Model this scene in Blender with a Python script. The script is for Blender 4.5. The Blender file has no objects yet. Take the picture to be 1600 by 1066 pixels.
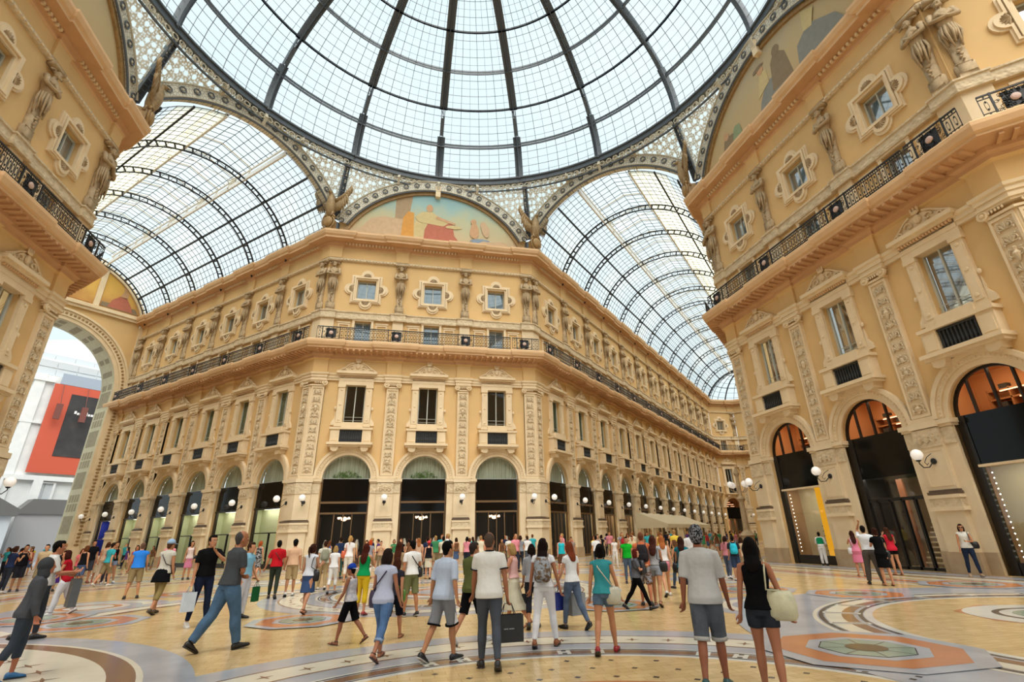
import bpy, math, random
from math import sin, cos, pi, radians as R, hypot, sqrt, atan2
from mathutils import Vector, Matrix, Euler
SC = bpy.context.scene
COL = SC.collection
D, H = 19.13, 8.44          # octagon: distance centre -> diagonal facade, half facade width
S2 = sqrt(.5)

# ------------------------------------------------------------------ materials
MATS = {}
def nt(name):
    m = bpy.data.materials.new(name); m.use_nodes = True
    t = m.node_tree; t.nodes.clear()
    return m, t, t.nodes, t.links
def stone(name, col, col2=None, rough=.75, scale=1.5, bump=.3, bscale=14., fine=None, spec=.3, kind='noise', amt=.5, stretch=None):
    """principled surface with mottled colour and bump"""
    m, t, N, L = nt(name)
    out = N.new('ShaderNodeOutputMaterial'); b = N.new('ShaderNodeBsdfPrincipled')
    L.new(b.outputs[0], out.inputs[0])
    b.inputs['Roughness'].default_value = rough
    b.inputs['Specular IOR Level'].default_value = spec
    tc = N.new('ShaderNodeTexCoord'); src = tc.outputs['Object']
    if stretch:
        mp = N.new('ShaderNodeMapping'); mp.inputs['Scale'].default_value = stretch
        L.new(src, mp.inputs[0]); src = mp.outputs[0]
    if col2 is None: col2 = [c * .82 for c in col]
    n = N.new('ShaderNodeTexNoise'); n.inputs['Scale'].default_value = scale; n.inputs['Detail'].default_value = 6
    L.new(src, n.inputs['Vector'])
    cr = N.new('ShaderNodeValToRGB'); L.new(n.outputs[0], cr.inputs[0])
    cr.color_ramp.elements[0].position = .5 - amt / 2; cr.color_ramp.elements[1].position = .5 + amt / 2
    cr.color_ramp.elements[0].color = (*col2, 1); cr.color_ramp.elements[1].color = (*col, 1)
    L.new(cr.outputs[0], b.inputs['Base Color'])
    if bump:
        if kind == 'relief':
            v = N.new('ShaderNodeTexVoronoi'); v.inputs['Scale'].default_value = bscale; v.feature = 'SMOOTH_F1'
            L.new(src, v.inputs['Vector']); h = v.outputs['Distance']
        else:
            v = N.new('ShaderNodeTexNoise'); v.inputs['Scale'].default_value = bscale; v.inputs['Detail'].default_value = 4
            L.new(src, v.inputs['Vector']); h = v.outputs[0]
        bp = N.new('ShaderNodeBump'); bp.inputs['Strength'].default_value = bump; bp.inputs['Distance'].default_value = .05 if kind == 'relief' else .02
        L.new(h, bp.inputs['Height']); L.new(bp.outputs[0], b.inputs['Normal'])
    MATS[name] = m
    return m
def plain(name, col, rough=.6, metal=0, emit=None, es=0, spec=.5, coat=0):
    m, t, N, L = nt(name)
    out = N.new('ShaderNodeOutputMaterial'); b = N.new('ShaderNodeBsdfPrincipled'); L.new(b.outputs[0], out.inputs[0])
    b.inputs['Base Color'].default_value = (*col, 1); b.inputs['Roughness'].default_value = rough
    b.inputs['Metallic'].default_value = metal; b.inputs['Specular IOR Level'].default_value = spec
    b.inputs['Coat Weight'].default_value = coat
    if emit: b.inputs['Emission Color'].default_value = (*emit, 1); b.inputs['Emission Strength'].default_value = es
    MATS[name] = m
    return m
def glass(name, tint, gloss=.12, diff=0., dcol=(.8, .9, .95), rough=.03, noisy=None, bars=None):
    """thin pane: transparent + mirror + a little milky diffuse"""
    m, t, N, L = nt(name)
    out = N.new('ShaderNodeOutputMaterial')
    tr = N.new('ShaderNodeBsdfTransparent'); tr.inputs[0].default_value = (*tint, 1)
    gl = N.new('ShaderNodeBsdfGlossy'); gl.inputs['Roughness'].default_value = rough; gl.inputs[0].default_value = (1, 1, 1, 1)
    mx = N.new('ShaderNodeMixShader')
    if gloss > 0:
        fr = N.new('ShaderNodeFresnel'); fr.inputs[0].default_value = 1.45
        mm = N.new('ShaderNodeMath'); mm.operation = 'MULTIPLY_ADD'; mm.inputs[1].default_value = .8; mm.inputs[2].default_value = gloss
        mm.use_clamp = True
        L.new(fr.outputs[0], mm.inputs[0]); L.new(mm.outputs[0], mx.inputs[0])
    else: mx.inputs[0].default_value = 0
    L.new(tr.outputs[0], mx.inputs[1]); L.new(gl.outputs[0], mx.inputs[2])
    last = mx
    if diff or noisy:
        tl = N.new('ShaderNodeBsdfTranslucent'); tl.inputs[0].default_value = (*dcol, 1)
        m2 = N.new('ShaderNodeMixShader'); m2.inputs[0].default_value = diff
        if noisy:
            tc = N.new('ShaderNodeTexCoord'); no = N.new('ShaderNodeTexNoise'); no.inputs['Scale'].default_value = noisy[0]
            L.new(tc.outputs['Object'], no.inputs['Vector'])
            cr = N.new('ShaderNodeValToRGB'); L.new(no.outputs[0], cr.inputs[0])
            cr.color_ramp.elements[0].position = noisy[1]; cr.color_ramp.elements[1].position = noisy[2]
            cr.color_ramp.elements[0].color = (diff, diff, diff, 1); cr.color_ramp.elements[1].color = (noisy[3],) * 3 + (1,)
            L.new(cr.outputs[0], m2.inputs[0])
        L.new(last.outputs[0], m2.inputs[1]); L.new(tl.outputs[0], m2.inputs[2]); last = m2
    L.new(last.outputs[0], out.inputs[0])
    MATS[name] = m
    return m

WALL = stone('ochre_plaster', (.74, .49, .225), (.61, .42, .20), .85, .3, .15, 30, amt=.45, spec=.15)
ORNST = stone('orange_underside_with_bounce', (.62, .37, .20), (.53, .31, .16), .8, 1.2, .2, 18, amt=.5, spec=.1)  # orange paint of the undersides, with warm bounced light put into the colour
CREAM = stone('cream_stone', (.80, .65, .44), (.70, .55, .35), .8, 1.2, .2, 25, amt=.5, spec=.15)
TRAV = stone('travertine_pier', (.80, .67, .47), (.66, .52, .33), .7, .9, .15, 20, amt=.55, spec=.25)
PLINTH = stone('brown_plinth_stone', (.50, .37, .23), (.38, .27, .16), .6, 1.5, .15, 25, amt=.5)
SOFFIT = stone('terracotta_cornice', (.74, .50, .29), (.64, .42, .23), .8, 1.2, .2, 18, amt=.5, spec=.15)
RELIEF = stone('carved_relief_stone', (.72, .59, .40), (.52, .42, .28), .8, 3., .9, 7., kind='relief', amt=.5, spec=.15)
STATUE = stone('statue_stone', (.52, .39, .235), (.34, .25, .15), .8, 4., .5, 22, amt=.5, spec=.15)
GREENST = stone('greenish_stone_border', (.62, .59, .43), (.52, .49, .34), .75, 2., .1, 20, spec=.15)
GILT = stone('old_gilt_plaster', (.40, .25, .10), (.26, .16, .065), .5, 5., .5, 25, amt=.5)
DARKLEDGE = stone('dark_stone_ledge', (.16, .11, .075), (.10, .07, .05), .5, 3., .1, 20)
IRON = plain('black_iron', (.018, .019, .021), .5, .3)
STEEL = plain('grey_painted_steel', (.085, .10, .115), .5, .1)
BEIGEST = plain('beige_painted_steel', (.55, .50, .38), .6, 0)
WHITEST = plain('white_painted_steel', (.75, .75, .72), .6, 0)
BLACKP = plain('black_gloss_panel', (.004, .004, .004), .08, 0, spec=.18)
BLACKF = plain('black_frame', (.01, .01, .01), .3, .2)
BRONZE = plain('bronze_frame', (.22, .14, .075), .35, .7)
WINFR = plain('pale_window_frame', (.50, .52, .46), .5)
SHUTTER = stone('green_shutter', (.10, .16, .10), (.07, .12, .08), .6, 3, 0)
BALCIRON = plain('slate_grille', (.035, .038, .04), .5, .3)
GLOBE = plain('milk_glass_globe', (.9, .88, .84), .25, 0, emit=(1, .96, .9), es=.25, coat=.5)
DOMEG = glass('dome_glass', (.97, .99, 1.), .0, .03, noisy=(.5, .62, .75, .10))
BARST = plain('light_grey_glazing_steel', (.17, .20, .22), .6, .1)
VAULTG = glass('vault_glass', (.95, .98, 1.), .0, .10, dcol=(.93, .90, .78), noisy=(.13, .5, .72, .45))
CREAMG = glass('cream_tinted_panes', (.96, .96, .88), .0, .42, dcol=(.97, .90, .66), noisy=(.22, .42, .6, .75))  # cream-tinted panes for the upper part of one vault side
WINDG = glass('window_glass', (.5, .55, .55), .30, 0)
SHOPG = glass('shop_glass', (.9, .92, .9), .0, 0)
DARKG = glass('dim_window_glass', (.5, .5, .48), .02, 0)
SHOWG = glass('show_window_glass', (.88, .9, .88), .03, 0)
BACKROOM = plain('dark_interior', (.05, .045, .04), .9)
CURTAIN = stone('pale_curtain', (.50, .52, .42), (.36, .38, .30), .9, 1, .0, 3, stretch=(14, 14, .3), amt=.2)

def lamp_emit(name, col, s):
    m, t, N, L = nt(name); out = N.new('ShaderNodeOutputMaterial'); e = N.new('ShaderNodeEmission')
    e.inputs[0].default_value = (*col, 1); e.inputs[1].default_value = s; L.new(e.outputs[0], out.inputs[0]); MATS[name] = m
    return m
SHOPLIT = lamp_emit('lit_shelf_strip', (1., .55, .30), 3.0)
CHAND = lamp_emit('chandelier_glow', (1., .62, .40), 3.5)
PANEL = lamp_emit('added_room_light_panel', (1., .93, .78), 7.)  # glowing panel added to light the shop rooms
PANELW = lamp_emit('added_warm_light_panel', (1., .72, .45), 9.)  # warm glowing panel added to light the upper shop rooms
CREAMLIT = plain('cream_shop_wall', (.62, .56, .36), .8)
GREENLIT = plain('pale_green_display_wall', (.55, .60, .40), .8)
BULB = lamp_emit('small_bulb', (1, .95, .8), 6)

def pendmat():
    m, t, N, L = nt('pierced_glass_ironwork')
    out = N.new('ShaderNodeOutputMaterial'); uv = N.new('ShaderNodeUVMap'); uv.uv_map = 'UVMap'
    v = N.new('ShaderNodeTexVoronoi'); v.voronoi_dimensions = '2D'; v.inputs['Scale'].default_value = 1.9; v.inputs['Randomness'].default_value = .45
    v2 = N.new('ShaderNodeTexVoronoi'); v2.voronoi_dimensions = '2D'; v2.inputs['Scale'].default_value = 5.5; v2.inputs['Randomness'].default_value = .6
    for q in (v, v2): L.new(uv.outputs[0], q.inputs['Vector'])
    a = N.new('ShaderNodeMath'); a.operation = 'LESS_THAN'; a.inputs[1].default_value = .30; L.new(v.outputs['Distance'], a.inputs[0])
    b = N.new('ShaderNodeMath'); b.operation = 'LESS_THAN'; b.inputs[1].default_value = .33; L.new(v2.outputs['Distance'], b.inputs[0])
    mx = N.new('ShaderNodeMath'); mx.operation = 'MULTIPLY'; mx.inputs[1].default_value = .55; L.new(b.outputs[0], mx.inputs[0])
    m2 = N.new('ShaderNodeMath'); m2.operation = 'MAXIMUM'; L.new(a.outputs[0], m2.inputs[0]); L.new(mx.outputs[0], m2.inputs[1])
    df = N.new('ShaderNodeBsdfDiffuse'); df.inputs[0].default_value = (.80, .78, .68, 1)
    tr = N.new('ShaderNodeBsdfTransparent'); tr.inputs[0].default_value = (.92, .95, .9, 1)
    ms = N.new('ShaderNodeMixShader'); L.new(m2.outputs[0], ms.inputs[0]); L.new(df.outputs[0], ms.inputs[1]); L.new(tr.outputs[0], ms.inputs[2])
    L.new(ms.outputs[0], out.inputs[0])
    return m
PEND = pendmat()
def bandmat():
    m, t, N, L = nt('arabesque_band')
    out = N.new('ShaderNodeOutputMaterial'); uv = N.new('ShaderNodeUVMap'); uv.uv_map = 'UVMap'
    v = N.new('ShaderNodeTexVoronoi'); v.voronoi_dimensions = '2D'; v.inputs['Scale'].default_value = 4.5; v.inputs['Randomness'].default_value = .85; v.feature = 'DISTANCE_TO_EDGE'
    L.new(uv.outputs[0], v.inputs['Vector'])
    cr = N.new('ShaderNodeValToRGB'); cr.color_ramp.interpolation = 'CONSTANT'
    cr.color_ramp.elements[0].color = (.26, .25, .21, 1); cr.color_ramp.elements[1].position = .07; cr.color_ramp.elements[1].color = (.66, .62, .50, 1)
    L.new(v.outputs['Distance'], cr.inputs[0])
    b = N.new('ShaderNodeBsdfPrincipled'); b.inputs['Roughness'].default_value = .7; L.new(cr.outputs[0], b.inputs['Base Color']); L.new(b.outputs[0], out.inputs[0])
    return m
BAND = bandmat()

# ------------------------------------------------------------------ mesh builder
class MB:
    def __init__(s): s.v = []; s.f = []; s.m = []; s.uv = None
    def add(s, vs, fs, mi=0):
        o = len(s.v); s.v += [tuple(v) for v in vs]
        for f in fs: s.f.append(tuple(i + o for i in f)); s.m.append(mi)
        return s
    def box(s, x0, x1, y0, y1, z0, z1, mi=0):
        vs = [(x, y, z) for z in (z0, z1) for y in (y0, y1) for x in (x0, x1)]
        return s.add(vs, [(0, 2, 3, 1), (4, 5, 7, 6), (0, 1, 5, 4), (2, 6, 7, 3), (0, 4, 6, 2), (1, 3, 7, 5)], mi)
    def prism(s, poly, y0, y1, mi=0):      # poly in xz, extruded along y
        n = len(poly); vs = [(x, y0, z) for x, z in poly] + [(x, y1, z) for x, z in poly]
        fs = [tuple(range(n)), tuple(range(2 * n - 1, n - 1, -1))] + [(i, (i + 1) % n, n + (i + 1) % n, n + i) for i in range(n)]
        return s.add(vs, fs, mi)
    def prismz(s, poly, z0, z1, mi=0):
        n = len(poly); vs = [(x, y, z0) for x, y in poly] + [(x, y, z1) for x, y in poly]
        fs = [tuple(range(n)), tuple(range(2 * n - 1, n - 1, -1))] + [(i, (i + 1) % n, n + (i + 1) % n, n + i) for i in range(n)]
        return s.add(vs, fs, mi)
    def ring(s, outer, inner, y0, y1, mi=0, closed=True):   # frame between 2 outlines (xz)
        n = len(outer); vs = [(x, y, z) for y in (y0, y1) for P in (outer, inner) for x, z in P]; fs = []
        for i in range(n if closed else n - 1):
            j = (i + 1) % n
            fs += [(i, j, n + j, n + i), (2 * n + i, 3 * n + i, 3 * n + j, 2 * n + j), (i, 2 * n + i, 2 * n + j, j), (n + i, n + j, 3 * n + j, 3 * n + i)]
        return s.add(vs, fs, mi)
    def lathe(s, prof, n=12, c=(0, 0, 0), axis='z', mi=0):
        vs = []; fs = []
        for r, z in prof:
            for i in range(n):
                a = 2 * pi * i / n; p = (r * cos(a), r * sin(a), z)
                if axis == 'y': p = (p[0], z, p[1])
                if axis == 'x': p = (z, p[0], p[1])
                vs.append((p[0] + c[0], p[1] + c[1], p[2] + c[2]))
        for k in range(len(prof) - 1):
            for i in range(n): j = (i + 1) % n; fs.append((k * n + i, k * n + j, (k + 1) * n + j, (k + 1) * n + i))
        fs.append(tuple(range(n))); fs.append(tuple((len(prof) - 1) * n + i for i in range(n - 1, -1, -1)))
        return s.add(vs, fs, mi)
    def ell(s, c, r, n=10, m=6, rot=None, mi=0):
        prof = [(max(sin(pi * k / m), .02), -cos(pi * k / m)) for k in range(m + 1)]
        o = len(s.v); s.lathe(prof, n, mi=mi)
        M = rot if rot is not None else Matrix.Identity(3)
        for i in range(o, len(s.v)):
            q = M @ Vector((s.v[i][0] * r[0], s.v[i][1] * r[1], s.v[i][2] * r[2])); s.v[i] = (q[0] + c[0], q[1] + c[1], q[2] + c[2])
        return s
    def tube(s, pts, r, n=6, mi=0, cap=True, closed=False):
        pts = [Vector(p) for p in pts]; rs = r if isinstance(r, (list, tuple)) else [r] * len(pts)
        vs = []; fs = []; up = None; K = len(pts)
        for k, p in enumerate(pts):
            a = pts[(k - 1) % K if closed else max(k - 1, 0)]; b = pts[(k + 1) % K if closed else min(k + 1, K - 1)]
            t = (b - a).normalized() if (b - a).length > 1e-9 else Vector((0, 0, 1))
            if up is None or abs(up.dot(t)) > .99: up = t.orthogonal()
            x = (up - t * up.dot(t)).normalized(); y = t.cross(x); up = x
            for i in range(n):
                g = 2 * pi * (i + .5) / n; q = p + (x * cos(g) + y * sin(g)) * rs[k]; vs.append(tuple(q))
        for k in range(K if closed else K - 1):
            k2 = (k + 1) % K
            for i in range(n): j = (i + 1) % n; fs.append((k * n + i, k * n + j, k2 * n + j, k2 * n + i))
        if cap and not closed: fs.append(tuple(range(n - 1, -1, -1))); fs.append(tuple((K - 1) * n + i for i in range(n)))
        return s.add(vs, fs, mi)
    def bar(s, a, b, w, d=None, mi=0, up=(0, 0, 1)):
        a = Vector(a); b = Vector(b); t = (b - a).normalized(); up = Vector(up)
        if abs(t.dot(up)) > .98: up = Vector((1, 0, 0)) if abs(t.x) < .9 else Vector((0, 1, 0))
        x = t.cross(up).normalized(); y = x.cross(t); d = d or w
        vs = [p + x * (w / 2 * i) + y * (d / 2 * j) for p in (a, b) for i, j in ((-1, -1), (1, -1), (1, 1), (-1, 1))]
        return s.add(vs, [(0, 1, 2, 3), (7, 6, 5, 4), (0, 4, 5, 1), (1, 5, 6, 2), (2, 6, 7, 3), (3, 7, 4, 0)], mi)
    def merge(s, o, M=None, dm=0):
        n = len(s.v); s.v += [tuple(M @ Vector(v)) for v in o.v] if M else o.v
        for f, m in zip(o.f, o.m): s.f.append(tuple(i + n for i in f)); s.m.append(m + dm)
        return s
    def mesh(s, name, mats, smooth=False):
        me = bpy.data.meshes.new(name); me.from_pydata(s.v, [], s.f)
        for m in (mats if isinstance(mats, (list, tuple)) else [mats]): me.materials.append(m)
        if any(s.m): me.polygons.foreach_set('material_index', s.m)
        if smooth: me.polygons.foreach_set('use_smooth', [True] * len(s.f))
        if s.uv:
            u = me.uv_layers.new(name='UVMap')
            for l in me.loops: u.data[l.index].uv = s.uv[l.vertex_index]
        me.update(); return me
def link(name, data, parent=None, loc=(0, 0, 0), rotz=0):
    o = bpy.data.objects.new(name, data); COL.objects.link(o)
    if parent: o.parent = parent
    o.location = loc; o.rotation_euler = (0, 0, rotz)
    return o
def tag(o, label=None, cat=None, group=None, kind=None):
    if label: o['label'] = label
    if cat: o['category'] = cat
    if group: o['group'] = group
    if kind: o['kind'] = kind
    return o
def thing(name, label, cat, loc=(0, 0, 0), rotz=0, group=None, kind=None):
    return tag(link(name, None, None, loc, rotz), label, cat, group, kind)
CACHE = {}
def part(name, key, fn, mats, parent, loc=(0, 0, 0), rotz=0, smooth=False):
    """mesh part; the mesh is made once per key and shared by every copy"""
    if key not in CACHE: CACHE[key] = fn().mesh(name, mats, smooth)
    return link(name, CACHE[key], parent, loc, rotz)
def struct(name, mb, mats, parent=None, loc=(0, 0, 0), rotz=0, smooth=False):
    o = link(name, mb.mesh(name, mats, smooth), parent, loc, rotz)
    if not parent: o['kind'] = 'structure'
    return o
ORD = 'first second third fourth fifth sixth seventh eighth ninth tenth eleventh twelfth thirteenth fourteenth'.split()

# ------------------------------------------------------------------ camera, light
cam = bpy.data.cameras.new('camera'); co = link('camera', cam)
F_, R_, U_ = Vector((.21246605, .89620642, .38945119)), Vector((.97487074, -.22171954, -.02162135)), Vector((-.06697174, -.38425837, .92079329))
Mx = Matrix((R_, U_, -F_)).transposed().to_4x4(); Mx.translation = Vector((-1.8907, -19.1556, 1.65)); co.matrix_world = Mx
cam.sensor_width = 36; cam.lens = 789.0 / 1600 * 36; cam.shift_x = -9.18 / 1600; cam.shift_y = -28.35 / 1600; cam.clip_start = .05; cam.clip_end = 500
SC.camera = co
SC.view_settings.view_transform = 'Standard'; SC.view_settings.look = 'None'; SC.view_settings.exposure = 0; SC.view_settings.gamma = 1
w = bpy.data.worlds.new('world'); SC.world = w; w.use_nodes = True; T = w.node_tree; T.nodes.clear()
wo = T.nodes.new('ShaderNodeOutputWorld'); bg = T.nodes.new('ShaderNodeBackground'); T.links.new(bg.outputs[0], wo.inputs[0])
tcw = T.nodes.new('ShaderNodeTexCoord'); nw = T.nodes.new('ShaderNodeTexNoise'); nw.inputs['Scale'].default_value = 2.2
crw = T.nodes.new('ShaderNodeValToRGB'); T.links.new(tcw.outputs['Generated'], nw.inputs['Vector']); T.links.new(nw.outputs[0], crw.inputs[0])
crw.color_ramp.elements[0].position = .35; crw.color_ramp.elements[0].color = (.76, .92, .98, 1)
crw.color_ramp.elements[1].position = .65; crw.color_ramp.elements[1].color = (.86, .97, 1., 1)
T.links.new(crw.outputs[0], bg.inputs[0]); bg.inputs[1].default_value = 1.06
def sun(name, st, ang, d, col):
    l = bpy.data.lights.new(name, 'SUN'); l.energy = st; l.angle = R(ang); l.color = col
    o = link(name, l); o.rotation_euler = Vector(d).to_track_quat('-Z', 'Y').to_euler(); return o
sun('hazy_sun', 5.7, 60, (-.04, .62, -1.), (1, .95, .86))
# ------------------------------------------------------------------ building shells
ZS, RA = 5.61, 1.634
def arc(r, zc, n=16, c=0., a0=0, a1=180):
    return [(c + r * cos(R(a0 + (a1 - a0) * k / n)), zc + r * sin(R(a0 + (a1 - a0) * k / n))) for k in range(n + 1)]
def wall_mesh(u0, u1, bays, ztop=24.0, yw=.1, dep=.45, upper=True):
    """plaster wall with arched shop openings and the three tiers of windows"""
    mb = MB(); holes = []
    for c in bays:
        holes += [(c - RA, c + RA, 0, ZS + RA), (c - .72, c + .72, 9.55, 12.48), (c - .62, c + .62, 15.7, 17.5), (c - .735, c + .735, 19.45, 21.13)]
    us = sorted({u0, u1} | {h[i] for h in holes for i in (0, 1)}); zs = sorted({0, ztop} | {h[i] for h in holes for i in (2, 3)})
    for i in range(len(us) - 1):
        z0 = None
        for j in range(len(zs) - 1):
            uc, zc = (us[i] + us[i + 1]) / 2, (zs[j] + zs[j + 1]) / 2
            inh = any(h[0] < uc < h[1] and h[2] < zc < h[3] for h in holes)
            if not inh: mb.add([(us[i], yw, zs[j]), (us[i + 1], yw, zs[j]), (us[i + 1], yw, zs[j + 1]), (us[i], yw, zs[j + 1])], [(0, 1, 2, 3)])
    for h in holes:
        a, b, z0, z1 = h
        if z0 > 0:
            mb.add([(a, yw, z0), (b, yw, z0), (b, yw, z1), (a, yw, z1), (a, yw + dep, z0), (b, yw + dep, z0), (b, yw + dep, z1), (a, yw + dep, z1)],
                   [(0, 1, 5, 4), (1, 2, 6, 5), (2, 3, 7, 6), (3, 0, 4, 7)])
        else:
            c = (a + b) / 2; P = arc(RA, ZS, 20, c)
            for k in range(20):
                (xa, za), (xb, zb) = P[k], P[k + 1]
                mb.add([(xa, yw, za), (xb, yw, zb), (xb, yw, z1), (xa, yw, z1)], [(0, 1, 2, 3)])
                mb.add([(xa, yw, za), (xb, yw, zb), (xb, yw + dep, zb), (xa, yw + dep, za)], [(0, 1, 2, 3)])
            for q in (a, b): mb.add([(q, yw, 0), (q, yw, ZS), (q, yw + dep, ZS), (q, yw + dep, 0)], [(0, 1, 2, 3)])
    return mb
def miterpath(pts, bumps, e):
    """pts: base corners (xy). outward = right of travel. bumps: arclength intervals pushed out by e"""
    P = [Vector(p) for p in pts]; n = len(P); dirs = [(P[i + 1] - P[i]).normalized() for i in range(n - 1)]
    nor = [Vector((d.y, -d.x)) for d in dirs]; s = [0]
    for i in range(n - 1): s.append(s[-1] + (P[i + 1] - P[i]).length)
    ev = []
    for i in range(n): ev.append((s[i], 1, i))
    for a, b in bumps: ev += [(a, 0, 'a'), (b, 2, 'b')]
    ev.sort(key=lambda q: (q[0], q[1])); out = []; inb = False
    for sv, _, k in ev:
        if k in ('a', 'b'):
            i = max(j for j in range(n - 1) if s[j] <= sv + 1e-6); p = P[i] + dirs[i] * (sv - s[i])
            o0, o1 = (0, e) if k == 'a' else (e, 0)
            out += [p + nor[i] * o0, p + nor[i] * o1]; inb = k == 'a'
        else:
            a = nor[k - 1] if k > 0 else nor[0]; b = nor[k] if k < n - 1 else nor[-1]
            m = (a + b); m = m / m.dot(a) if m.length > 1e-6 else a
            out.append(P[k] + m * (e if inb else 0))
    return out
def sweep(path, prof, mis=None):
    mb = MB(); mi = 0; n = len(path); vs = []
    for k, p in enumerate(path):
        d0 = (path[k] - path[k - 1]).normalized() if k > 0 else (path[1] - path[0]).normalized()
        d1 = (path[k + 1] - path[k]).normalized() if k < n - 1 else d0
        a = Vector((d0.y, -d0.x)); b = Vector((d1.y, -d1.x)); m = a + b; m = m / m.dot(a)
        for o, z in prof: q = p + m * o; vs.append((q.x, q.y, z))
    K = len(prof); fs = [(k * K + i, k * K + i + 1, (k + 1) * K + i + 1, (k + 1) * K + i) for k in range(n - 1) for i in range(K - 1)]
    fs += [tuple(range(K)), tuple((n - 1) * K + i for i in range(K - 1, -1, -1))]
    mb.add(vs, fs, mi)
    if mis:
        for k in range(n - 1):
            for i in range(K - 1): mb.m[k * (K - 1) + i] = mis.get(i, 0)
    return mb

LB, RB = 5.0312, 5.0312
FR = dict(  # local frames: origin, rotation, bay centres, pilaster positions
    front=((0, D), 0, [-5.33, 0, 5.33], [-2.665, 2.665], -H, H),
    right=((D, 0), -90, [-5.33, 0, 5.33], [-2.665, 2.665], -H, H),
    left=((-D, 0), 90, [-5.33, 0, 5.33], [-2.665, 2.665], -H, H),
    larm=((-H, D), -45, [-(3.36 + LB * i) for i in range(6)], [-(3.36 + LB * (i + .5)) for i in range(6)], -31.6, 0),
    rarm=((H, D), 45, [3.61 + RB * i for i in range(13)], [3.61 + RB * (i + .5) for i in range(13)], 0, 66.6),
    near=((D, -H), -45, [3.36, 3.36 + LB], [3.36 + LB * .5, 3.36 + LB * 1.5], 0, 12.0))
def frame_pt(k, u, out=0, z=0):
    (ox, oy), r = FR[k][0], R(FR[k][1]); return Vector((ox + u * cos(r) + out * sin(r), oy + u * sin(r) - out * cos(r), z))
WN = {'front': 'front', 'right': 'right', 'left': 'left', 'larm': 'left_gallery', 'rarm': 'right_gallery', 'near': 'near_right_gallery'}
for k, (o, r, bays, pil, u0, u1) in FR.items():
    struct('wall_' + WN[k], wall_mesh(u0, u1, bays), WALL, None, (o[0], o[1], 0), R(r))
# plain flank walls of the galleries (seen only in reflections)
E1 = Vector((H, D)) + Vector((S2, S2)) * 66.6; E2 = E1 + Vector((5.4, 0)); E3 = E2 + Vector((S2, -S2)) * 12
struct('wall_right_gallery_flank', MB().add([(D + .1, H, 0), (D + .1 + 49, H + 49, 0), (D + .1 + 49, H + 49, 24), (D + .1, H, 24)], [(0, 1, 2, 3)]), WALL)
struct('wall_left_gallery_flank', MB().add([(-D - .1, H, 0), (-D - .1 - 22.3, H + 22.3, 0), (-D - .1 - 22.3, H + 22.3, 24), (-D - .1, H, 24)], [(0, 1, 2, 3)]), WALL)
struct('wall_near_left', MB().add([(-D - .1, -H, 0), (-D - 9, -H - 9, 0), (-D - 9, -H - 9, 24), (-D - .1, -H, 24)], [(0, 1, 2, 3)]), WALL)

struct('wall_near', wall_mesh(-H, H, [-5.33, 0, 5.33]), WALL, None, (0, -D - .7, 0), R(180))
struct('wall_near_left_return', MB().add([(-H, -D - .7, 0), (-H - 9, -D - 9.7, 0), (-H - 9, -D - 9.7, 24), (-H, -D - .7, 24)], [(0, 1, 2, 3)]), WALL)
struct('wall_near_right_return', MB().add([(H, -D - .7, 0), (H + 9, -D - 9.7, 0), (H + 9, -D - 9.7, 24), (H, -D - .7, 24)], [(0, 1, 2, 3)]), WALL)
struct('trim_9_near_cornices', MB().box(-H, H, -D - .8, -D + .3, 14.8, 15.4).box(-H, H, -D - .8, -D + .2, 24.3, 25), SOFFIT)
# continuous mouldings of the three blocks
LE = Vector((-H, D)) + Vector((-S2, S2)) * 31.6
paths = {}
def fr_path():
    pts = [LE, (-H, D), (H, D), E1, E2, E3]; L0 = 31.6; b = []
    for u in FR['larm'][3]: b.append((L0 + u - .55, L0 + u + .55))
    b.append((L0 - .95, L0 + .95))
    for u in FR['front'][3]: b.append((L0 + H + u - .55, L0 + H + u + .55))
    b.append((L0 + 2 * H - .95, L0 + 2 * H + .95))
    for u in FR['rarm'][3][:-1]: b.append((L0 + 2 * H + u - .55, L0 + 2 * H + u + .55))
    b.append((L0 + 2 * H + 66.6 + 4.0, L0 + 2 * H + 66.6 + 5.4 + .6))
    return pts, sorted([(max(a, .05), c) for a, c in b])
paths['front'] = fr_path()
q0 = Vector((D, H)) + Vector((S2, S2)) * 14; q1 = Vector((D, -H)) + Vector((S2, -S2)) * 12
paths['right'] = ([q0, (D, H), (D, -H), q1], [(14 - .95, 14 + .95)] + [(14 + H + u - .55, 14 + H + u + .55) for u in (-2.665, 2.665)] + [(14 + 2 * H - .95, 14 + 2 * H + .95)] + [(14 + 2 * H + u - .55, 14 + 2 * H + u + .55) for u in FR['near'][3][:1]])
q2 = Vector((-D, -H)) + Vector((-S2, -S2)) * 6; q3 = Vector((-D, H)) + Vector((-S2, S2)) * 12
paths['left'] = ([q2, (-D, -H), (-D, H), q3], [(6 - .95, 6 + .95)] + [(6 + H + u - .55, 6 + H + u + .55) for u in (-2.665, 2.665)] + [(6 + 2 * H - .95, 6 + 2 * H + .95)])
ENT = [(-.1, 12.62), (.05, 12.62), (.05, 12.8), (.1, 12.8), (.1, 12.98), (.17, 13.02), (.19, 13.15), (-.1, 13.17)]
SLAB = [(-.1, 13.16), (0, 13.16), (0, 14.15), (.14, 14.25), (.14, 14.4), (.3, 14.5), (.3, 14.72), (1.0, 14.8), (1.0, 14.92), (1.12, 14.98), (1.2, 15.2), (1.2, 15.36), (1.12, 15.44), (-.1, 15.46)]
MEZ = [(-.1, 15.45), (.05, 15.45), (.05, 15.62), (-.02, 15.66), (-.02, 15.7), (-.1, 15.7)]
FRZ = [(-.1, 17.6), (.1, 17.6), (.12, 17.72), (.06, 17.76), (.06, 18.12), (.12, 18.16), (.12, 18.24), (-.1, 18.26)]
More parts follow.
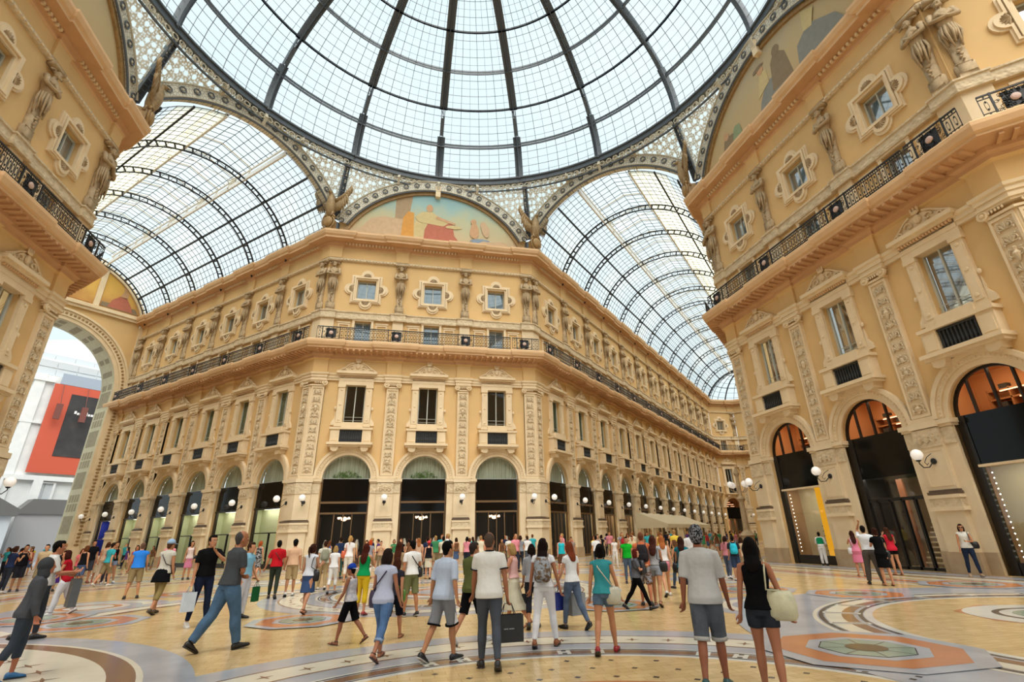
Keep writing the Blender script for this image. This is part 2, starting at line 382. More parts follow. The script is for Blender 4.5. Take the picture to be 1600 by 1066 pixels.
STR = [(-.1, 22.72), (.03, 22.74), (.1, 22.86), (.1, 22.96), (-.1, 23.0)]
COR = [(-.1, 22.99), (-.02, 22.99), (-.02, 23.9), (.08, 23.95), (.08, 24.08), (.24, 24.14), (.24, 24.3), (.82, 24.36), (.82, 24.52), (.95, 24.62), (1.04, 24.84), (1.04, 25.0), (-.5, 25.12), (-.5, 25.5), (-.9, 25.5)]
for k, (pts, b) in paths.items():
    bp = miterpath(pts, b, .14); b0 = miterpath(pts, [], 0)
    struct('trim_1_architrave_' + k, sweep(bp, ENT), CREAM)
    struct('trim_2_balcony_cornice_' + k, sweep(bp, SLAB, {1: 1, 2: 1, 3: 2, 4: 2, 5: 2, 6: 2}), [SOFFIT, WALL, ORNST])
    struct('trim_3_mezzanine_base_' + k, sweep(bp, MEZ), CREAM)
    struct('trim_4_carved_frieze_' + k, sweep(bp, FRZ), RELIEF)
    struct('trim_5_string_course_' + k, sweep(b0, STR), RELIEF)
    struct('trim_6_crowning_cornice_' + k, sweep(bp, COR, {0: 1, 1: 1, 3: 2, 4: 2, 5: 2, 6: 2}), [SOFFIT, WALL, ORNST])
    # modillions and dentils follow the plain line of the wall
    P = b0; mo = MB(); de = MB()
    for i in range(len(P) - 1):
        d = (P[i + 1] - P[i]); Ls = d.length; d = d / Ls; nn = Vector((d.y, -d.x)); far = k == 'front' and i in (0, 2, 3, 4)
        st = .42; n = int(Ls / st)
        for j in range(n):
            c = P[i] + d * ((j + .5) * Ls / n)
            a, bb = c + nn * .3, c + nn * 1.05
            mo.bar((a.x, a.y, 14.7), (bb.x, bb.y, 14.74), .15, .15)
        n = int(Ls / .26)
        for j in range(n):
            c = P[i] + d * ((j + .5) * Ls / n); a, bb = c + nn * .2, c + nn * .36
            de.bar((a.x, a.y, 24.21), (bb.x, bb.y, 24.21), .13, .15)
            a, bb = c, c + nn * .14
            de.bar((a.x, a.y, 22.82), (bb.x, bb.y, 22.82), .13, .08)
    struct('trim_7_modillions_' + k, mo, ORNST); struct('trim_8_dentils_' + k, de, CREAM)

# ------------------------------------------------------------------ bay furniture
def m_archivolt():
    mb = MB()
    for r0, r1, y in ((RA - .02, 1.82, .02), (1.82, 2.02, -.05), (2.02, 2.2, -.12)):
        mb.ring(arc(r1, ZS, 24), arc(r0, ZS, 24), .12, y, closed=False)
    return mb
def m_keyrope():
    mb = MB()
    for k in range(36):
        a = R(180 * (k + .5) / 36); mb.ell((1.92 * cos(a), -.06, ZS + 1.92 * sin(a)), (.05, .04, .05), 5, 3)
    return mb
def m_frame(style):
    def f():
        mb = MB(); y0, y1 = .3, .42
        for s in (-1, 1): mb.box(s * RA, s * (RA - (.26 if style == 'dark' else .13)), y0, y1, 0, ZS)
        if style == 'front':
            mb.box(-RA, RA, y0 - .06, y1, 3.98, 4.12); mb.box(-RA, RA, y0 - .04, y1, 3.3, 3.42)
            mb.box(-.03, .03, y0, y1, 0, 3.3); mb.box(-RA, RA, y0, y1, 0, .18)
            mb.box(-.62, -.56, y0, y1, 0, 3.3); mb.box(.56, .62, y0, y1, 0, 3.3)
        elif style == 'dark':
            mb.box(-RA, RA, y0, y1, 2.2, 2.27); mb.box(-RA, RA, y0 - .05, y1, 3.78, 3.9); mb.box(-RA, RA, y0 - .05, y1, 0, .3)
            mb.box(.4, .47, y0, y1, 0, 2.2)
        elif style == 'show':
            mb.box(-RA, RA, y0, y1, 0, .42); mb.ring(arc(RA, ZS, 20), arc(RA - .1, ZS, 20), y0, y1, closed=False)
            for a in (-.82, -.0, .82):
                mb.box(a - .035, a + .035, y0, y1, ZS, ZS + sqrt(1.6 ** 2 - a * a))
            mb.box(-RA, -RA + .32, y0 - .04, y1, 0, ZS)
        elif style == 'door':
            mb.box(-RA, RA, y0, y1, 2.72, 2.86); mb.ring(arc(RA, ZS, 20), arc(RA - .1, ZS, 20), y0, y1, closed=False)
            for a in (-.82, -.0, .82): mb.box(a - .035, a + .035, y0, y1, ZS, ZS + sqrt(1.6 ** 2 - a * a))
            for a in (-.9, -.28, .32, .9): mb.box(a - .05, a + .05, y0, y1, 0, 2.8)
            mb.box(-RA, RA, y0, y1, 0, .12)
            mb.box(-RA, -RA + .32, y0 - .04, y1, 0, ZS)
        return mb
    return f
def m_fascia(style):
    def f():
        mb = MB(); y = .29
        if style == 'front': mb.box(-RA + .1, RA - .1, y, y + .05, 4.12, ZS); mb.box(-RA + .1, RA - .1, y, y + .05, 3.42, 3.98)
        elif style == 'dark': mb.box(-RA + .1, RA - .1, y, y + .05, 3.9, ZS)
        else: mb.box(-RA + .05, RA - .05, y, y + .05, 3.75, ZS)
        return mb
    return f
def m_lunette():
    mb = MB(); P = arc(RA - .03, ZS, 24); mb.add([(x, .38, z) for x, z in P], [tuple(range(len(P)))]); return mb
def m_lunframe():
    mb = MB(); mb.box(-RA, RA, .32, .42, ZS - .05, ZS + .04); mb.ring(arc(RA, ZS, 20), arc(RA - .06, ZS, 20), .32, .42, closed=False); return mb
def m_pane():
    mb = MB(); mb.add([(-RA, .36, .1), (RA, .36, .1), (RA, .36, 3.98), (-RA, .36, 3.98)], [(0, 1, 2, 3)]); return mb
def m_curtain():
    mb = MB(); P = []
    n = 60
    for k in range(n + 1):
        x = -RA + .03 + (2 * RA - .06) * k / n; P.append((x, .62 + .04 * sin(k * 1.4)))
    vs = []; fs = []
    for x, y in P:
        z1 = ZS + sqrt(max((RA + .1) ** 2 - x * x, 0)); vs += [(x, y, ZS), (x, y, z1)]
    for k in range(n): fs.append((2 * k, 2 * k + 2, 2 * k + 3, 2 * k + 1))
    mb.add(vs, fs); return mb
def m_plant():
    rng = random.Random(5); mb = MB()
    for k in range(70):
        x = rng.uniform(-.85, .85); z = ZS + .12 + rng.random() * .55 * (1 - abs(x)); a = rng.uniform(0, 6.3); r = rng.uniform(.05, .1)
        mb.add([(x, .5, z), (x + r * cos(a), .46, z + r * sin(a)), (x + 2.4 * r * cos(a), .5, z + 2.4 * r * sin(a)), (x + r * cos(a + .8), .54, z + r * sin(a + .8))], [(0, 1, 2, 3)])
    for k in range(7): x = -.6 + .2 * k; mb.tube([(0, .5, ZS), (x * .6, .5, ZS + .3), (x, .5, ZS + .45)], .012, 4)
    return mb
LEAF = stone('green_leaves', (.22, .34, .10), (.12, .22, .06), .6, 9, 0)
def m_room(depth=3.0):
    def f():
        mb = MB(); a, y0, y1, z1 = 2.3, .46, .46 + depth, 3.9
        mb.add([(-a, y0, 0), (a, y0, 0), (a, y1, 0), (-a, y1, 0), (-a, y0, z1), (a, y0, z1), (a, y1, z1), (-a, y1, z1)], [(0, 1, 2, 3), (4, 7, 6, 5), (0, 3, 7, 4), (1, 5, 6, 2)], 1)
        mb.add([(-a, y1, 0), (a, y1, 0), (a, y1, z1), (-a, y1, z1)], [(0, 1, 2, 3)], 0)
        return mb
    return f
def m_clight(): return MB().box(-1.7, 1.7, .62, 1.2, 3.84, 3.88)
def m_uclight(): return MB().box(-1.2, 1.2, .9, 1.5, 7.45, 7.5)
def m_uproom():
    mb = MB(); a, y0, y1, z0, z1 = 2.3, .46, 2.8, 3.95, 7.6
    mb.add([(-a, y0, z0), (a, y0, z0), (a, y1, z0), (-a, y1, z0), (-a, y0, z1), (a, y0, z1), (a, y1, z1), (-a, y1, z1)], [(0, 1, 2, 3), (4, 7, 6, 5), (0, 3, 7, 4), (1, 5, 6, 2), (3, 2, 6, 7)], 0)
    return mb
def m_shelves():
    mb = MB()
    for z in (5.9, 6.25, 6.6): mb.box(-1.5, 1.6, 2.2, 2.7, z, z + .06, 0)
    for x in (-1.5, -.7, .1, .9, 1.6): mb.box(x - .03, x + .03, 2.2, 2.7, 5.5, 6.7, 0)
    for z, x0, x1 in ((5.88, -1.3, .2), (6.22, -.4, 1.3), (6.57, -1., .6), (5.88, .6, 1.4)): mb.box(x0, x1, 2.14, 2.19, z - .02, z + .02, 1)
    for x, z, ww in ((-1.1, 5.96, .3), (-.3, 6.31, .25), (.5, 5.96, .35), (1.2, 6.31, .3), (-.9, 6.66, .3)): mb.box(x - ww / 2, x + ww / 2, 2.25, 2.5, z, z + .2, 2)
    return mb
SHELF = plain('orange_wood_shelf', (.45, .20, .08), .5)
WOODRM = plain('warm_room_lining', (.40, .24, .12), .8)
def m_chand():
    mb = MB(); rng = random.Random(2)
    for k in range(14):
        a = k * 2 * pi / 14; mb.ell((.38 * cos(a), 1.3 + .38 * sin(a), 3.05 + .06 * (k % 2)), (.07, .07, .05), 6, 4)
    mb.ell((0, 1.3, 3.0), (.2, .2, .12), 8, 5); return mb
def m_chandarm():
    mb = MB(); mb.tube([(0, 1.3, 3.9), (0, 1.3, 3.05)], .015, 5)
    for k in range(7): a = k * 2 * pi / 7; mb.tube([(0, 1.3, 3.15), (.25 * cos(a), 1.3 + .25 * sin(a), 2.95), (.38 * cos(a), 1.3 + .38 * sin(a), 3.0)], .012, 4)
    return mb
def m_rack():
    mb = MB(); rng = random.Random(7)
    for x in (-1.2, -.2, .9): mb.box(x - .35, x + .35, 1.5, 2.0, 0, .9, 0)
    for x in (-1.1, -.1, 1.0): mb.tube([(x, 1.7, .9), (x, 1.7, 1.1), (x, 1.7, 1.35), (x, 1.7, 1.7)], [.1, .15, .17, .06], 8, 1)
    for x in (-1.7, 1.75): mb.box(x - .05, x + .05, 2.4, 2.6, 0, 3.2, 0)
    return mb

# middle window with balcony: structure window_<n>
def m_win_jamb():
    mb = MB()
    for s in (-1, 1):
        a, b = sorted((s * .74, s * 1.2)); mb.box(a, b, .12, -.06, 9.2, 12.2); mb.box(a + .06, b - .06, -.06, -.09, 9.5, 11.9)
        for z in (9.7, 10.8, 11.9): mb.lathe([(.09, -.02), (.06, -.05), (.02, -.05)], 8, (s * .97, -.08, z), 'y')
        mb.box(*sorted((s * .72, s * 1.26)), .12, -.1, 9.2, 9.38); mb.box(*sorted((s * .72, s * 1.26)), .12, -.12, 12.1, 12.3)
        mb.prism([(s * 1.2, 9.3), (s * 1.52, 9.3), (s * 1.48, 9.55), (s * 1.3, 9.8), (s * 1.24, 10.4)], .12, 0)   # side scroll
        mb.ell((s * 1.3, -.02, 10.55), (.08, .05, .12), 6, 4)
    mb.box(-1.25, 1.25, .12, -.08, 12.3, 12.62); mb.box(-.78, .78, .5, .1, 12.48, 12.3)
    return mb
def m_pediment():
    mb = MB(); mb.box(-1.22, 1.22, .12, -.1, 12.6, 13.0); mb.box(-1.35, 1.35, .12, -.28, 13.0, 13.12); mb.box(-1.45, 1.45, .12, -.42, 13.12, 13.3)
    mb.prism([(-1.38, 13.3), (1.38, 13.3), (.55, 13.78), (.32, 13.95), (-.32, 13.95), (-.55, 13.78)], .05, -.1)
    for s in (-1, 1):
        for c, r in (((s * .42, 13.62), .21), ((s * .88, 13.45), .13)):
            pts = [(c[0] + s * r * (1 - .1 * t) * cos(t * .7), -.16, c[1] + r * (1 - .1 * t) * sin(t * .7)) for t in range(9)]
            mb.tube(pts, .045, 5)
        mb.tube([(s * 1.3, -.14, 13.38), (s * .9, -.16, 13.62), (s * .6, -.16, 13.86), (s * .3, -.16, 14.0)], .05, 5)
    mb.ell((0, -.15, 13.75), (.17, .1, .22), 8, 6); mb.ell((0, -.15, 14.08), (.2, .08, .1), 8, 5)
    for s in (-1, 0, 1): mb.ell((s * .14, -.15, 14.22), (.06, .05, .12), 6, 4)
    return mb
def m_dent():
    mb = MB()
    for k in range(17): x = -1.12 + .14 * k; mb.box(x - .04, x + .04, -.1, -.2, 12.88, 12.98)
    return mb
def m_sill():
    mb = MB(); mb.box(-1.55, 1.55, .12, -.62, 7.86, 8.02); mb.box(-1.48, 1.48, .12, -.5, 7.74, 7.86)
    for s in (-1, 1): mb.prism([(s * .72, 7.74), (s * 1.3, 7.74), (s * 1.25, 7.5), (s * 1.1, 7.42), (s * .85, 7.42), (s * .76, 7.55)], .12, -.42)
    mb.box(-1.4, -.78, .12, -.34, 8.02, 8.95); mb.box(.78, 1.4, .12, -.34, 8.02, 8.95); mb.box(-.8, .8, .12, -.02, 8.02, 8.95)
    mb.box(-1.32, -.86, -.34, -.37, 8.15, 8.82); mb.box(.86, 1.32, -.34, -.37, 8.15, 8.82)
    mb.box(-1.48, 1.48, .14, -.42, 8.95, 9.1); mb.box(-.74, .74, .5, -.2, 9.1, 9.5)
    return mb
def m_grille():
    mb = MB(); mb.box(-.78, .78, -.2, -.16, 8.06, 8.93); mb.box(-.78, .78, -.27, -.22, 8.84, 8.93); mb.box(-.78, .78, -.27, -.22, 8.06, 8.14)
    for k in range(10):
        x = -.68 + .151 * k; mb.lathe([(.02, 8.14), (.05, 8.3), (.025, 8.5), (.045, 8.7), (.02, 8.86)], 6, (x, -.25, 0))
    return mb
def m_midframe():
    mb = MB(); y = .34
    mb.ring([(-.72, 9.5), (.72, 9.5), (.72, 12.48), (-.72, 12.48)], [(-.64, 9.58), (.64, 9.58), (.64, 12.4), (-.64, 12.4)], y, y + .12)
    mb.box(-.035, .035, y, y + .1, 9.5, 12.45); mb.tube([(-.7, y - .1, 9.95), (.7, y - .1, 9.95)], .015, 4); mb.tube([(-.7, y - .1, 9.7), (.7, y - .1, 9.7)], .012, 4)
    return mb
def quad(x0, x1, z0, z1, y):
    return lambda: MB().add([(x0, y, z0), (x1, y, z0), (x1, y, z1), (x0, y, z1)], [(0, 1, 2, 3)])
def m_shutters():
    mb = MB(); mb.box(-.66, -.02, .42, .46, 9.6, 12.4); mb.box(.02, .66, .42, .46, 9.6, 12.4)
    for k in range(26):
        z = 9.66 + .105 * k; mb.box(-.62, -.06, .38, .42, z, z + .05); mb.box(.06, .62, .38, .42, z, z + .05)
    return mb
# mezzanine + upper window
def m_mezframe():
    mb = MB()
    for s in (-1, 1):
        mb.box(*sorted((s * .62, s * .8)), .12, -.02, 15.6, 17.55); mb.box(*sorted((s * .95, s * 1.95)), .12, .04, 17.3, 17.42)
        mb.ring([(s * .98, 15.75), (s * 1.85, 15.75), (s * 1.85, 17.25), (s * .98, 17.25)], [(s * 1.08, 15.85), (s * 1.75, 15.85), (s * 1.75, 17.15), (s * 1.08, 17.15)], .12, .04)
    mb.box(-.82, .82, .12, -.04, 17.5, 17.62)
    return mb
def m_winpane(w, z0, z1):
    def f():
        mb = MB(); y = .4; mb.ring([(-w, z0), (w, z0), (w, z1), (-w, z1)], [(-w + .07, z0 + .07), (w - .07, z0 + .07), (w - .07, z1 - .07), (-w + .07, z1 - .07)], y - .06, y + .05)
        mb.box(-.03, .03, y - .05, y + .05, z0, z1); return mb
    return f
def quatre(a, b, r, zc, n=9):
    """square of half sizes a, b with a round lobe of radius r on each side"""
    P = []
    for cx, cz, st in ((a, 0, -90), (0, b, 0), (-a, 0, 90), (0, -b, 180)):
        for k in range(n + 1): t = R(st + 180 * k / n); P.append((cx + r * cos(t), zc + cz + r * sin(t)))
        cs = {-90: (a, b), 0: (-a, b), 90: (-a, -b), 180: (a, -b)}[st]; P.append((cs[0], zc + cs[1]))
    return P
def m_quatre():
    mb = MB(); zc = 20.29
    rect = []
    Q0 = quatre(1.2, 1.25, .5, zc); Q1 = quatre(1.12, 1.17, .42, zc); Q2 = quatre(1.02, 1.08, .30, zc)
    def inner(Q, hx, hz):
        o = []
        for x, z in Q:
            dx, dz = x, z - zc; m = max(abs(dx) / hx, abs(dz) / hz, 1e-6); o.append((dx / m, zc + dz / m))
        return o
    mb.ring(Q0, Q1, .12, 0.0); mb.ring(Q1, Q2, .12, -.08); mb.ring(Q2, inner(Q2, .9, 1.0), .12, .03)
    sq = lambda a, b: [(-a, zc - b), (a, zc - b), (a, zc + b), (-a, zc + b)]
    mb.ring(sq(.98, 1.08), sq(.86, .96), .12, -.12); mb.ring(sq(.86, .96), sq(.73, .84), .12, -.02)
    return mb
def m_shell():
    mb = MB(); zc = 20.29
    for cx, cz, a0 in ((0, 1.12, 0), (0, -1.12, 180), (1.05, 0, -90), (-1.05, 0, 90)):
        for k in range(7):
            t = R(a0 + 180 * (k + .5) / 7); mb.tube([(cx, -.1, zc + cz), (cx + .3 * cos(t), -.08, zc + cz + .3 * sin(t))], [.05, .035], 4)
    return mb

# pilasters
def leafscroll(mb, x, y, z, s, sc):
    pts = [(x + s * sc * (.05 + .16 * (1 - t / 8) * sin(t * .8)), y, z + sc * (.16 * (1 - t / 8) * cos(t * .8))) for t in range(8)]
    mb.tube(pts, .022 * sc * 1.2, 4)
def m_relief(w=.3, z0=5.95, z1=11.95, seed=1):
    def f():
        rng = random.Random(seed); mb = MB(); y = -.1; z = z0
        while z < z1 - .3:
            k = rng.choice((0, 1, 2, 3)); hh = rng.uniform(.42, .62)
            zc = z + hh / 2
            if k == 0: mb.lathe([(.04, z), (.1, z + hh * .3), (.13, z + hh * .5), (.06, z + hh * .7), (.09, z + hh * .9), (.02, z + hh)], 8, (0, y, 0))
            if k == 1:
                mb.ell((0, y, zc), (.09, .05, .13), 8, 5); mb.ell((0, y, zc + .2), (.06, .04, .08), 6, 4)
            if k == 2:
                for s in (-1, 1): mb.ell((s * .1, y, zc), (.05, .04, .15), 6, 4, Euler((0, s * .6, 0)).to_matrix())
                mb.ell((0, y, zc + .05), (.04, .04, .16), 6, 4)
            if k == 3:
                for a in range(5): t = R(30 + 30 * a); mb.tube([(0, y, zc - .15), (.2 * cos(t), y, zc - .15 + .3 * sin(t))], [.02, .045], 4)
            for s in (-1, 1):
                leafscroll(mb, s * .06, y, zc, s, 1.05)
                mb.ell((s * w * .8, y, zc - .12), (.05, .03, .07), 5, 4); mb.ell((s * w * .62, y, zc + .2), (.06, .03, .04), 5, 4)
            z += hh
        return mb
    return f
def m_shaft(w=.43):
    def f():
        mb = MB(); mb.box(-w, w, .12, -.05, 5.6, 12.14)
        mb.box(-w - .06, w + .06, .12, -.12, 5.6, 5.78)
        mb.ring([(-w, 5.8), (w, 5.8), (w, 12.1), (-w, 12.1)], [(-w + .09, 5.92), (w - .09, 5.92), (w - .09, 11.98), (-w + .09, 11.98)], .1, -.11)
        return mb
    return f
def m_capital(w=.43):
    def f():
        mb = MB(); mb.box(-w - .04, w + .04, .12, -.16, 12.14, 12.24)
        for s in (-1, 1):
            mb.lathe([(.2, -.02), (.2, -.12), (.13, -.14), (.1, -.1), (.05, -.18)], 12, (s * (w + .03), -.1, 12.36), 'y')
        for k in range(5): mb.ell((-.24 + .12 * k, -.2, 12.36), (.045, .04, .07), 6, 4)
        mb.box(-w - .1, w + .1, .12, -.2, 12.44, 12.54); mb.box(-w - .16, w + .16, .12, -.26, 12.54, 12.64)
        return mb
    return f
def m_pier(W, ws=.55):
    def f():
        mb = MB(); h = W / 2
        mb.box(-h, h, .4, -.03, 0, 5.3); mb.box(-h - .05, h + .05, .45, -.1, 5.3, 5.4); mb.box(-h - .1, h + .1, .45, -.18, 5.4, 5.58)
        mb.box(-ws - .04, ws + .04, 0, -.26, 5.34, 5.58)
        mb.box(-ws, ws, 0, -.18, 2.95, 4.6); mb.ring([(-ws + .06, 3.1), (ws - .06, 3.1), (ws - .06, 4.5), (-ws + .06, 4.5)], [(-ws + .12, 3.16), (ws - .12, 3.16), (ws - .12, 4.44), (-ws + .12, 4.44)], 0, -.2)
        mb.box(-ws, ws, 0, -.26, .75, 2.8); mb.box(-ws - .12, ws + .12, 0, -.36, 2.2, 2.34); mb.box(-ws - .1, ws + .1, 0, -.34, 2.66, 2.78)
        return mb
    return f
def m_pier_relief(W, ws=.55):
    def f():
        mb = MB(); h = W / 2; mb.box(-h, h, 0, -.07, 4.64, 5.26); mb.box(-ws, ws, 0, -.22, 4.6, 5.3); mb.box(-ws - .06, ws + .06, 0, -.31, 2.34, 2.66)
        for x in (-.28, 0, .28):
            for k in range(5): t = R(30 + 30 * k); mb.tube([(x, -.24, 4.75), (x + .14 * cos(t), -.25, 4.75 + .3 * sin(t))], [.02, .04], 4)
        return mb
    return f
def m_ledge(ws=.55): return lambda: MB().box(-ws - .07, ws + .07, 0, -.3, 2.8, 2.9).box(-ws - .03, ws + .03, 0, -.24, 2.9, 2.97)
def m_plinth(W, ws=.55): return lambda: MB().box(-W / 2, W / 2, .4, -.07, 0, .75).box(-ws - .06, ws + .06, 0, -.31, 0, .75)
# bent (corner) versions: local frame, bisector pointing out along -y
TC = R(22.5)
def cplan(L, e):
    c, s = cos(TC), sin(TC); mt = e / c
    return [(-L * c - e * s, L * s - e * c), (0, -mt), (L * c + e * s, L * s - e * c), (L * c - .3 * s, L * s + .3 * c), (0, .4), (-L * c + .3 * s, L * s + .3 * c)]
def m_cpier():
    mb = MB()
    for L, e, z0, z1 in ((1.44, .03, 0, 5.3), (1.48, .1, 5.3, 5.4), (1.52, .18, 5.4, 5.58), (.98, .26, 5.34, 5.58), (.94, .18, 2.95, 4.6), (.94, .26, .75, 2.8), (1.06, .36, 2.2, 2.34), (1.04, .34, 2.66, 2.78)):
        mb.prismz(cplan(L, e), z0, z1)
    return mb
def m_cpierr():
    mb = MB(); mb.prismz(cplan(1.42, .07), 4.64, 5.26); mb.prismz(cplan(.94, .22), 4.6, 5.3); mb.prismz(cplan(1.0, .31), 2.34, 2.66); return mb
def m_cledge(): return MB().prismz(cplan(1.01, .3), 2.8, 2.9)
def m_cplinth(): return MB().prismz(cplan(1.44, .07), 0, .75).prismz(cplan(1.0, .31), 0, .75)
def both(fn, off):
    """mirror a straight piece onto the two faces of a bent corner"""
    src = fn(); mb = MB()
    for s in (-1, 1):
        a = s * TC; M = Matrix.Rotation(a, 4, 'Z') @ Matrix.Translation((s * off, 0, 0)); mb.merge(src, M)
    return mb
def m_cshaft():
    mb = MB(); mb.prismz(cplan(.9, .05), 5.6, 12.14); mb.prismz(cplan(.95, .12), 5.6, 5.78)
    w = .43
    f = lambda: MB().ring([(-w, 5.8), (w, 5.8), (w, 12.1), (-w, 12.1)], [(-w + .09, 5.92), (w - .09, 5.92), (w - .09, 11.98), (-w + .09, 11.98)], .1, -.11)
    return mb.merge(both(f, .47))
def m_ccap():
    mb = MB(); mb.prismz(cplan(.94, .16), 12.14, 12.24); mb.prismz(cplan(.98, .2), 12.44, 12.54); mb.prismz(cplan(1.04, .26), 12.54, 12.64)
    def f():
        q = MB(); q.lathe([(.2, -.02), (.2, -.12), (.13, -.14), (.1, -.1), (.05, -.18)], 12, (.45, -.1, 12.36), 'y')
        for k in range(5): q.ell((-.24 + .12 * k, -.2, 12.36), (.045, .04, .07), 6, 4)
        return q
    g = f(); 
    for s in (-1, 1):
        M = Matrix.Rotation(s * TC, 4, 'Z') @ Matrix.Translation((s * .47, 0, 0)) @ Matrix.Scale(s, 4, (1, 0, 0)); mb.merge(g, M)
    return mb
# atlas figures (term statues with crossed arms and draped hips)
def atlas_mb():
    mb = MB()
    mb.prism([(-.3, 18.26), (.3, 18.26), (.3, 18.5), (-.3, 18.5)], .12, -.14)
    mb.box(-.33, .33, .12, -.1, 18.26, 18.95); mb.box(-.28, .28, .12, -.14, 18.95, 19.0)
    for z0, z1, w0, w1 in ((18.26, 19.6, .2, .23), (19.6, 20.6, .23, .28)):
        mb.add([(-w0, .12, z0), (w0, .12, z0), (w0, -.12, z0), (-w0, -.12, z0), (-w1, .12, z1), (w1, .12, z1), (w1, -.15, z1), (-w1, -.15, z1)], [(0, 1, 5, 4), (1, 2, 6, 5), (2, 3, 7, 6), (3, 0, 4, 7), (4, 5, 6, 7)])
    for q in range(5): mb.ell((.03 * (-1) ** q, -.2, 19.1 + .14 * q), (.05 + .012 * q, .06, .07), 6, 4)
    for k in range(9):   # draped hips
        a = R(-10 + 25 * k); mb.tube([(.27 * cos(a), -.12 - .22 * sin(a), 21.0), (.33 * cos(a) + .05 * sin(k * 2.), -.13 - .24 * sin(a), 20.55), (.22 * cos(a), -.12 - .24 * sin(a), 20.2 - .25 * (k % 3))], [.05, .06, .035], 5)
    mb.tube([(0, -.08, 20.2), (0, -.1, 20.7), (0, -.12, 21.1), (0, -.14, 21.6), (0, -.12, 21.95)], [.2, .26, .24, .36, .2], 10)
    for s in (-1, 1):
        mb.ell((s * .16, -.34, 21.6), (.17, .12, .16), 8, 5)
        mb.tube([(s * .38, -.16, 21.85), (s * .47, -.28, 21.4), (s * .05, -.52, 21.25), (-s * .2, -.5, 21.5)], [.13, .11, .08, .06], 7)
        mb.ell((s * .38, -.14, 21.82), (.15, .14, .14), 8, 5)
    mb.tube([(0, -.14, 21.9), (0, -.2, 22.12)], [.12, .1], 7); mb.ell((0, -.26, 22.28), (.15, .17, .2), 10, 7)
    for k in range(8): a = R(45 * k); mb.ell((.12 * cos(a), -.16 + .04 * sin(a), 22.38 + .07 * sin(a)), (.07, .09, .07), 6, 4)
    for k in range(5): mb.ell((-.08 + .04 * k, -.38, 22.12 - .02 * (k % 2)), (.04, .06, .08), 5, 4)
    mb.ell((0, -.43, 22.27), (.025, .04, .05), 5, 4)
    mb.tube([(-.42, -.2, 22.3), (0, -.1, 22.62), (.42, -.2, 22.3)], [.04, .1, .04], 6)
    mb.box(-.42, .42, .12, -.3, 22.55, 22.74)
    return mb
def m_statuebase(): return MB().box(-.42, .42, .12, -.06, 15.5, 17.6).box(-.38, .38, .12, -.1, 15.62, 17.4).box(-.5, .5, .12, -.1, 22.74, 24.0)
def m_cstatuebase():
    return MB().prismz(cplan(.95, .08), 15.5, 17.6).prismz(cplan(.9, .05), 22.95, 24.0)
# iron railing
def m_rail_posts(a, b):
    def f():
        mb = MB(); y = -1.05
        mb.box(a, b, y - .03, y + .03, 16.44, 16.5); mb.box(a, b, y - .02, y + .02, 16.3, 16.33); mb.box(a, b, y - .025, y + .025, 15.5, 15.54); mb.box(a, b, y - .02, y + .02, 15.64, 15.66)
        n = max(int((b - a) / .2), 1)
        for k in range(n + 1):
            x = a + (b - a) * k / n; mb.box(x - .012, x + .012, y - .012, y + .012, 15.44, 16.46)
            if k < n:
                c = x + (b - a) / n / 2
                mb.tube([(c + .055 * cos(t), y, 15.98 + .24 * sin(t)) for t in [R(45 * q) for q in range(8)]], .011, 3, closed=True)
                mb.ell((c, y, 15.82), (.03, .02, .05), 4, 3); mb.ell((c, y, 16.15), (.03, .02, .05), 4, 3)
                mb.ell((c, y, 16.385), (.04, .012, .04), 5, 3); mb.ell((c, y, 15.59), (.04, .012, .04), 5, 3)
        return mb
    return f
def m_rail_medal():
    mb = MB(); y = -1.05; mb.box(-.62, .62, y - .03, y + .03, 16.44, 16.5); mb.box(-.62, .62, y - .03, y + .03, 15.5, 15.56)
    for s in (-1, 1): mb.box(s * .62 - .03, s * .62 + .03, y - .03, y + .03, 15.44, 16.52)
    rng = random.Random(3)
    mb.box(-.36, .36, -1.04, -1.03, 15.62, 16.36)
    for k in range(60):
        x, z = rng.uniform(-.55, .55), rng.uniform(15.6, 16.4)
        if hypot(x, z - 16) < .16: continue
        r = rng.uniform(.04, .08); mb.tube([(x + r * cos(t), y, z + r * sin(t)) for t in [R(72 * q) for q in range(5)]], .013, 3, closed=True)
    return mb
def m_rail_back(): return MB().box(-.36, .36, -1.04, -1.03, 15.62, 16.36)
def m_rail_disc(): return MB().lathe([(.15, 0), (.15, -.04), (.1, -.07), (.02, -.08)], 14, (0, -1.04, 16), 'y')
DISC = plain('rose_marble_medallion', (.52, .36, .30), .5)
# globe lamp
def m_bracket():
    mb = MB(); mb.lathe([(.12, 0), (.12, -.03), (.05, -.06)], 10, (0, -.2, 4.05), 'y')
    mb.tube([(0, -.22, 4.05), (0, -.5, 3.82), (0, -.8, 3.8), (0, -.95, 3.95), (0, -.95, 4.06)], .022, 5)
    mb.tube([(0, -.22, 4.35), (0, -.5, 4.2), (0, -.68, 4.0), (0, -.58, 3.9), (0, -.5, 3.98)], .014, 5); mb.lathe([(.06, 4.03), (.1, 4.07), (.06, 4.1)], 10, (0, -.95, 0))
    return mb
def m_globe(): return MB().ell((0, -.95, 4.29), (.215, .215, .22), 18, 12)

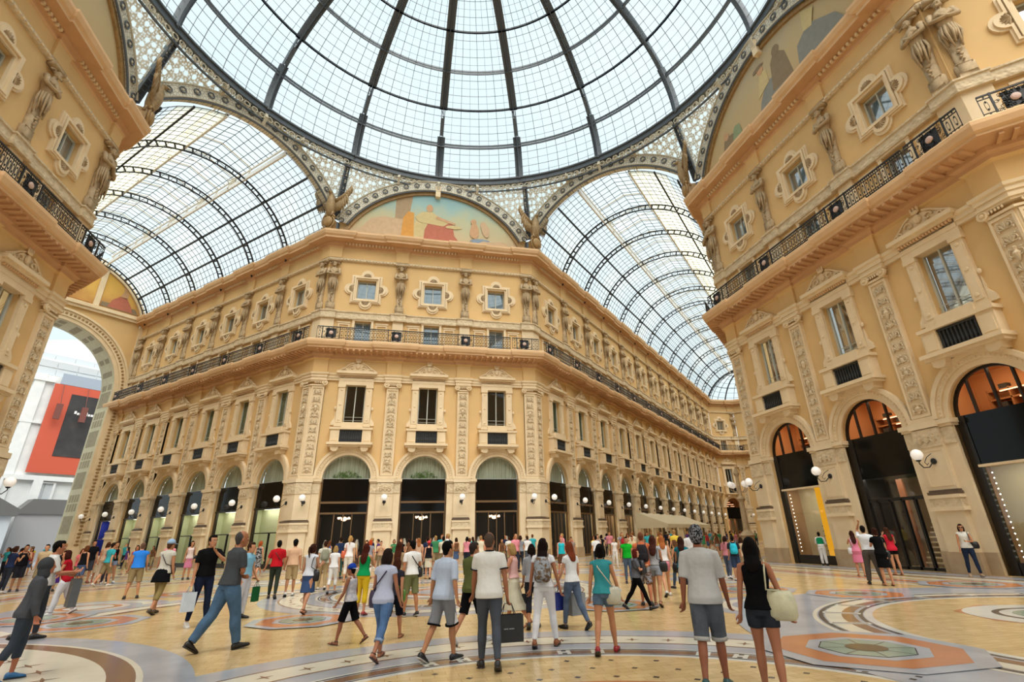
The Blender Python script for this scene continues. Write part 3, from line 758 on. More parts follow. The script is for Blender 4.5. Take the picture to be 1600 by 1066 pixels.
WC = [0]; 
def win(label=None):
    WC[0] += 1; return 'window_%d' % WC[0]
WHERE = {'front': 'facade ahead', 'right': 'right facade', 'left': 'left facade', 'larm': 'left gallery', 'rarm': 'right gallery', 'near': 'wall at right picture edge'}
FROM = {'front': 'from the left', 'right': 'from the far corner', 'left': 'from the near corner', 'larm': 'from the corner', 'rarm': 'from the corner', 'near': 'from the corner'}
def which(k, i, n):
    return ORD[i]
STYLE = {'front': 'front', 'larm': 'dark', 'rarm': 'rarm', 'right': 'show', 'near': 'show', 'left': 'dark'}
DISP = {'front': 'dark entrance with glowing chandelier', 'larm': 'black framed display window', 'rarm': 'dark arched shopfront', 'right': 'show window below orange-lit shelves', 'near': 'wide black show window', 'left': 'black framed display window'}
def bay(k, i, u, s):
    (ox, oy), r = FR[k][0], R(FR[k][1]); p = frame_pt(k, u); loc = (p.x, p.y, 0)
    st = STYLE[k]; wh = WHERE[k]
    if k == 'right' and i == 1: st = 'door'
    idx = ORD[i]
    if k == 'left' and i == 0: return
    # --- shopfront
    lab = '%s, %s arch %s, %s' % (DISP[k], idx, FROM[k], wh)
    if st == 'door': lab = 'black framed glass doors, middle arch of the right facade'
    t = thing('arched_shopfront', lab, 'shopfront', loc, r, 'arched shopfronts')
    part('arch_moulding', 'archi', m_archivolt, CREAM, t)
    if k in ('front', 'right', 'near'): part('beaded_moulding', 'bead', m_keyrope, CREAM, t)
    if k == 'left': 
        part('display_glass', 'pane', m_pane, SHOPG, t); part('room_lining', 'roomg', m_room(), [CREAMLIT, WOODRM], t); part('frame', 'fr_dark', m_frame('dark'), BLACKF, t); part('fascia_panel', 'fa_dark', m_fascia('dark'), BLACKP, t)
        o = part('lunette_glass', 'lun', m_lunette, WINDG, t); return_left = True
    elif k in ('front', 'rarm'):
        part('frame', 'fr_front', m_frame('front'), BRONZE if k == 'front' else BLACKF, t)
        part('fascia_panel', 'fa_front', m_fascia('front'), BLACKP, t)
        part('lunette_glass', 'lun', m_lunette, SHOPG if k == 'front' else WINDG, t); part('lunette_frame', 'lunf', m_lunframe, WINFR, t)
        part('curtain', 'curt', m_curtain, CURTAIN, t)
        if k == 'front' and i < 2: part('potted_greenery', 'plant', m_plant, LEAF, t)
        part('entrance_glass', 'pane', m_pane, SHOPG, t)
        if k == 'front' or i in (0, 1):
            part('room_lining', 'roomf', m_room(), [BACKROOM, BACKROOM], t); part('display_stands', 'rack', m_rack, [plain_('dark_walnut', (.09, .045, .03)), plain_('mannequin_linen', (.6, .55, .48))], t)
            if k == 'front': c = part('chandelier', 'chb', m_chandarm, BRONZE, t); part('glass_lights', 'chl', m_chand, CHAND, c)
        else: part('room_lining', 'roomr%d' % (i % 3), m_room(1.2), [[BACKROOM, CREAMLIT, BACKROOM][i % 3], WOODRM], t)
    elif k == 'larm':
        part('frame', 'fr_dark', m_frame('dark'), BLACKF, t); part('fascia_panel', 'fa_dark', m_fascia('dark'), BLACKP, t)
        part('lunette_glass', 'lun', m_lunette, WINDG, t); part('lunette_frame', 'lunf', m_lunframe, WINFR, t)
        part('curtain', 'curt', m_curtain, CURTAIN, t); part('display_glass', 'pane', m_pane, SHOPG, t)
        part('room_lining', 'roomb' if i == 5 else 'roomg2', m_room(.9), [BLUEB if i == 5 else GREENLIT, BLUEB if i == 5 else GREENLIT], t)
    else:
        part('frame', 'fr_' + st, m_frame(st), BLACKF, t); part('fascia_panel', 'fa_show', m_fascia('show'), BLACKP, t)
        part('lunette_glass', 'lun', m_lunette, SHOPG, t); part('upper_room_lining', 'upr', m_uproom, WOODLIT, t)
        part('display_shelves', 'shv', m_shelves, [SHELF, SHOPLIT, BACKROOM], t)
        part('display_glass', 'panes', m_pane, SHOWG, t)
        if st == 'show':
            part('room_lining', 'rooms', m_room(1.6), [CREAMLIT, WOODRM], t)
            part('canopy_lip', 'lip', lambda: MB().box(-RA + .3, RA, .3, .12, 3.66, 3.75), CREAM, t)
            part('string_of_bulbs', 'bulbs', m_bulbs, BULB, t)
            if k == 'right' and i == 0:
                part('orange_banner', 'ban', lambda: MB().box(.45, 1.15, .7, .74, 0, 3.7), ORANGEB, t)
                part('shoe_rack', 'shoer', m_shoerack, BACKROOM, t)
        else:
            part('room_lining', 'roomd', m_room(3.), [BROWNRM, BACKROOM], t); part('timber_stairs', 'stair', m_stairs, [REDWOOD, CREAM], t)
    if k != 'rarm' or i < 8: part('added_room_light', 'clt', m_clight, PANEL, t)
    if st in ('show', 'door'): part('added_upper_room_light', 'uclt', m_uclight, PANELW, t)
    # --- middle window
    w1 = tag(link(win(), None, None, loc, r), kind='structure')
    part('jambs_and_side_scrolls', 'jamb', m_win_jamb, CREAM, w1); part('scrolled_pediment', 'ped', m_pediment, CREAM, w1)
    part('dentil_row', 'dent', m_dent, SOFFIT, w1); part('balcony_sill', 'sill', m_sill, CREAM, w1); part('balustrade', 'gril', m_grille, BALCIRON, w1)
    part('window_frame', 'mfr', m_midframe, WINFR, w1)
    part('glass', 'mgl' + k[0] * (k != 'right'), quad(-.66, .66, 9.5, 12.45, .4), WINDG if k in ('right', 'near', 'left') else DARKG, w1)
    if k in ('larm', 'rarm'): part('shutters', 'shut', m_shutters, SHUTTER, w1)
    else: part('drawn_interior', 'mbk', quad(-.9, .9, 9.2, 12.6, .9), BACKROOM if k == 'front' else DUSK, w1)
    # --- mezzanine window and quatrefoil window
    w2 = tag(link(win(), None, None, loc, r), kind='structure')
    part('pilaster_frame', 'mzf', m_mezframe, CREAM, w2); part('window_frame', 'mzw', m_winpane(.62, 15.7, 17.5), WINFR, w2)
    part('glass', 'mzg', quad(-.6, .6, 15.7, 17.5, .41), WINDG, w2); part('blind', 'mzb', quad(-.62, .62, 15.7, 17.5, .47), BLIND, w2)
    w3 = tag(link(win(), None, None, loc, r), kind='structure')
    part('quatrefoil_frame', 'qf', m_quatre, CREAM, w3); part('shell_ornaments', 'qs', m_shell, STATUE, w3)
    part('window_frame', 'qw', m_winpane(.73, 19.47, 21.1), WINFR, w3); part('glass', 'qg', quad(-.7, .7, 19.5, 21.1, .41), WINDG, w3)
    part('blind', 'qb', quad(-.72, .72, 19.46, 21.12, .47), BLIND, w3)
def plain_(n, c): return MATS.get(n) or plain(n, c, .6)
BLUEB = plain('blue_hoarding', (.01, .03, .35), .6)
ORANGEB = lamp_emit('orange_backlit_banner', (.85, .38, .02), 1.0)
BLIND = plain('blind_with_painted_reflection', (.72, .80, .84), .6)  # pale blind, colour brightened to stand for the bright roof's reflection in the panes
DUSK = plain('grey_room_beyond', (.16, .16, .15), .8)
WOODLIT = plain('orange_room_lining', (.70, .38, .18), .8)
BROWNRM = plain('brown_room_wall', (.36, .24, .13), .8)
REDWOOD = plain('red_wood_panel', (.30, .10, .04), .4)
def m_bulbs():
    mb = MB()
    for k in range(16): mb.ell((-1.2, .5, .6 + k * .19), (.025, .02, .025), 5, 4); mb.ell((1.3, .5, .6 + k * .19), (.025, .02, .025), 5, 4)
    return mb
def m_shoerack():
    mb = MB(); mb.box(-.3, .42, 1.55, 1.6, .3, 2.0)
    for r_ in range(7): mb.box(-.3, .42, 1.3, 1.6, .35 + .24 * r_, .38 + .24 * r_); [mb.ell((-.2 + .13 * q, 1.4, .42 + .24 * r_), (.05, .08, .03), 5, 3) for q in range(5)]
    return mb
def m_stairs():
    mb = MB(); mb.box(-.75, -.45, 1.5, 1.6, 0, 3.7, 0); mb.box(.5, .62, 1.5, 1.7, 0, 3.7, 0)
    for q in range(10): mb.box(-.4, .5, 1.3 + .12 * q, 1.42 + .12 * q, .2 * q, .2 * q + .06, 1)
    return mb
for k, (o, r, bays, pil, u0, u1) in FR.items():
    s = 5.33 if k in ('front', 'right', 'left') else LB
    for i, u in enumerate(bays): bay(k, i, u, s)

def pilaster(k, i, u, s, desc):
    r = R(FR[k][1]); p = frame_pt(k, u); loc = (p.x, p.y, 0); W = s - 2 * RA
    t = thing('carved_pilaster', 'carved stone pilaster, ' + desc, 'pilaster', loc, r, 'carved pilasters')
    pr = part('pier', 'pier%.2f' % W, m_pier(W), TRAV, t)
    part('carved_bands', 'pierr%.2f' % W, m_pier_relief(W), RELIEF, pr); part('ledge', 'ledge', m_ledge(), DARKLEDGE, pr); part('plinth', 'plinth%.2f' % W, m_plinth(W), PLINTH, pr)
    sh = part('shaft', 'shaft', m_shaft(), GREENST if k in ('right', 'left', 'near') else CREAM, t)
    part('foliage_relief', 'rel%d' % (i % 3), m_relief(seed=i % 3 + 1), RELIEF, sh); part('capital', 'cap', m_capital(), CREAM, t)
    st = thing('atlas_statue', 'stone atlas figure above the pilaster ' + desc, 'statue', loc, r, 'atlas statues')
    part('figure', 'atlas', atlas_mb, STATUE, st, smooth=True); part('pedestal_blocks', 'atb', m_statuebase, CREAM, st)
    lamp(loc, r, 'white globe lamp on the pier ' + desc, 'globe lamps on the piers')
    md = thing('balcony_medallion_panel', 'iron rosette panel at the pilaster ' + desc, 'railing', loc, r, 'rosette panels')
    part('ironwork', 'rmed', m_rail_medal, IRON, md); part('rosette', 'rdisc', m_rail_disc, DISC, md)
def lamp(loc, r, label, group):
    l = thing('globe_lamp', label, 'lamp', loc, r); part('bracket', 'brk', m_bracket, IRON, l); part('globe', 'glb', m_globe, GLOBE, l, smooth=True)
def corner(cx, cy, th, desc):
    loc = (cx, cy, 0); r = R(th)
    t = thing('carved_corner_pilaster', 'broad carved pilaster bent round ' + desc, 'pilaster', loc, r)
    pr = part('pier', 'cpier', m_cpier, TRAV, t); part('carved_bands', 'cpierr', m_cpierr, RELIEF, pr); part('ledge', 'cledge', m_cledge, DARKLEDGE, pr); part('plinth', 'cplinth', m_cplinth, PLINTH, pr)
    sh = part('shaft', 'cshaft', m_cshaft, CREAM, t); part('capital', 'ccap', m_ccap, CREAM, t)
    tw = lambda name, key, fn, mt, par, off, sm=False: [part(name, key, fn, mt, par, (s * off * cos(s * TC), s * off * sin(s * TC), 0), s * TC, sm) for s in (-1, 1)]
    tw('foliage_relief', 'rel1', m_relief(seed=2), RELIEF, sh, .47)
    part('upper_blocks', 'catb', m_cstatuebase, CREAM, t)
    for s, side in ((-1, 'left'), (1, 'right')):
        p = Matrix.Rotation(r, 3, 'Z') @ Vector((s * .5 * cos(s * TC), s * .5 * sin(s * TC), 0))
        st = thing('atlas_statue', 'stone atlas, %s one of the pair at ' % side + desc, 'statue', (cx + p.x, cy + p.y, 0), r + s * TC, 'atlas statues'); part('figure', 'atlas', atlas_mb, STATUE, st, smooth=True)
        p = Matrix.Rotation(r, 3, 'Z') @ Vector((s * 1.0 * cos(s * TC), s * 1.0 * sin(s * TC), 0))
        md = thing('balcony_medallion_panel', 'iron rosette panel, %s side of ' % side + desc, 'railing', (cx + p.x, cy + p.y, 0), r + s * TC, 'rosette panels')
        part('ironwork', 'crail', lambda: m_rail_medal().merge(m_rail_posts(-1.0, -.62)()).merge(m_rail_posts(.62, 1.2)()), IRON, md); part('rosette', 'rdisc', m_rail_disc, DISC, md)
for k in ('front', 'right', 'left'):
    for i, u in enumerate(FR[k][3]):
        if k == 'left' and i == 0: continue
        pilaster(k, i, u, 5.33, '%s of the middle arch, %s' % (('left', 'right')[i], WHERE[k]))
for k in ('larm', 'rarm', 'near'):
    for i, u in enumerate(FR[k][3][:(12 if k == 'rarm' else 6 if k == 'larm' else 1)]): pilaster(k, i, u, LB, '%s from the corner, %s' % (ORD[i], WHERE[k]))
corner(-H, D, -22.5, 'the corner of facade ahead and left gallery')
corner(H, D, 22.5, 'the corner of facade ahead and right gallery')
corner(D, H, -112.5, 'the far corner of the right facade')
corner(D, -H, -67.5, 'the near corner of the right facade')
corner(-D, H, 112.5, 'the far corner of the left facade')
# two lamps on each face of the corner piers
for (k, u, d) in (('front', -H + .55, 'leftmost pier ahead'), ('front', H - .55, 'rightmost pier ahead'), ('larm', -.7, 'first pier of the left gallery'), ('rarm', .75, 'first pier of the right gallery'), ('right', -H + .55, 'far corner pier of the right-hand facade'), ('left', H - .55, 'far corner pier of the left-hand facade')):
    p = frame_pt(k, u); lamp((p.x, p.y, 0), R(FR[k][1]), 'white globe lamp on the ' + d, 'globe lamps on the piers')
# railings between the medallion panels
def rail(k, a, b, desc):
    p = frame_pt(k, (a + b) / 2); h = (b - a) / 2
    o = part('balcony_railing', 'rail%.2f' % h, m_rail_posts(-h, h), IRON, None, (p.x, p.y, 0), R(FR[k][1]))
    tag(o, 'iron balcony railing above ' + desc, 'railing', 'balcony railings')
for k, (o, r, bays, pil, u0, u1) in FR.items():
    s = 5.33 if k in ('front', 'right', 'left') else LB; gap = 1.0
    for i, u in enumerate(bays):
        if k == 'left' and i == 0: continue
        a = u - s / 2 + .64; b = u + s / 2 - .64
        if k in ('front', 'right', 'left'):
            if i == 0: a = -H + 2.15 - 1.1 * .0
            if i == 2: b = H - 2.15
        elif i == 0:
            if k == 'larm': b = -2.15
            else: a = 2.15
        rail(k, a, b, 'the %s arch of %s' % (ORD[i], WHERE[k]))
# ------------------------------------------------------------------ octagon roof
ZC0 = 22.1                     # centre height of the great arches
ZR, RR, HD = 32.0, 19.1, 12.0  # dome ring height, radius, dome rise
ELS = [0.5, 16.6, 30.5, 42.7, 53.9, 63.5, 72, 80]
def dp(az, el, dr=0):
    a, e = R(az), R(el); r = (RR + dr) * cos(e); return Vector((r * sin(a), r * cos(a), ZR + (HD + dr) * sin(e)))
dome = thing('glass_dome', 'great iron and glass dome over the crossing', 'dome', (0, 0, 0))
for k in range(16):
    az = 22.5 * k; mb = MB(); es = [i * 80 / 24 for i in range(25)]
    a = R(az); side = Vector((cos(a), -sin(a), 0))
    for i in range(24):
        p0, p1 = dp(az, es[i]), dp(az, es[i + 1]); q0_, q1_ = dp(az, es[i], .0), dp(az, es[i + 1], .0)
        for s in (-1, 1): mb.bar(p0 + side * s * .14, p1 + side * s * .14, .05, .42, up=p0 - Vector((0, 0, ZR - 8)))
        mb.bar(p0 - (p0 - Vector((0, 0, ZR))).normalized() * .22, p1 - (p1 - Vector((0, 0, ZR))).normalized() * .22, .32, .05, up=p0 - Vector((0, 0, ZR - 8)))
        if i % 1 == 0: mb.bar(p0 + side * .14, p1 - side * .14, .04, .04)
    link('rib', mb.mesh('rib', STEEL), dome)
for j, el in enumerate(ELS[1:7]):
    mb = MB(); n = 96
    for off in ((0, .0), (0, .0)) if j % 2 else ((-.14, 0), (.14, 0)):
        for k in range(n):
            p0, p1 = dp(360 * k / n, el, -.05), dp(360 * (k + 1) / n, el, -.05); z = Vector((0, 0, off[0]))
            mb.bar(p0 + z, p1 + z, .07 if j % 2 == 0 else .12, .18)
    link('hoop', mb.mesh('hoop', STEEL), dome)
mb = MB(); n = 96
for k in range(n):
    a0, a1 = 360 * k / n, 360 * (k + 1) / n
    for r, z, w_, d_ in ((RR + .1, ZR - .05, .5, .5), (RR - .2, ZR + .2, .14, .14), (RR + .05, ZR - .95, .12, .12)):
        p0 = Vector((r * sin(R(a0)), r * cos(R(a0)), z)); p1 = Vector((r * sin(R(a1)), r * cos(R(a1)), z)); mb.bar(p0, p1, w_, d_)
link('base_ring', mb.mesh('base_ring', STEEL), dome)
mb = MB()
for k in range(16):
    for q in range(1, 8):
        az = 22.5 * (k + q / 8)
        for i in range(16): mb.bar(dp(az, i * 5), dp(az, i * 5 + 5), .02 if q % 2 else .035, .04)
E_ = [0.5] + ELS[1:]
for j in range(7):
    for q in range(1, 5):
        el = E_[j] + (E_[j + 1] - E_[j]) * q / 5
        for k in range(96): mb.bar(dp(3.75 * k, el), dp(3.75 * k + 3.75, el), .012 if q % 2 else .028, .03)
link('glazing_bars', mb.mesh('glazing_bars', BARST), dome)
mb = MB(); NA, NE = 96, 16; vs = [tuple(dp(360 * a / NA, 85 * e / NE, .06)) for e in range(NE + 1) for a in range(NA)]
mb.add(vs, [(e * NA + a, e * NA + (a + 1) % NA, (e + 1) * NA + (a + 1) % NA, (e + 1) * NA + a) for e in range(NE) for a in range(NA)])
link('glass', mb.mesh('glass', DOMEG), dome)
# pierced panels between the great arches and the ring
SIDES = []
pts8 = [(-H, D), (H, D), (D, H), (D, -H), (H, -D), (-H, -D), (-D, -H), (-D, H)]
SN = ['over the fresco ahead', 'over the right gallery mouth', 'over the right-hand fresco', 'over the near right gallery mouth', 'behind', 'behind left', 'over the left-hand fresco', 'over the left gallery mouth']
for si in range(8):
    if si in (4, 5): continue
    A, B = Vector(pts8[si]), Vector(pts8[(si + 1) % 8]); L = (B - A).length; d = (B - A) / L; c = (A + B) / 2; half = L / 2
    nout = Vector((d.y, -d.x)); nin = nout if nout.dot(-c) > 0 else -nout
    ang = atan2(d.y, d.x)
    M3 = lambda u, o, z: (c.x + d.x * u + nin.x * o, c.y + d.y * u + nin.y * o, z)
    n = 40; mb = MB(); mb.uv = []
    for k in range(n + 1):
        u = -half + L * k / n
        zb = ZC0 + sqrt(max(9.55 ** 2 - u * u, 0)) if abs(u) < 9.5 else 26
        p = Vector(M3(u, .0, 0)[:2]); az = atan2(p.x, p.y); top = Vector((RR * sin(az), RR * cos(az), ZR - .3)); bot = Vector((p.x, p.y, zb))
        for q in range(4):
            v = bot.lerp(top, q / 3); mb.v.append(tuple(v)); mb.uv.append((u * 1., v.z))
    for k in range(n):
        for q in range(3): mb.f.append((k * 4 + q, k * 4 + 4 + q, k * 4 + 5 + q, k * 4 + 1 + q)); mb.m.append(0)
    t = thing('pierced_spandrel_screen', 'pierced glass and iron screen under the dome ring ' + SN[si], 'screen', (0, 0, 0))
    link('lattice_panel', mb.mesh('lattice_panel', PEND), t)
    mb = MB()
    for k in range(24):   # scroll frieze under the ring
        u = -half + L * (k + .5) / 24; p = Vector(M3(u, 0, 0)[:2]); az = atan2(p.x, p.y); zz = ZR - .65
        q = Vector((RR * sin(az), RR * cos(az), zz)); s_ = Vector((cos(az), -sin(az), 0)); ii = Vector((-sin(az), -cos(az), 0)) * .12
        if ZC0 + sqrt(max(9.55 ** 2 - u * u, 0)) < zz - .3 or 1:
            mb.tube([q + ii + s_ * .22 * cos(t_) + Vector((0, 0, .2 * sin(t_))) for t_ in [R(45 * g) for g in range(8)]], .04, 4, closed=True)
    link('scroll_frieze', mb.mesh('scroll_frieze', BEIGEST), t)
    for uu in (-half * .42, 0.0, half * .42):
        mb = MB(); p = Vector(M3(uu, .2, 0)[:2]); zb = ZC0 + sqrt(9.55 ** 2 - uu * uu) - (.9 if uu == 0 else .1)
        az = atan2(p.x, p.y); p1 = Vector((RR * sin(az), RR * cos(az), ZR - .2)); p0 = Vector((p.x, p.y, zb)); pm = (p0 + p1) / 2 + Vector((nin.x, nin.y, 0)) * .25
        for a_, b_ in ((p0, pm), (pm, p1)): mb.bar(a_, b_, .22, .22)
        link('bracket_strut', mb.mesh('bracket_strut', BEIGEST), t)
    # the great arch band
    t = thing('ornamented_arch_band', 'cream arabesque iron arch band ' + SN[si], 'arch', (c.x, c.y, 0), ang)
    sgn = 1 if (Vector((sin(ang), -cos(ang))).dot(nin) > 0) else -1     # local -y should look inward
    a0 = math.degrees(math.acos(min(half * (.995) / 9.55, 1))) ; n = 60
    mb = MB(); mb.uv = []
    def clipu(r, a): 
        x = r * cos(a); return max(-half, min(half, x)), ZC0 + r * sin(a)
    for k in range(n + 1):
        a = R(a0 + (180 - 2 * a0) * k / n)
        for r, y in ((9.55, -.1), (9.5, -.2), (8.62, -.2), (8.5, -.12), (8.5, .35)):
            x, z = clipu(r, a); mb.v.append((x, y * sgn, z)); mb.uv.append((a * 9, r))
    for k in range(n):
        for q in range(4): mb.f.append((k * 5 + q, k * 5 + 5 + q, k * 5 + 6 + q, k * 5 + 1 + q)); mb.m.append(0)
    link('arabesque_panel', mb.mesh('arabesque_panel', BAND), t)
    for r, mt, rr_ in ((9.52, BEIGEST, .06), (8.6, BEIGEST, .05), (8.45, STEEL, .07)):
        mb = MB(); pp = []
        for k in range(n + 1):
            x, z = clipu(r, R(a0 + (180 - 2 * a0) * k / n)); pp.append((x, -.24 * sgn, z))
        mb.tube(pp, rr_, 5); link('edge_moulding', mb.mesh('edge_moulding', mt), t)
    mb = MB(); m2 = MB()
    for k in range(-10, 11):
        a = R(90 + 6.1 * k); x, z = 9.06 * cos(a), ZC0 + 9.06 * sin(a)
        if abs(x) > half - .4: continue
        mb.tube([(x + .21 * cos(t_), -.26 * sgn, z + .21 * sin(t_)) for t_ in [R(45 * g) for g in range(8)]], .045, 4, closed=True); m2.ell((x, -.26 * sgn, z), (.09, .06, .09), 6, 4)
    link('rosettes', mb.mesh('rosettes', STEEL), t); link('rosette_centres', m2.mesh('rosette_centres', BEIGEST), t)
# corner posts with eagles
EAGLE = stone('bronze_eagle', (.42, .29, .14), (.22, .145, .07), .5, 5, .5, 22)
def m_eagle():
    mb = MB()
    mb.tube([(0, -.25, 26.3), (0, -.35, 26.8), (0, -.4, 27.4), (0, -.45, 27.95), (0, -.5, 28.3), (0, -.62, 28.5)], [.22, .38, .42, .34, .2, .15], 10)
    mb.ell((0, -.66, 28.52), (.17, .22, .16), 8, 6); mb.tube([(0, -.82, 28.54), (0, -.98, 28.46), (0, -1.0, 28.36)], [.07, .04, .01], 5)
    for s in (-1, 1):
        mb.tube([(s * .2, -.35, 26.9), (s * .28, -.45, 26.5), (s * .25, -.6, 26.25)], [.16, .1, .07], 6)
        root = Vector((s * .3, -.3, 27.75)); el = Vector((s * .95, -.35, 28.15)); tip = Vector((s * 1.55, -.25, 29.25))
        mb.tube([root, el, (el + tip) / 2 + Vector((s * .12, 0, 0)), tip], [.22, .17, .11, .04], 7)
        for k in range(11):
            t_ = k / 10; p = root.lerp(el, t_ * 2) if t_ < .5 else el.lerp(tip, t_ * 2 - 1)
            q = p + Vector((-s * (.05 - .35 * t_), .06, -.55 - .75 * (1 - abs(t_ - .5)))) if t_ < .75 else p + Vector((s * .05, .05, -.75))
            mb.tube([p, (p + q) / 2 + Vector((s * .05, 0, 0)), q], [.1, .13, .04], 5)
    for k in range(5): mb.tube([(0, -.2, 26.9), ((k - 2) * .16, -.1, 26.0)], [.1, .1], 5)
    return mb
def m_shield():
    mb = MB(); mb.ell((0, -.5, 25.75), (.42, .22, .5), 14, 10)
    mb.tube([(.52 * cos(t_), -.42, 25.75 + .6 * sin(t_)) for t_ in [R(30 * g) for g in range(12)]], .08, 5, closed=True)
    for s in (-1, 1): mb.tube([(s * .1, -.45, 26.4), (s * .4, -.4, 26.35), (s * .55, -.4, 26.1)], [.1, .1, .06], 5)
    mb.prism([(-.55, 25.2), (.55, 25.2), (.2, 24.95), (-.2, 24.95)], 0, -.5)
    return mb
for (cx, cy), th, desc in (((-H, D), -22.5, 'left of the fresco ahead'), ((H, D), 22.5, 'right of the fresco ahead'), ((D, H), -112.5, 'at the far end of the right-hand fresco'), ((D, -H), -67.5, 'at the near end of the right-hand fresco'), ((-D, H), 112.5, 'at the far end of the left-hand fresco')):
    t = thing('winged_eagle', 'bronze spread-winged eagle on a shield ' + desc, 'statue', (cx, cy, 0), R(th))
    t.location = (cx + .55 * sin(R(th)), cy - .55 * cos(R(th)), 0)
    part('body', 'eagle', m_eagle, EAGLE, t, smooth=True); part('shield', 'shield', m_shield, GILT, t, smooth=True)
    part('console_block', 'eaglec', lambda: MB().box(-.3, .3, -.3, .75, 25.0, 26.2), GILT, t)
    inw = Vector((cx, cy)); az = atan2(cx, cy); top = Vector((RR * sin(az), RR * cos(az), ZR)); bot = Vector((cx * 1.0, cy * 1.0, 25.1)); bot = bot.lerp(top, .22) + Vector((sin(az), cos(az), 0)) * .35
    mb = MB(); s_ = Vector((cos(az), -sin(az), 0))
    for s in (-1, 1): mb.bar(bot + s_ * .2 * s, top + s_ * .16 * s, .06, .4)
    mb.bar(bot, top, .3, .06); 
    for q in range(14): p = bot.lerp(top, q / 14); mb.bar(p + s_ * .2 - Vector((sin(az), cos(az), 0)) * .15, p - s_ * .2 - Vector((sin(az), cos(az), 0)) * .15, .05, .05)
    mb.prismz([(cx + r_ * cos(a_), cy + r_ * sin(a_)) for r_, a_ in [(.42, R(45 * g)) for g in range(8)]], 25.0, 26.2)
    link('post', mb.mesh('post', STEEL), dome)

# ------------------------------------------------------------------ frescoed lunettes
def paint(name, base, cols, rough=.7):
    """vertical painted ground: ramp along z with mottling"""
    m, t, N, L = nt(name); out = N.new('ShaderNodeOutputMaterial'); b = N.new('ShaderNodeBsdfPrincipled'); L.new(b.outputs[0], out.inputs[0]); b.inputs['Roughness'].default_value = rough
    tc = N.new('ShaderNodeTexCoord'); sp = N.new('ShaderNodeSeparateXYZ'); L.new(tc.outputs['Object'], sp.inputs[0])
    mr = N.new('ShaderNodeMapRange'); mr.inputs[1].default_value = 25; mr.inputs[2].default_value = 30.6; L.new(sp.outputs['Z'], mr.inputs[0])
    no = N.new('ShaderNodeTexNoise'); no.inputs['Scale'].default_value = .6; no.inputs['Detail'].default_value = 6; L.new(tc.outputs['Object'], no.inputs['Vector'])
    ad = N.new('ShaderNodeMath'); ad.operation = 'MULTIPLY_ADD'; ad.inputs[1].default_value = .6; L.new(no.outputs[0], ad.inputs[0]); 
    sb = N.new('ShaderNodeMath'); sb.operation = 'SUBTRACT'; sb.inputs[1].default_value = .3; L.new(mr.outputs[0], sb.inputs[0]); L.new(sb.outputs[0], ad.inputs[2])
    cr = N.new('ShaderNodeValToRGB'); L.new(ad.outputs[0], cr.inputs[0]); els = cr.color_ramp.elements
    els[0].color = (*cols[0], 1); els[0].position = 0; els[1].color = (*cols[-1], 1); els[1].position = 1
    for i, c in enumerate(cols[1:-1]): e = els.new((i + 1) / (len(cols) - 1)); e.color = (*c, 1)
    L.new(cr.outputs[0], b.inputs[0]); return m
PA = paint('fresco_blue_sky', None, [(.50, .36, .22), (.52, .42, .24), (.45, .45, .28), (.30, .45, .42), (.22, .42, .48)])
PB = paint('fresco_ochre_sky', None, [(.42, .27, .15), (.50, .36, .18), (.50, .38, .19), (.48, .38, .22), (.44, .38, .26)])
PG = paint('fresco_gold_ground', None, [(.45, .20, .06), (.65, .38, .08), (.70, .42, .08), (.70, .45, .1)])
fc = {n: stone('painted_' + n, c, None, .7, 3, 0, spec=.15, amt=.6) for n, c in dict(robe_red=(.50, .17, .11), robe_orange=(.68, .33, .08), skin=(.60, .36, .2), cloth_cream=(.62, .50, .25), column=(.42, .30, .18), grey_blue=(.27, .27, .24), dark_figure=(.28, .21, .13), blue_cloth=(.25, .32, .40), green=(.28, .34, .2), stone_pink=(.60, .42, .26)).items()}
def blob(cx, cz, rx, rz, n=14, wob=.12, seed=0, rot=0):
    rng = random.Random(seed * 77 + int(cx * 10) + int(cz * 10)); P = []
    for k in range(n):
        a = 2 * pi * k / n; r = 1 + rng.uniform(-wob, wob); x, z = rx * r * cos(a), rz * r * sin(a); P.append((cx + x * cos(rot) - z * sin(rot), cz + x * sin(rot) + z * cos(rot)))
    return P
def fresco(cx, cy, rz, ground, figs, label):
    t = thing('lunette_fresco', label, 'painting', (cx, cy, 0), rz)
    P = arc(8.15, ZC0, 48, a0=math.degrees(math.asin((24.9 - ZC0) / 8.15)), a1=180 - math.degrees(math.asin((24.9 - ZC0) / 8.15)))
    link('painted_ground', MB().prism(P, .06, .1).mesh('painted_ground', ground), t)
    a0 = math.degrees(math.asin((24.9 - ZC0) / 8.15))
    mb = MB(); mb.ring(arc(8.52, ZC0, 48, a0=a0, a1=180 - a0), arc(8.15, ZC0, 48, a0=a0, a1=180 - a0), .1, -.1, closed=False)
    link('gilt_frame', mb.mesh('gilt_frame', GILT), t)
    link('keystone', MB().box(-.22, .22, -.3, .1, ZC0 + 7.9, ZC0 + 9.1).mesh('keystone', CREAM), t)
    for i, (nm, mat, poly) in enumerate(figs):
        y = .055 - .006 * i; link(nm, MB().prism(poly, y, y + .004).mesh(nm, fc[mat]), t)
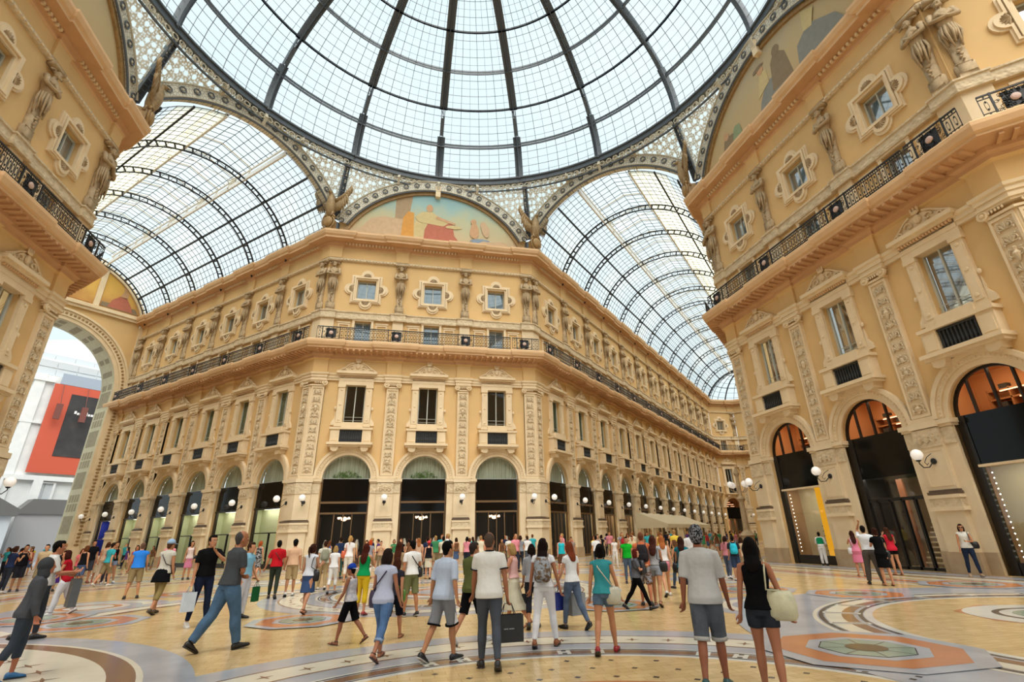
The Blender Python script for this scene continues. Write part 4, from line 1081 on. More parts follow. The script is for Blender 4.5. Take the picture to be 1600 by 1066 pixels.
fa = [('painted_columns', 'column', [(-4.2, 26.9), (-3.6, 26.9), (-3.6, 30.0), (-2.2, 30.2), (-2.2, 29.6), (-2.5, 27.0), (-2.5, 26.2), (-4.2, 26.2)]),
      ('painted_terrace', 'stone_pink', [(-6.9, 25.3), (-2.0, 25.3), (-2.0, 27.4), (-4.6, 27.5), (-5.6, 27.2)]),
      ('painted_throne', 'cloth_cream', blob(-1.3, 26.5, .7, 1.6, seed=2)),
      ('painted_orange_drape', 'robe_orange', [(-3.0, 25.3), (-1.9, 25.3), (-2.0, 28.2), (-2.5, 28.3), (-2.9, 27.6)]),
      ('painted_robe', 'robe_red', [(-1.1, 25.2), (2.4, 25.2), (1.6, 26.2), (1.4, 27.4), (-.6, 27.6), (-1.0, 26.6)]),
      ('painted_torso', 'cloth_cream', [(-1.5, 27.3), (.6, 27.1), (1.2, 27.6), (.3, 27.9), (-.4, 28.5), (-1.3, 28.4), (-1.9, 27.8)]),
      ('painted_head', 'skin', blob(-.65, 28.85, .3, .4, seed=4, wob=.05)), ('painted_arm', 'skin', [(-.1, 27.8), (1.6, 27.35), (1.7, 27.5), (0, 28.1)]),
      ('painted_scroll', 'cloth_cream', blob(1.5, 27.1, .7, .18, seed=5)),
      ('painted_child', 'skin', blob(3.4, 26.9, .42, .8, seed=6)), ('painted_child_head', 'skin', blob(3.3, 27.9, .25, .3, wob=.04)),
      ('painted_wing', 'stone_pink', blob(4.35, 27.2, .35, .85, seed=7, rot=.3)), ('painted_blue_cloth', 'blue_cloth', blob(3.9, 25.9, .9, .25, seed=8)),
      ('painted_rocks', 'stone_pink', blob(5.3, 25.5, 1.5, .5, seed=9, wob=.2))]
fb = [('painted_robed_figure', 'grey_blue', [(-1.5, 25.2), (2.6, 25.2), (1.6, 26.6), (.6, 27.6), (-.2, 27.8), (-.9, 26.8)]), ('painted_dark_figure', 'dark_figure', [(.2, 26.6), (1.9, 26.4), (1.7, 28.4), (1.0, 29.2), (.5, 28.6)]),
      ('painted_dark_head', 'dark_figure', blob(1.1, 29.1, .32, .4, wob=.05)), ('painted_pale_figure', 'cloth_cream', [(-1.0, 27.2), (.1, 27.6), (.1, 28.7), (-.5, 28.8)]), ('painted_pale_head', 'skin', blob(-.35, 29.0, .26, .33, wob=.04)),
      ('painted_hat', 'dark_figure', blob(-.5, 29.3, .5, .16)), ('painted_crouched_figure', 'dark_figure', blob(-4.3, 26.2, .7, 1.0, seed=3)), ('painted_crouched_head', 'skin', blob(-4.5, 27.3, .25, .3)),
      ('painted_green_figure', 'green', blob(-3.4, 26.4, .5, 1.0, seed=5)), ('painted_ground_rocks', 'dark_figure', blob(-5.6, 25.5, .8, .4, seed=6, wob=.3)), ('painted_mass', 'grey_blue', [(2.2, 25.3), (6, 25.3), (5.2, 27.0), (3.6, 28.2), (2.6, 27.6)]), ('painted_pillar', 'cloth_cream', [(3.2, 28.0), (3.8, 27.8), (4.2, 28.8), (3.4, 29.4)])]
fresco(0, D, 0, PA, fa, 'lunette painting of a seated red-robed figure under blue sky')
fresco(D, 0, R(-90), PB, fb, 'lunette painting of dark robed figures on ochre, right-hand facade')
fresco(-D, 0, R(90), PB, [(a, b, [(-x, z) for x, z in p]) for a, b, p in fb[:6]], 'lunette painting above the left-hand cornice, mostly bare ochre')
for nm, cx, cy, rz in (('front', 0, D, 0), ('right', D, 0, -90), ('left', -D, 0, 90)):
    struct('wall_lunette_' + nm, MB().add([(-H, .12, 24), (H, .12, 24), (H, .12, 26.2), (5, .12, 29.5), (0, .12, 31), (-5, .12, 29.5), (-H, .12, 26.2)], [tuple(range(7))]), WALL, None, (cx, cy, 0), R(rz))

# ------------------------------------------------------------------ barrel vaults of the two galleries
RV, ZV = 7.83, 22.4
def vault(name, label, ox, oy, rz, length, nb, first, bstep, apse):
    """local frame: x along the gallery from the mouth, y across (0 = axis)"""
    t = thing(name, label, 'roof', (ox, oy, 0), R(rz)); a_lo, a_top = 21.5, 72.5
    V = lambda x, a, r=RV: (x, r * cos(R(a)), ZV + r * sin(R(a)))
    segs = 10; mb = MB()
    for s in (0, 1):
        A = [a_lo + (a_top - a_lo) * k / segs for k in range(segs + 1)]
        if s: A = [180 - a for a in A]
        cr_ = (s == (0 if rz == 135 else 1))
        for k in range(segs): mb.add([V(x, a, RV + .03) for x in (0, length) for a in A[k:k + 2]], [(0, 1, 3, 2)], 1 if cr_ and k >= 5 else 0)
    yt = RV * cos(R(a_top)); zt = ZV + RV * sin(R(a_top)); zr = zt + 1.25
    mb.add([(x, y, z) for x in (0, length) for y, z in ((-yt - .3, zr), (0, zr + .75), (yt + .3, zr))], [(0, 1, 4, 3), (1, 2, 5, 4)])
    link('glass', mb.mesh('glass', [VAULTG, CREAMG]), t)
    mb = MB(); nx = int(length / .63)
    for i in range(nx + 1):
        x = length * i / nx
        for A in ([a_lo + (a_top - a_lo) * k / 6 for k in range(7)],):
            for s in (0, 1):
                for k in range(6):
                    a, b = A[k], A[k + 1]
                    if s: a, b = 180 - a, 180 - b
                    mb.bar(V(x, a), V(x, b), .026, .03)
        mb.bar((x, -yt - .3, zr), (x, 0, zr + .75), .035, .035); mb.bar((x, yt + .3, zr), (x, 0, zr + .75), .035, .035)
    for k in range(13):
        a = a_lo + (a_top - a_lo) * k / 12
        for q in (a, 180 - a): mb.bar(V(0, q), V(length, q), .026 if k % 4 else .12, .03 if k % 4 else .16)
    for k in range(-3, 4): y = k * .8; z = zr + .75 - abs(y) / (yt + .3) * .75; mb.bar((0, y, z), (length, y, z), .035, .035)
    link('glazing_bars', mb.mesh('glazing_bars', IRON), t)
    mb = MB()
    for s in (-1, 1): mb.bar((0, s * yt, zt + .05), (length, s * yt, zt + .05), .14, .4); mb.bar((0, s * (yt + .3), zr), (length, s * (yt + .3), zr), .1, .2)
    link('lantern_beams', mb.mesh('lantern_beams', WHITEST), t)
    for i in range(nb):
        x = first + bstep * i; mb = MB(); n = 30; A = [a_lo - 4 + (188 - 2 * a_lo) * k / n for k in range(n + 1)]
        for k in range(n):
            mb.bar(V(x, A[k], RV - .08), V(x, A[k + 1], RV - .08), .13, .07); mb.bar(V(x, A[k], RV - .52), V(x, A[k + 1], RV - .52), .13, .07)
        for k in range(0, n + 1): mb.bar(V(x, A[k], RV - .08), V(x, A[k], RV - .52), .05, .12)
        for s in (-1, 1):
            p = V(x, 19 if s > 0 else 161, RV - .3); mb.lathe([(.03, -.75), (.12, -.5), (.2, -.1), (.26, .15), (.2, .25)], 8, (p[0], p[1], p[2]))
        link('arch_rib', mb.mesh('arch_rib', IRON), t)
        mb = MB(); xm = x + bstep / 2
        for s in (-1, 1):
            mb.bar((x, s * yt, zt), (x, s * (yt + .3), zr), .07); mb.bar((x, s * (yt + .3), zr), (x, 0, zr + .75), .07)
            mb.bar((xm, s * yt, zt), (xm, s * (yt + .3), zr), .16, .3); mb.bar((xm, s * yt * .9, zt + .7), (xm - .9, s * (yt + .3), zr), .05); mb.bar((xm, s * yt * .9, zt + .7), (xm + .9, s * (yt + .3), zr), .05)
            mb.bar((xm, s * (yt + .3), zr), (xm, 0, zr + .75), .06)
        mb.bar((xm, -yt, zt + .9), (xm, yt, zt + .9), .04)
        link('lantern_truss', mb.mesh('lantern_truss', BEIGEST), t)
    return t
W7 = 7.56
mL = Vector((-H, D)) + Vector((-S2, -S2)) * W7; mR = Vector((H, D)) + Vector((S2, -S2)) * W7
vault('left_glass_vault', 'glass and iron barrel vault of the left gallery', mL.x, mL.y, 135, 31.6, 6, 5.5, LB, False)
vr = vault('right_glass_vault', 'long glass and iron barrel vault of the right gallery', mR.x, mR.y, 45, 66.6, 13, 5.5, RB, True)
mb = MB(); m2 = MB(); n = 6           # rounded far end of the right vault
def AP(az, el, r=RV): return (66.6 + r * cos(R(el)) * cos(R(az)), r * cos(R(el)) * sin(R(az)), ZV + r * sin(R(el)))
for i in range(-6, 7):
    az = i * 15
    for k in range(8):
        e0, e1 = 21.5 + 68 * k / 8, 21.5 + 68 * (k + 1) / 8; mb.bar(AP(az, e0), AP(az, e1), .1 if i % 3 == 0 else .04, .1 if i % 3 else .3)
        if i < 6: m2.add([AP(az, e0), AP(az + 15, e0), AP(az + 15, e1), AP(az, e1)], [(0, 1, 2, 3)])
for k in range(9):
    for i in range(-9, 9): e0 = 21.5 + 68 * k / 9; mb.bar(AP(i * 10, e0), AP(i * 10 + 10, e0), .04 if k % 3 else .1)
link('apse_bars', mb.mesh('apse_bars', IRON), vr); link('apse_glass', m2.mesh('apse_glass', VAULTG), vr)

# ------------------------------------------------------------------ far end of the right gallery
ANG1 = 0
def endwall(name, P0, rz, length, bays):
    struct(name, wall_mesh(0, length, bays), WALL, None, (P0.x, P0.y, 0), rz)
endwall('wall_right_gallery_end', E1, 0, 5.4, [2.1]); struct('wall_right_gallery_end_return', wall_mesh(0, 12, [4.0]), WALL, None, (E2.x, E2.y, 0), R(-45))
FR['end'] = ((E1.x, E1.y), 0, [2.1], [], 0, 5.4); WHERE['end'] = 'far end wall'; FROM['end'] = 'seen'; STYLE['end'] = 'rarm'; DISP['end'] = 'tall dark doorway'
FR['end2'] = ((E2.x, E2.y), -45, [4.0], [], 0, 12); WHERE['end2'] = 'far return wall'; FROM['end2'] = 'seen'; STYLE['end2'] = 'rarm'; DISP['end2'] = 'dark arched doorway'
bay('end', 0, 2.1, LB); bay('end2', 0, 4.0, LB); pilaster('end', 0, 4.9, 5.33, 'on the far end wall'); rail('end', .2, 4.2, 'the far end doorway'); rail('end2', .6, 8.5, 'the far return doorway')

# ------------------------------------------------------------------ triumphal arch closing the left gallery
t0 = LE; AR, ACZ = 6.35, 16.5
struct('wall_arch_end', (lambda mb: mb)(MB().ring([(-7.75, 0), (-7.75, ACZ)] + [(7.8 * cos(R(158 - 136 * k / 21)), ZV + 7.8 * sin(R(158 - 136 * k / 21))) for k in range(1, 21)] + [(7.75, ACZ), (7.75, 0), (7.75, -.01)],
    [(-AR, 0), (-AR, ACZ)] + [(AR * cos(R(180 - 180 * k / 21)), ACZ + AR * sin(R(180 - 180 * k / 21))) for k in range(1, 21)] + [(AR, ACZ), (AR, 0), (AR, -.01)][:3], 0, 3.0, closed=False)), WALL, None, ((t0 + Vector((-S2, -S2)) * W7).x, (t0 + Vector((-S2, -S2)) * W7).y, 0), R(45))
ax, ay = (t0 + Vector((-S2, -S2)) * W7)
t = thing('triumphal_arch_dressing', 'huge round archway with coffered jambs opening onto the square', 'arch', (ax, ay, 0), R(45))
mb = MB()
for r0, r1, y in ((AR - .02, AR + .35, -.1), (AR + .35, AR + .95, -.18), (AR + .95, AR + 1.15, -.3)):
    mb.ring([(r1, 0)] + arc(r1, ACZ, 40) + [(-r1, 0)], [(r0, 0)] + arc(r0, ACZ, 40) + [(-r0, 0)], .05, y, closed=False)
link('archivolt', mb.mesh('archivolt', CREAM), t)
mb = MB()
for k in range(60):
    a = R(180 * (k + .5) / 60); r = AR + .65; mb.ell((r * cos(a), -.2, ACZ + r * sin(a)), (.13, .06, .13), 6, 4)
for s in (-1, 1):
    for k in range(44): mb.ell((s * (AR + .65), -.2, 1.8 + k * .33), (.16 if k % 3 else .22, .06, .11), 6, 4)
link('carved_garland', mb.mesh('carved_garland', GILT), t)
mb = MB(); m2 = MB()
cof = []
for s in (-1, 1):
    for k in range(7):
        z0 = 2.6 + k * 2.05; x = s * (AR - .03)
        if k % 2: 
            for a_ in (.35, .95, 1.55, 2.15):
                for b_ in (0, 1): m2.box(x - .03, x + .03, a_, a_ + .42, z0 + .15 + b_ * .85, z0 + .85 + b_ * .85)
        else: m2.box(x - .03, x + .03, .4, 2.6, z0 + .2, z0 + 1.8)
for k in range(14):
    a = R(6 + 168 * k / 13); 
    M = Matrix.Translation((0, 0, ACZ)) @ Matrix.Rotation(-(a - pi / 2), 4, 'Y'); q = MB().box(-.5, .5, .4, 2.6, AR - .05, AR + .02) if k % 2 else MB().box(-.5, .5, .4, 1.3, AR - .05, AR + .02).box(-.5, .5, 1.6, 2.6, AR - .05, AR + .02); m2.merge(q, M)
link('coffer_panels', m2.mesh('coffer_panels', stone('grey_coffer', (.38, .33, .22), (.28, .25, .17), .8, 3, .3)), t)
mb = MB().ring([(AR + .06, 0)] + arc(AR + .04, ACZ, 40) + [(-AR - .06, 0)], [(AR - .05, 0)] + arc(AR - .04, ACZ, 40) + [(-AR + .05, 0)], 0.02, 2.98, closed=False)
link('reveal_lining', mb.mesh('reveal_lining', GREENST), t)
mb = MB(); mb.box(-7.6, 7.6, -.4, .1, 24.7, 25.0); mb.box(-7.6, 7.6, -.25, .1, 24.4, 24.7); mb.box(-7.6, 7.6, -.15, .1, 25.0, 25.15)
link('cornice', mb.mesh('cornice', CREAM), t); mb = MB()
for s in (-1, 1): mb.box(s * 2.6 - .25, s * 2.6 + .25, -.2, .1, 25.1, 29.6)
mb.ring(arc(7.9, ZV, 30, a0=20, a1=160), arc(7.4, ZV, 30, a0=20, a1=160), .05, -.2, closed=False)
for s in (-1, 1): mb.box(s * 7.3 - .2, s * 7.3 + .2, -.12, .1, 16, 24.4); mb.box(s * 7.0 - 1, s * 7.0 + 1, -.35, .2, 0, 1.5)
link('mullions', mb.mesh('mullions', CREAM), t)
t = thing('gold_ground_mosaic', 'gold-ground mosaic of a red-robed figure above the archway', 'painting', (ax, ay, 0), R(45))
def lunpoly(x0, x1, z0, r):
    P = [(x0, z0), (x1, z0)]; n = 8
    for k in range(n + 1): x = x1 + (x0 - x1) * k / n; P.append((x, max(ZV + sqrt(max(r * r - x * x, 0)), z0 + .02)))
    return P
for x0, x1 in ((2.9, 6.6), (-2.3, 2.3), (-6.6, -2.9)): link('gold_panel', MB().prism(lunpoly(x0, x1, 25.3, 7.3), -.06, 0).mesh('gold_panel', PG), t)
for nm, mt, P in (('robed_figure', 'robe_red', [(3.6, 25.4), (6.0, 25.4), (5.6, 26.2), (5.1, 26.9), (4.5, 26.9), (3.9, 26.3)]), ('figure_torso', 'skin', [(4.5, 26.8), (5.2, 26.8), (5.2, 27.5), (4.7, 27.6)]), ('figure_head', 'skin', blob(4.85, 27.85, .2, .26, wob=.04)), ('dark_base', 'dark_figure', [(3.0, 25.32), (6.5, 25.32), (6.2, 25.9), (3.0, 25.8)])):
    link(nm, MB().prism(P, -.08 - .01 * (nm[0] != 'd'), -.065).mesh(nm, fc[mt]), t)

# ------------------------------------------------------------------ square outside
u1 = Vector((-S2, S2)); un = Vector((-S2, -S2))           # outward along the left gallery / across
bo = Vector((-H, D)) + u1 * 60
WHT = stone('pale_scaffold_sheeting', (.74, .76, .76), (.60, .63, .65), .9, .8, .1, 6, spec=.1)
GRYP = plain('grey_net_sheeting', (.50, .54, .58), .8); PAVG = stone('piazza_grey_paving', (.45, .45, .44), None, .8)
t = thing('sheeted_building', 'building wrapped in white sheeting beyond the archway', 'building', (bo.x, bo.y, 0), R(45))
mb = MB(); mb.box(-7.5, 26, 0, 12, 0, 24.0); mb.box(-5.5, 26, 1.2, 12, 24.0, 26.6); mb.box(-2, 26, 3.5, 12, 26.6, 29)
mb.box(-7.8, 1.3, -.4, 0, 23.0, 23.4); mb.box(-7.8, 26, -.5, 0, 9.9, 10.5); mb.box(-7.8, 1.3, -.3, 0, 17.2, 17.5); mb.box(-.9, .3, -.25, 0, 0, 24)
mb.prism([(-8, 27.5), (26, 30), (26, 32.2), (6, 32.2)], 5, 12)
link('wall', mb.mesh('wall', WHT), t)
mb = MB()
for z in (24.3, 25.4, 27.0):
    for k in range(9): mb.box(-1 + 2.4 * k, 1.3 + 2.4 * k, 1.1 if z < 26.6 else 3.4, 1.2 if z < 26.6 else 3.5, z, z + .95)
link('sheeting_panels', mb.mesh('sheeting_panels', GRYP), t)
for x in (3.9, -3.6, 11):
    for z in (8.6, 13.2, 19.2):
        if x < 0 or z < 9: wdw = link('window', MB().ring([(x - 1.1, z - 1.6), (x + 1.1, z - 1.6), (x + 1.1, z + 1.2), (x - 1.1, z + 1.2)], [(x - .85, z - 1.4), (x + .85, z - 1.4), (x + .85, z + 1), (x - .85, z + 1)], -.3, 0).mesh('window', WHT), t); link('pane', MB().box(x - .85, x - .05, -.08, -.04, z - 1.4, z + 1).box(x + .05, x + .85, -.08, -.04, z - 1.4, z + 1).mesh('pane', GRYP), wdw)
for x in (-17, -13, -9, -1, 3):
    link('ground_pier', MB().box(x - .5, x + .5, -.5, 0, 0, 9.9).mesh('ground_pier', WHT), t)
BB = lambda x0, x1, z0, z1, y: MB().box(x0, x1, y, y + .15, z0, z1)
t = thing('red_billboard', 'red billboard with a dark poster on the sheeted building', 'billboard', (bo.x, bo.y, 0), R(45))
# local x runs from across-far (-) to the corner side (+); across offset u -> x = -u
link('red_field', BB(1.34, 16, 10.85, 22.9, -.5).mesh('red_field', plain('billboard_red', (.50, .085, .045), .6)), t)
link('dark_poster', BB(3.5, 14.0, 13.15, 21.75, -.56).mesh('dark_poster', stone('dark_poster_print', (.06, .055, .055), (.022, .024, .03), .6, .5, 0)), t)
link('blue_grey_banner', BB(1.9, 16, 22.95, 24.5, -.45).mesh('blue_grey_banner', plain('blue_grey_cloth', (.30, .36, .45), .7)), t)
mb = MB(); x = 4.4; rl = random.Random(9)
for k in range(13): w_ = .28 + .12 * rl.random(); h_ = .3 if k % 4 else .5; mb.box(x, x + w_ * .75, -.6, -.57, 19.0 if k else 19.1, 19.0 + h_); x += w_
link('white_lettering', mb.mesh('white_lettering', plain('white_lettering', (.9, .9, .9), .5)), t)
mb = MB()
for x in (2.3, 5.2, 8.2): mb.tube([(x, -.6, 22.9), (x, -1.2, 21), (x + .1, -1.3, 20)], .04, 4); mb.box(x - .3, x + .4, -1.5, -1.2, 17.9, 20)
link('floodlights', mb.mesh('floodlights', plain('dark_red_floodlight', (.16, .05, .04), .6)), t)
t = thing('street_awning', 'grey flat awning along the foot of the sheeted building', 'awning', (bo.x, bo.y, 0), R(45))
AWG = plain('grey_awning', (.12, .12, .12), .7)
mb = MB(); mb.prism([(1.0, 5.6), (16, 5.6), (16, 7.4), (2.4, 7.4)], -3.2, -1.0); link('canopy', mb.mesh('canopy', AWG), t)
mb = MB().box(1.2, 16, -3.0, -2.9, 0, 5.6); link('valance_sheet', mb.mesh('valance_sheet', plain('grey_sheet', (.30, .30, .31), .8)), t)
t = thing('dark_kiosk_roof', 'dark sloping kiosk roof at the left end of the grey awning', 'roof', (bo.x, bo.y, 0), R(45))
link('roof', MB().prism([(.6, 5.2), (.6, 6.0), (-5, 9.2), (-9, 9.2), (-9, 5.2)], -6.0, -2).mesh('roof', AWG), t); link('walls', MB().box(-9, .2, -5.6, -2.4, 0, 5.2).mesh('walls', GRYP), t)

# awning in the right gallery, candelabra
def GR(x, out, z): p = frame_pt('rarm', x, out); return (p.x, p.y, z)
t = thing('cafe_awning', 'broad cream awning beside the right gallery wall', 'awning', (0, 0, 0))
mb = MB(); N_ = 14
for i in range(N_ + 1):
    x = 17.5 + 17 * i / N_; sg = .08 * abs(sin(i * pi / 2)); mb.v += [GR(x, 1.0, 3.65 - sg), GR(x, 2.6, 2.98 - sg), GR(x, 4.2, 2.45), GR(x, 4.22, 2.1)]
for i in range(N_):
    for q in range(3): mb.f.append((i * 4 + q, i * 4 + 4 + q, i * 4 + 5 + q, i * 4 + 1 + q)); mb.m.append(0)
mb.add([GR(17.5, 1.0, 3.65), GR(17.5, 4.2, 2.45), GR(17.5, 4.22, 2.1), GR(17.5, 1.0, 2.1)], [(0, 1, 2, 3)])
CANV = stone('cream_canvas', (.80, .72, .54), (.72, .63, .46), .85, 1.5, .1, 8, spec=.1)
_t = CANV.node_tree; _o = _t.nodes['Material Output']; _p = _t.nodes['Principled BSDF']; _l = _t.nodes.new('ShaderNodeBsdfTranslucent'); _l.inputs[0].default_value = (.8, .72, .54, 1); _m = _t.nodes.new('ShaderNodeMixShader'); _m.inputs[0].default_value = .45
_t.links.new(_p.outputs[0], _m.inputs[1]); _t.links.new(_l.outputs[0], _m.inputs[2]); _t.links.new(_m.outputs[0], _o.inputs[0])
link('canvas', mb.mesh('canvas', CANV), t)
mb = MB()
for x in (17.6, 23, 28.6, 34.3): mb.tube([GR(x, 4.1, 2.4), GR(x, 4.1, 0)], .03, 5)
link('poles', mb.mesh('poles', WINFR), t)
cp = frame_pt('rarm', 21, 8.2)
def candelabra(x, y, label):
    t = thing('candelabra_lamp', label, 'lamp', (x, y, 0)); mb = MB()
    mb.lathe([(.55, 0), (.55, .5), (.4, .6), (.4, 1.3), (.5, 1.4), (.2, 1.7), (.16, 3.4), (.28, 3.6), (.14, 3.8), (.1, 5.0), (.2, 5.2), (.05, 5.6)], 10)
    for a in (0, 90, 180, 270):
        c_, s_ = cos(R(a)), sin(R(a)); mb.tube([(0, 0, 4.2), (.3 * c_, .3 * s_, 4.0), (.6 * c_, .6 * s_, 4.15), (.62 * c_, .62 * s_, 4.3)], .03, 5)
    link('post', mb.mesh('post', STATUE), t)
    for a in (0, 90, 180, 270): link('globe', MB().ell((.62 * cos(R(a)), .62 * sin(R(a)), 4.5), (.2, .2, .2), 14, 10).mesh('globe', GLOBE, True), t)
cc = Vector((D, H)) + Vector((S2, S2)) * 3.2 + Vector((-S2, S2)) * 1.6
candelabra(cc.x, cc.y, 'dark candelabra lamp post with globes at the right gallery mouth')
# paired big globes on the left-hand facade corner
# ------------------------------------------------------------------ floor
FL = {}
def marble(n, c, c2, s=1.2): FL[n] = stone('marble_' + n, c, c2, .10, s, 0, spec=.5, amt=.5); FL[n].node_tree.nodes['Principled BSDF'].inputs['Roughness'].default_value = .20; return FL[n]
for n, c, c2 in (('yellow', (.70, .52, .27), (.56, .39, .18)), ('grey', (.44, .45, .48), (.30, .31, .35)), ('cream', (.72, .67, .54), (.58, .54, .44)), ('brown', (.24, .13, .075), (.16, .085, .05)), ('orange', (.55, .22, .09), (.42, .16, .07)), ('green', (.30, .37, .29), (.22, .29, .23)), ('dark', (.05, .05, .055), (.03, .03, .03)), ('white', (.68, .66, .58), (.52, .52, .48)), ('grate', (.13, .09, .045), (.07, .05, .03))): marble(n, c, c2, 3. if n == 'yellow' else 1.1)
MI = {n: i for i, n in enumerate(FL)}
fb_ = MB(); LV = [0]
def zl(lv): LV[0] += 1; return lv * .0016 + LV[0] * 2e-6
def poly(pts, m, lv): fb_.add([(x, y, lv * .0016 + LV[0] * 2e-6 + 2e-4) for x, y in pts], [tuple(range(len(pts)))], MI[m])
def fring(cx, cy, r0, r1, m, lv, a0=0, a1=360, n=None, ex=1., rot=0):
    n = n or max(12, int(abs(a1 - a0) / 4)); vs = []; zz = zl(lv)
    for k in range(n + 1):
        a = R(a0 + (a1 - a0) * k / n)
        for r in (r0, r1): x, y = r * cos(a) * ex, r * sin(a); vs.append((cx + x * cos(rot) - y * sin(rot), cy + x * sin(rot) + y * cos(rot), zz))
    fb_.add(vs, [(2 * k, 2 * k + 2, 2 * k + 3, 2 * k + 1) for k in range(n)], MI[m])
def ngon(cx, cy, r, m, lv, n=8, ph=22.5): zl(0); poly([(cx + r * cos(R(ph + 360 * k / n)), cy + r * sin(R(ph + 360 * k / n))) for k in range(n)], m, lv)
poly([(-130, -60), (110, -60), (110, 120), (-130, 120)], 'yellow', 0)
def strip(pts, w, m, lv, closed=False):
    P = [Vector(p) for p in pts]; n = len(P); V_ = []; zz = zl(lv)
    for k in range(n):
        d0 = (P[k] - P[k - 1]).normalized() if (k or closed) else (P[1] - P[0]).normalized(); d1 = (P[(k + 1) % n] - P[k]).normalized() if (k < n - 1 or closed) else d0
        a, b = Vector((d0.y, -d0.x)), Vector((d1.y, -d1.x)); m_ = a + b; m_ = m_ / max(m_.dot(a), .2)
        V_ += [tuple(P[k] + m_ * w / 2) + (zz,), tuple(P[k] - m_ * w / 2) + (zz,)]
    fb_.add(V_, [(2 * k, (2 * k + 2) % (2 * n), (2 * k + 3) % (2 * n), 2 * k + 1) for k in range(n if closed else n - 1)], MI[m])
def medallion(cx, cy, r, lv=6):
    ngon(cx, cy, r * 1.22, 'grey', lv); ngon(cx, cy, r, 'orange', lv + 1); ngon(cx, cy, r * .66, 'grey', lv + 2); ngon(cx, cy, r * .52, 'dark', lv + 3); ngon(cx, cy, r * .505, 'green', lv + 4)
    for k in range(8):
        a = R(22.5 + 45 * k); strip([(cx, cy), (cx + r * .5 * cos(a), cy + r * .5 * sin(a))], .015, 'dark', lv + 5)
    ngon(cx, cy, r * .22, 'grate', lv + 6, 16)
def ringset(cx, cy, r, lv=1, crosses=True, inner='yellow'):
    """grey - white with stars - grey - brown guilloche, all concentric, r = outer dark line"""
    fring(cx, cy, r - 2.6, r + .55, 'grey', lv, n=120); fring(cx, cy, r - .05, r, 'brown', lv + 1, n=120); fring(cx, cy, r - .05 - .05, r - .05, 'white', lv + 1, n=120)
    fring(cx, cy, r - .62, r - .1, 'cream', lv + 1, n=120); fring(cx, cy, r - .67, r - .62, 'brown', lv + 1, n=120)
    fring(cx, cy, r - 1.12, r - 1.07, 'white', lv + 1, n=120); fring(cx, cy, r - 1.16, r - 1.13, 'dark', lv + 1, n=120)
    fring(cx, cy, r - 1.42, r - 1.2, 'brown', lv + 1, n=120); fring(cx, cy, r - 1.49, r - 1.46, 'dark', lv + 1, n=120); fring(cx, cy, r - 1.62, r - 1.51, 'white', lv + 1, n=120)
    if inner: fring(cx, cy, 0.0, r - 1.62, inner, lv + 1, n=120)
    if crosses:
        m = int(2 * pi * r / .62)
        for k in range(m):
            a = 2 * pi * k / m; x, y = cx + (r - .36) * cos(a), cy + (r - .36) * sin(a)
            poly([(x + q * cos(R(45 * j) + a), y + q * sin(R(45 * j) + a)) for j, q in enumerate((.13, .035) * 4)], 'brown', lv + 2)
        m = 14
        for k in range(m):
            a = 360 * k / m
            for q in (-3.2, 3.2):
                aa = R(a + q); x, y = cx + (r - 1.31) * cos(aa), cy + (r - 1.31) * sin(aa); strip([(x - .14 * cos(aa), y - .14 * sin(aa)), (x + .14 * cos(aa), y + .14 * sin(aa))], .2, 'white', lv + 2)
                for g in (-1, 1): poly([(x + .09 * g * cos(aa) + .05 * cos(R(90 * j + 45) + aa), y + .09 * g * sin(aa) + .05 * sin(R(90 * j + 45) + aa)) for j in range(4)], 'dark', lv + 3)
_t = FL['yellow'].node_tree; _b = _t.nodes.new('ShaderNodeTexBrick'); _c = _t.nodes['Texture Coordinate']; _p = _t.nodes['Principled BSDF']; _m = _t.nodes.new('ShaderNodeMix'); _m.data_type = 'RGBA'; _m.blend_type = 'MULTIPLY'; _m.inputs[0].default_value = 1
_b.inputs['Scale'].default_value = 1.6; _b.inputs['Mortar Size'].default_value = .006; _b.inputs['Color1'].default_value = (1, 1, 1, 1); _b.inputs['Color2'].default_value = (.86, .84, .78, 1); _b.inputs['Mortar'].default_value = (.6, .5, .4, 1); _b.offset = .5
_src = _p.inputs[0].links[0].from_socket; _t.links.new(_c.outputs['Object'], _b.inputs['Vector']); _t.links.new(_src, _m.inputs[6]); _t.links.new(_b.outputs[0], _m.inputs[7]); _t.links.new(_m.outputs[2], _p.inputs[0])
# octagon: light bands along the walls and a star of bands in the middle
O8 = lambda f: [(x * f, y * f) for x, y in pts8]
strip(O8(.955), 1.3, 'brown', 1, True); strip(O8(.955), 1.0, 'grey', 2, True); strip(O8(.90), .5, 'white', 1, True); strip(O8(.87), .16, 'brown', 1, True); strip(O8(.84), .35, 'cream', 1, True)
strip(O8(.78), .9, 'grey', 1, True); strip(O8(.78), .5, 'orange', 2, True); strip(O8(.735), .16, 'white', 1, True)
ringset(0, -15.0, 5.9, 2)
fring(0, -15, 1.5, 2.9, 'orange', 4, n=60); fring(0, -15, 1.4, 2.75, 'grey', 5, n=60)
for k in range(40):       # small dots on the yellow disc
    for j, rr_ in enumerate((3.1, 3.55, 4.0)):
        a = R(360 * (k + .5 * (j % 2)) / 40); x, y = rr_ * cos(a), -15 + rr_ * sin(a); poly([(x + .05 * cos(R(90 * q)), y + .05 * sin(R(90 * q))) for q in range(4)], 'dark', 4)
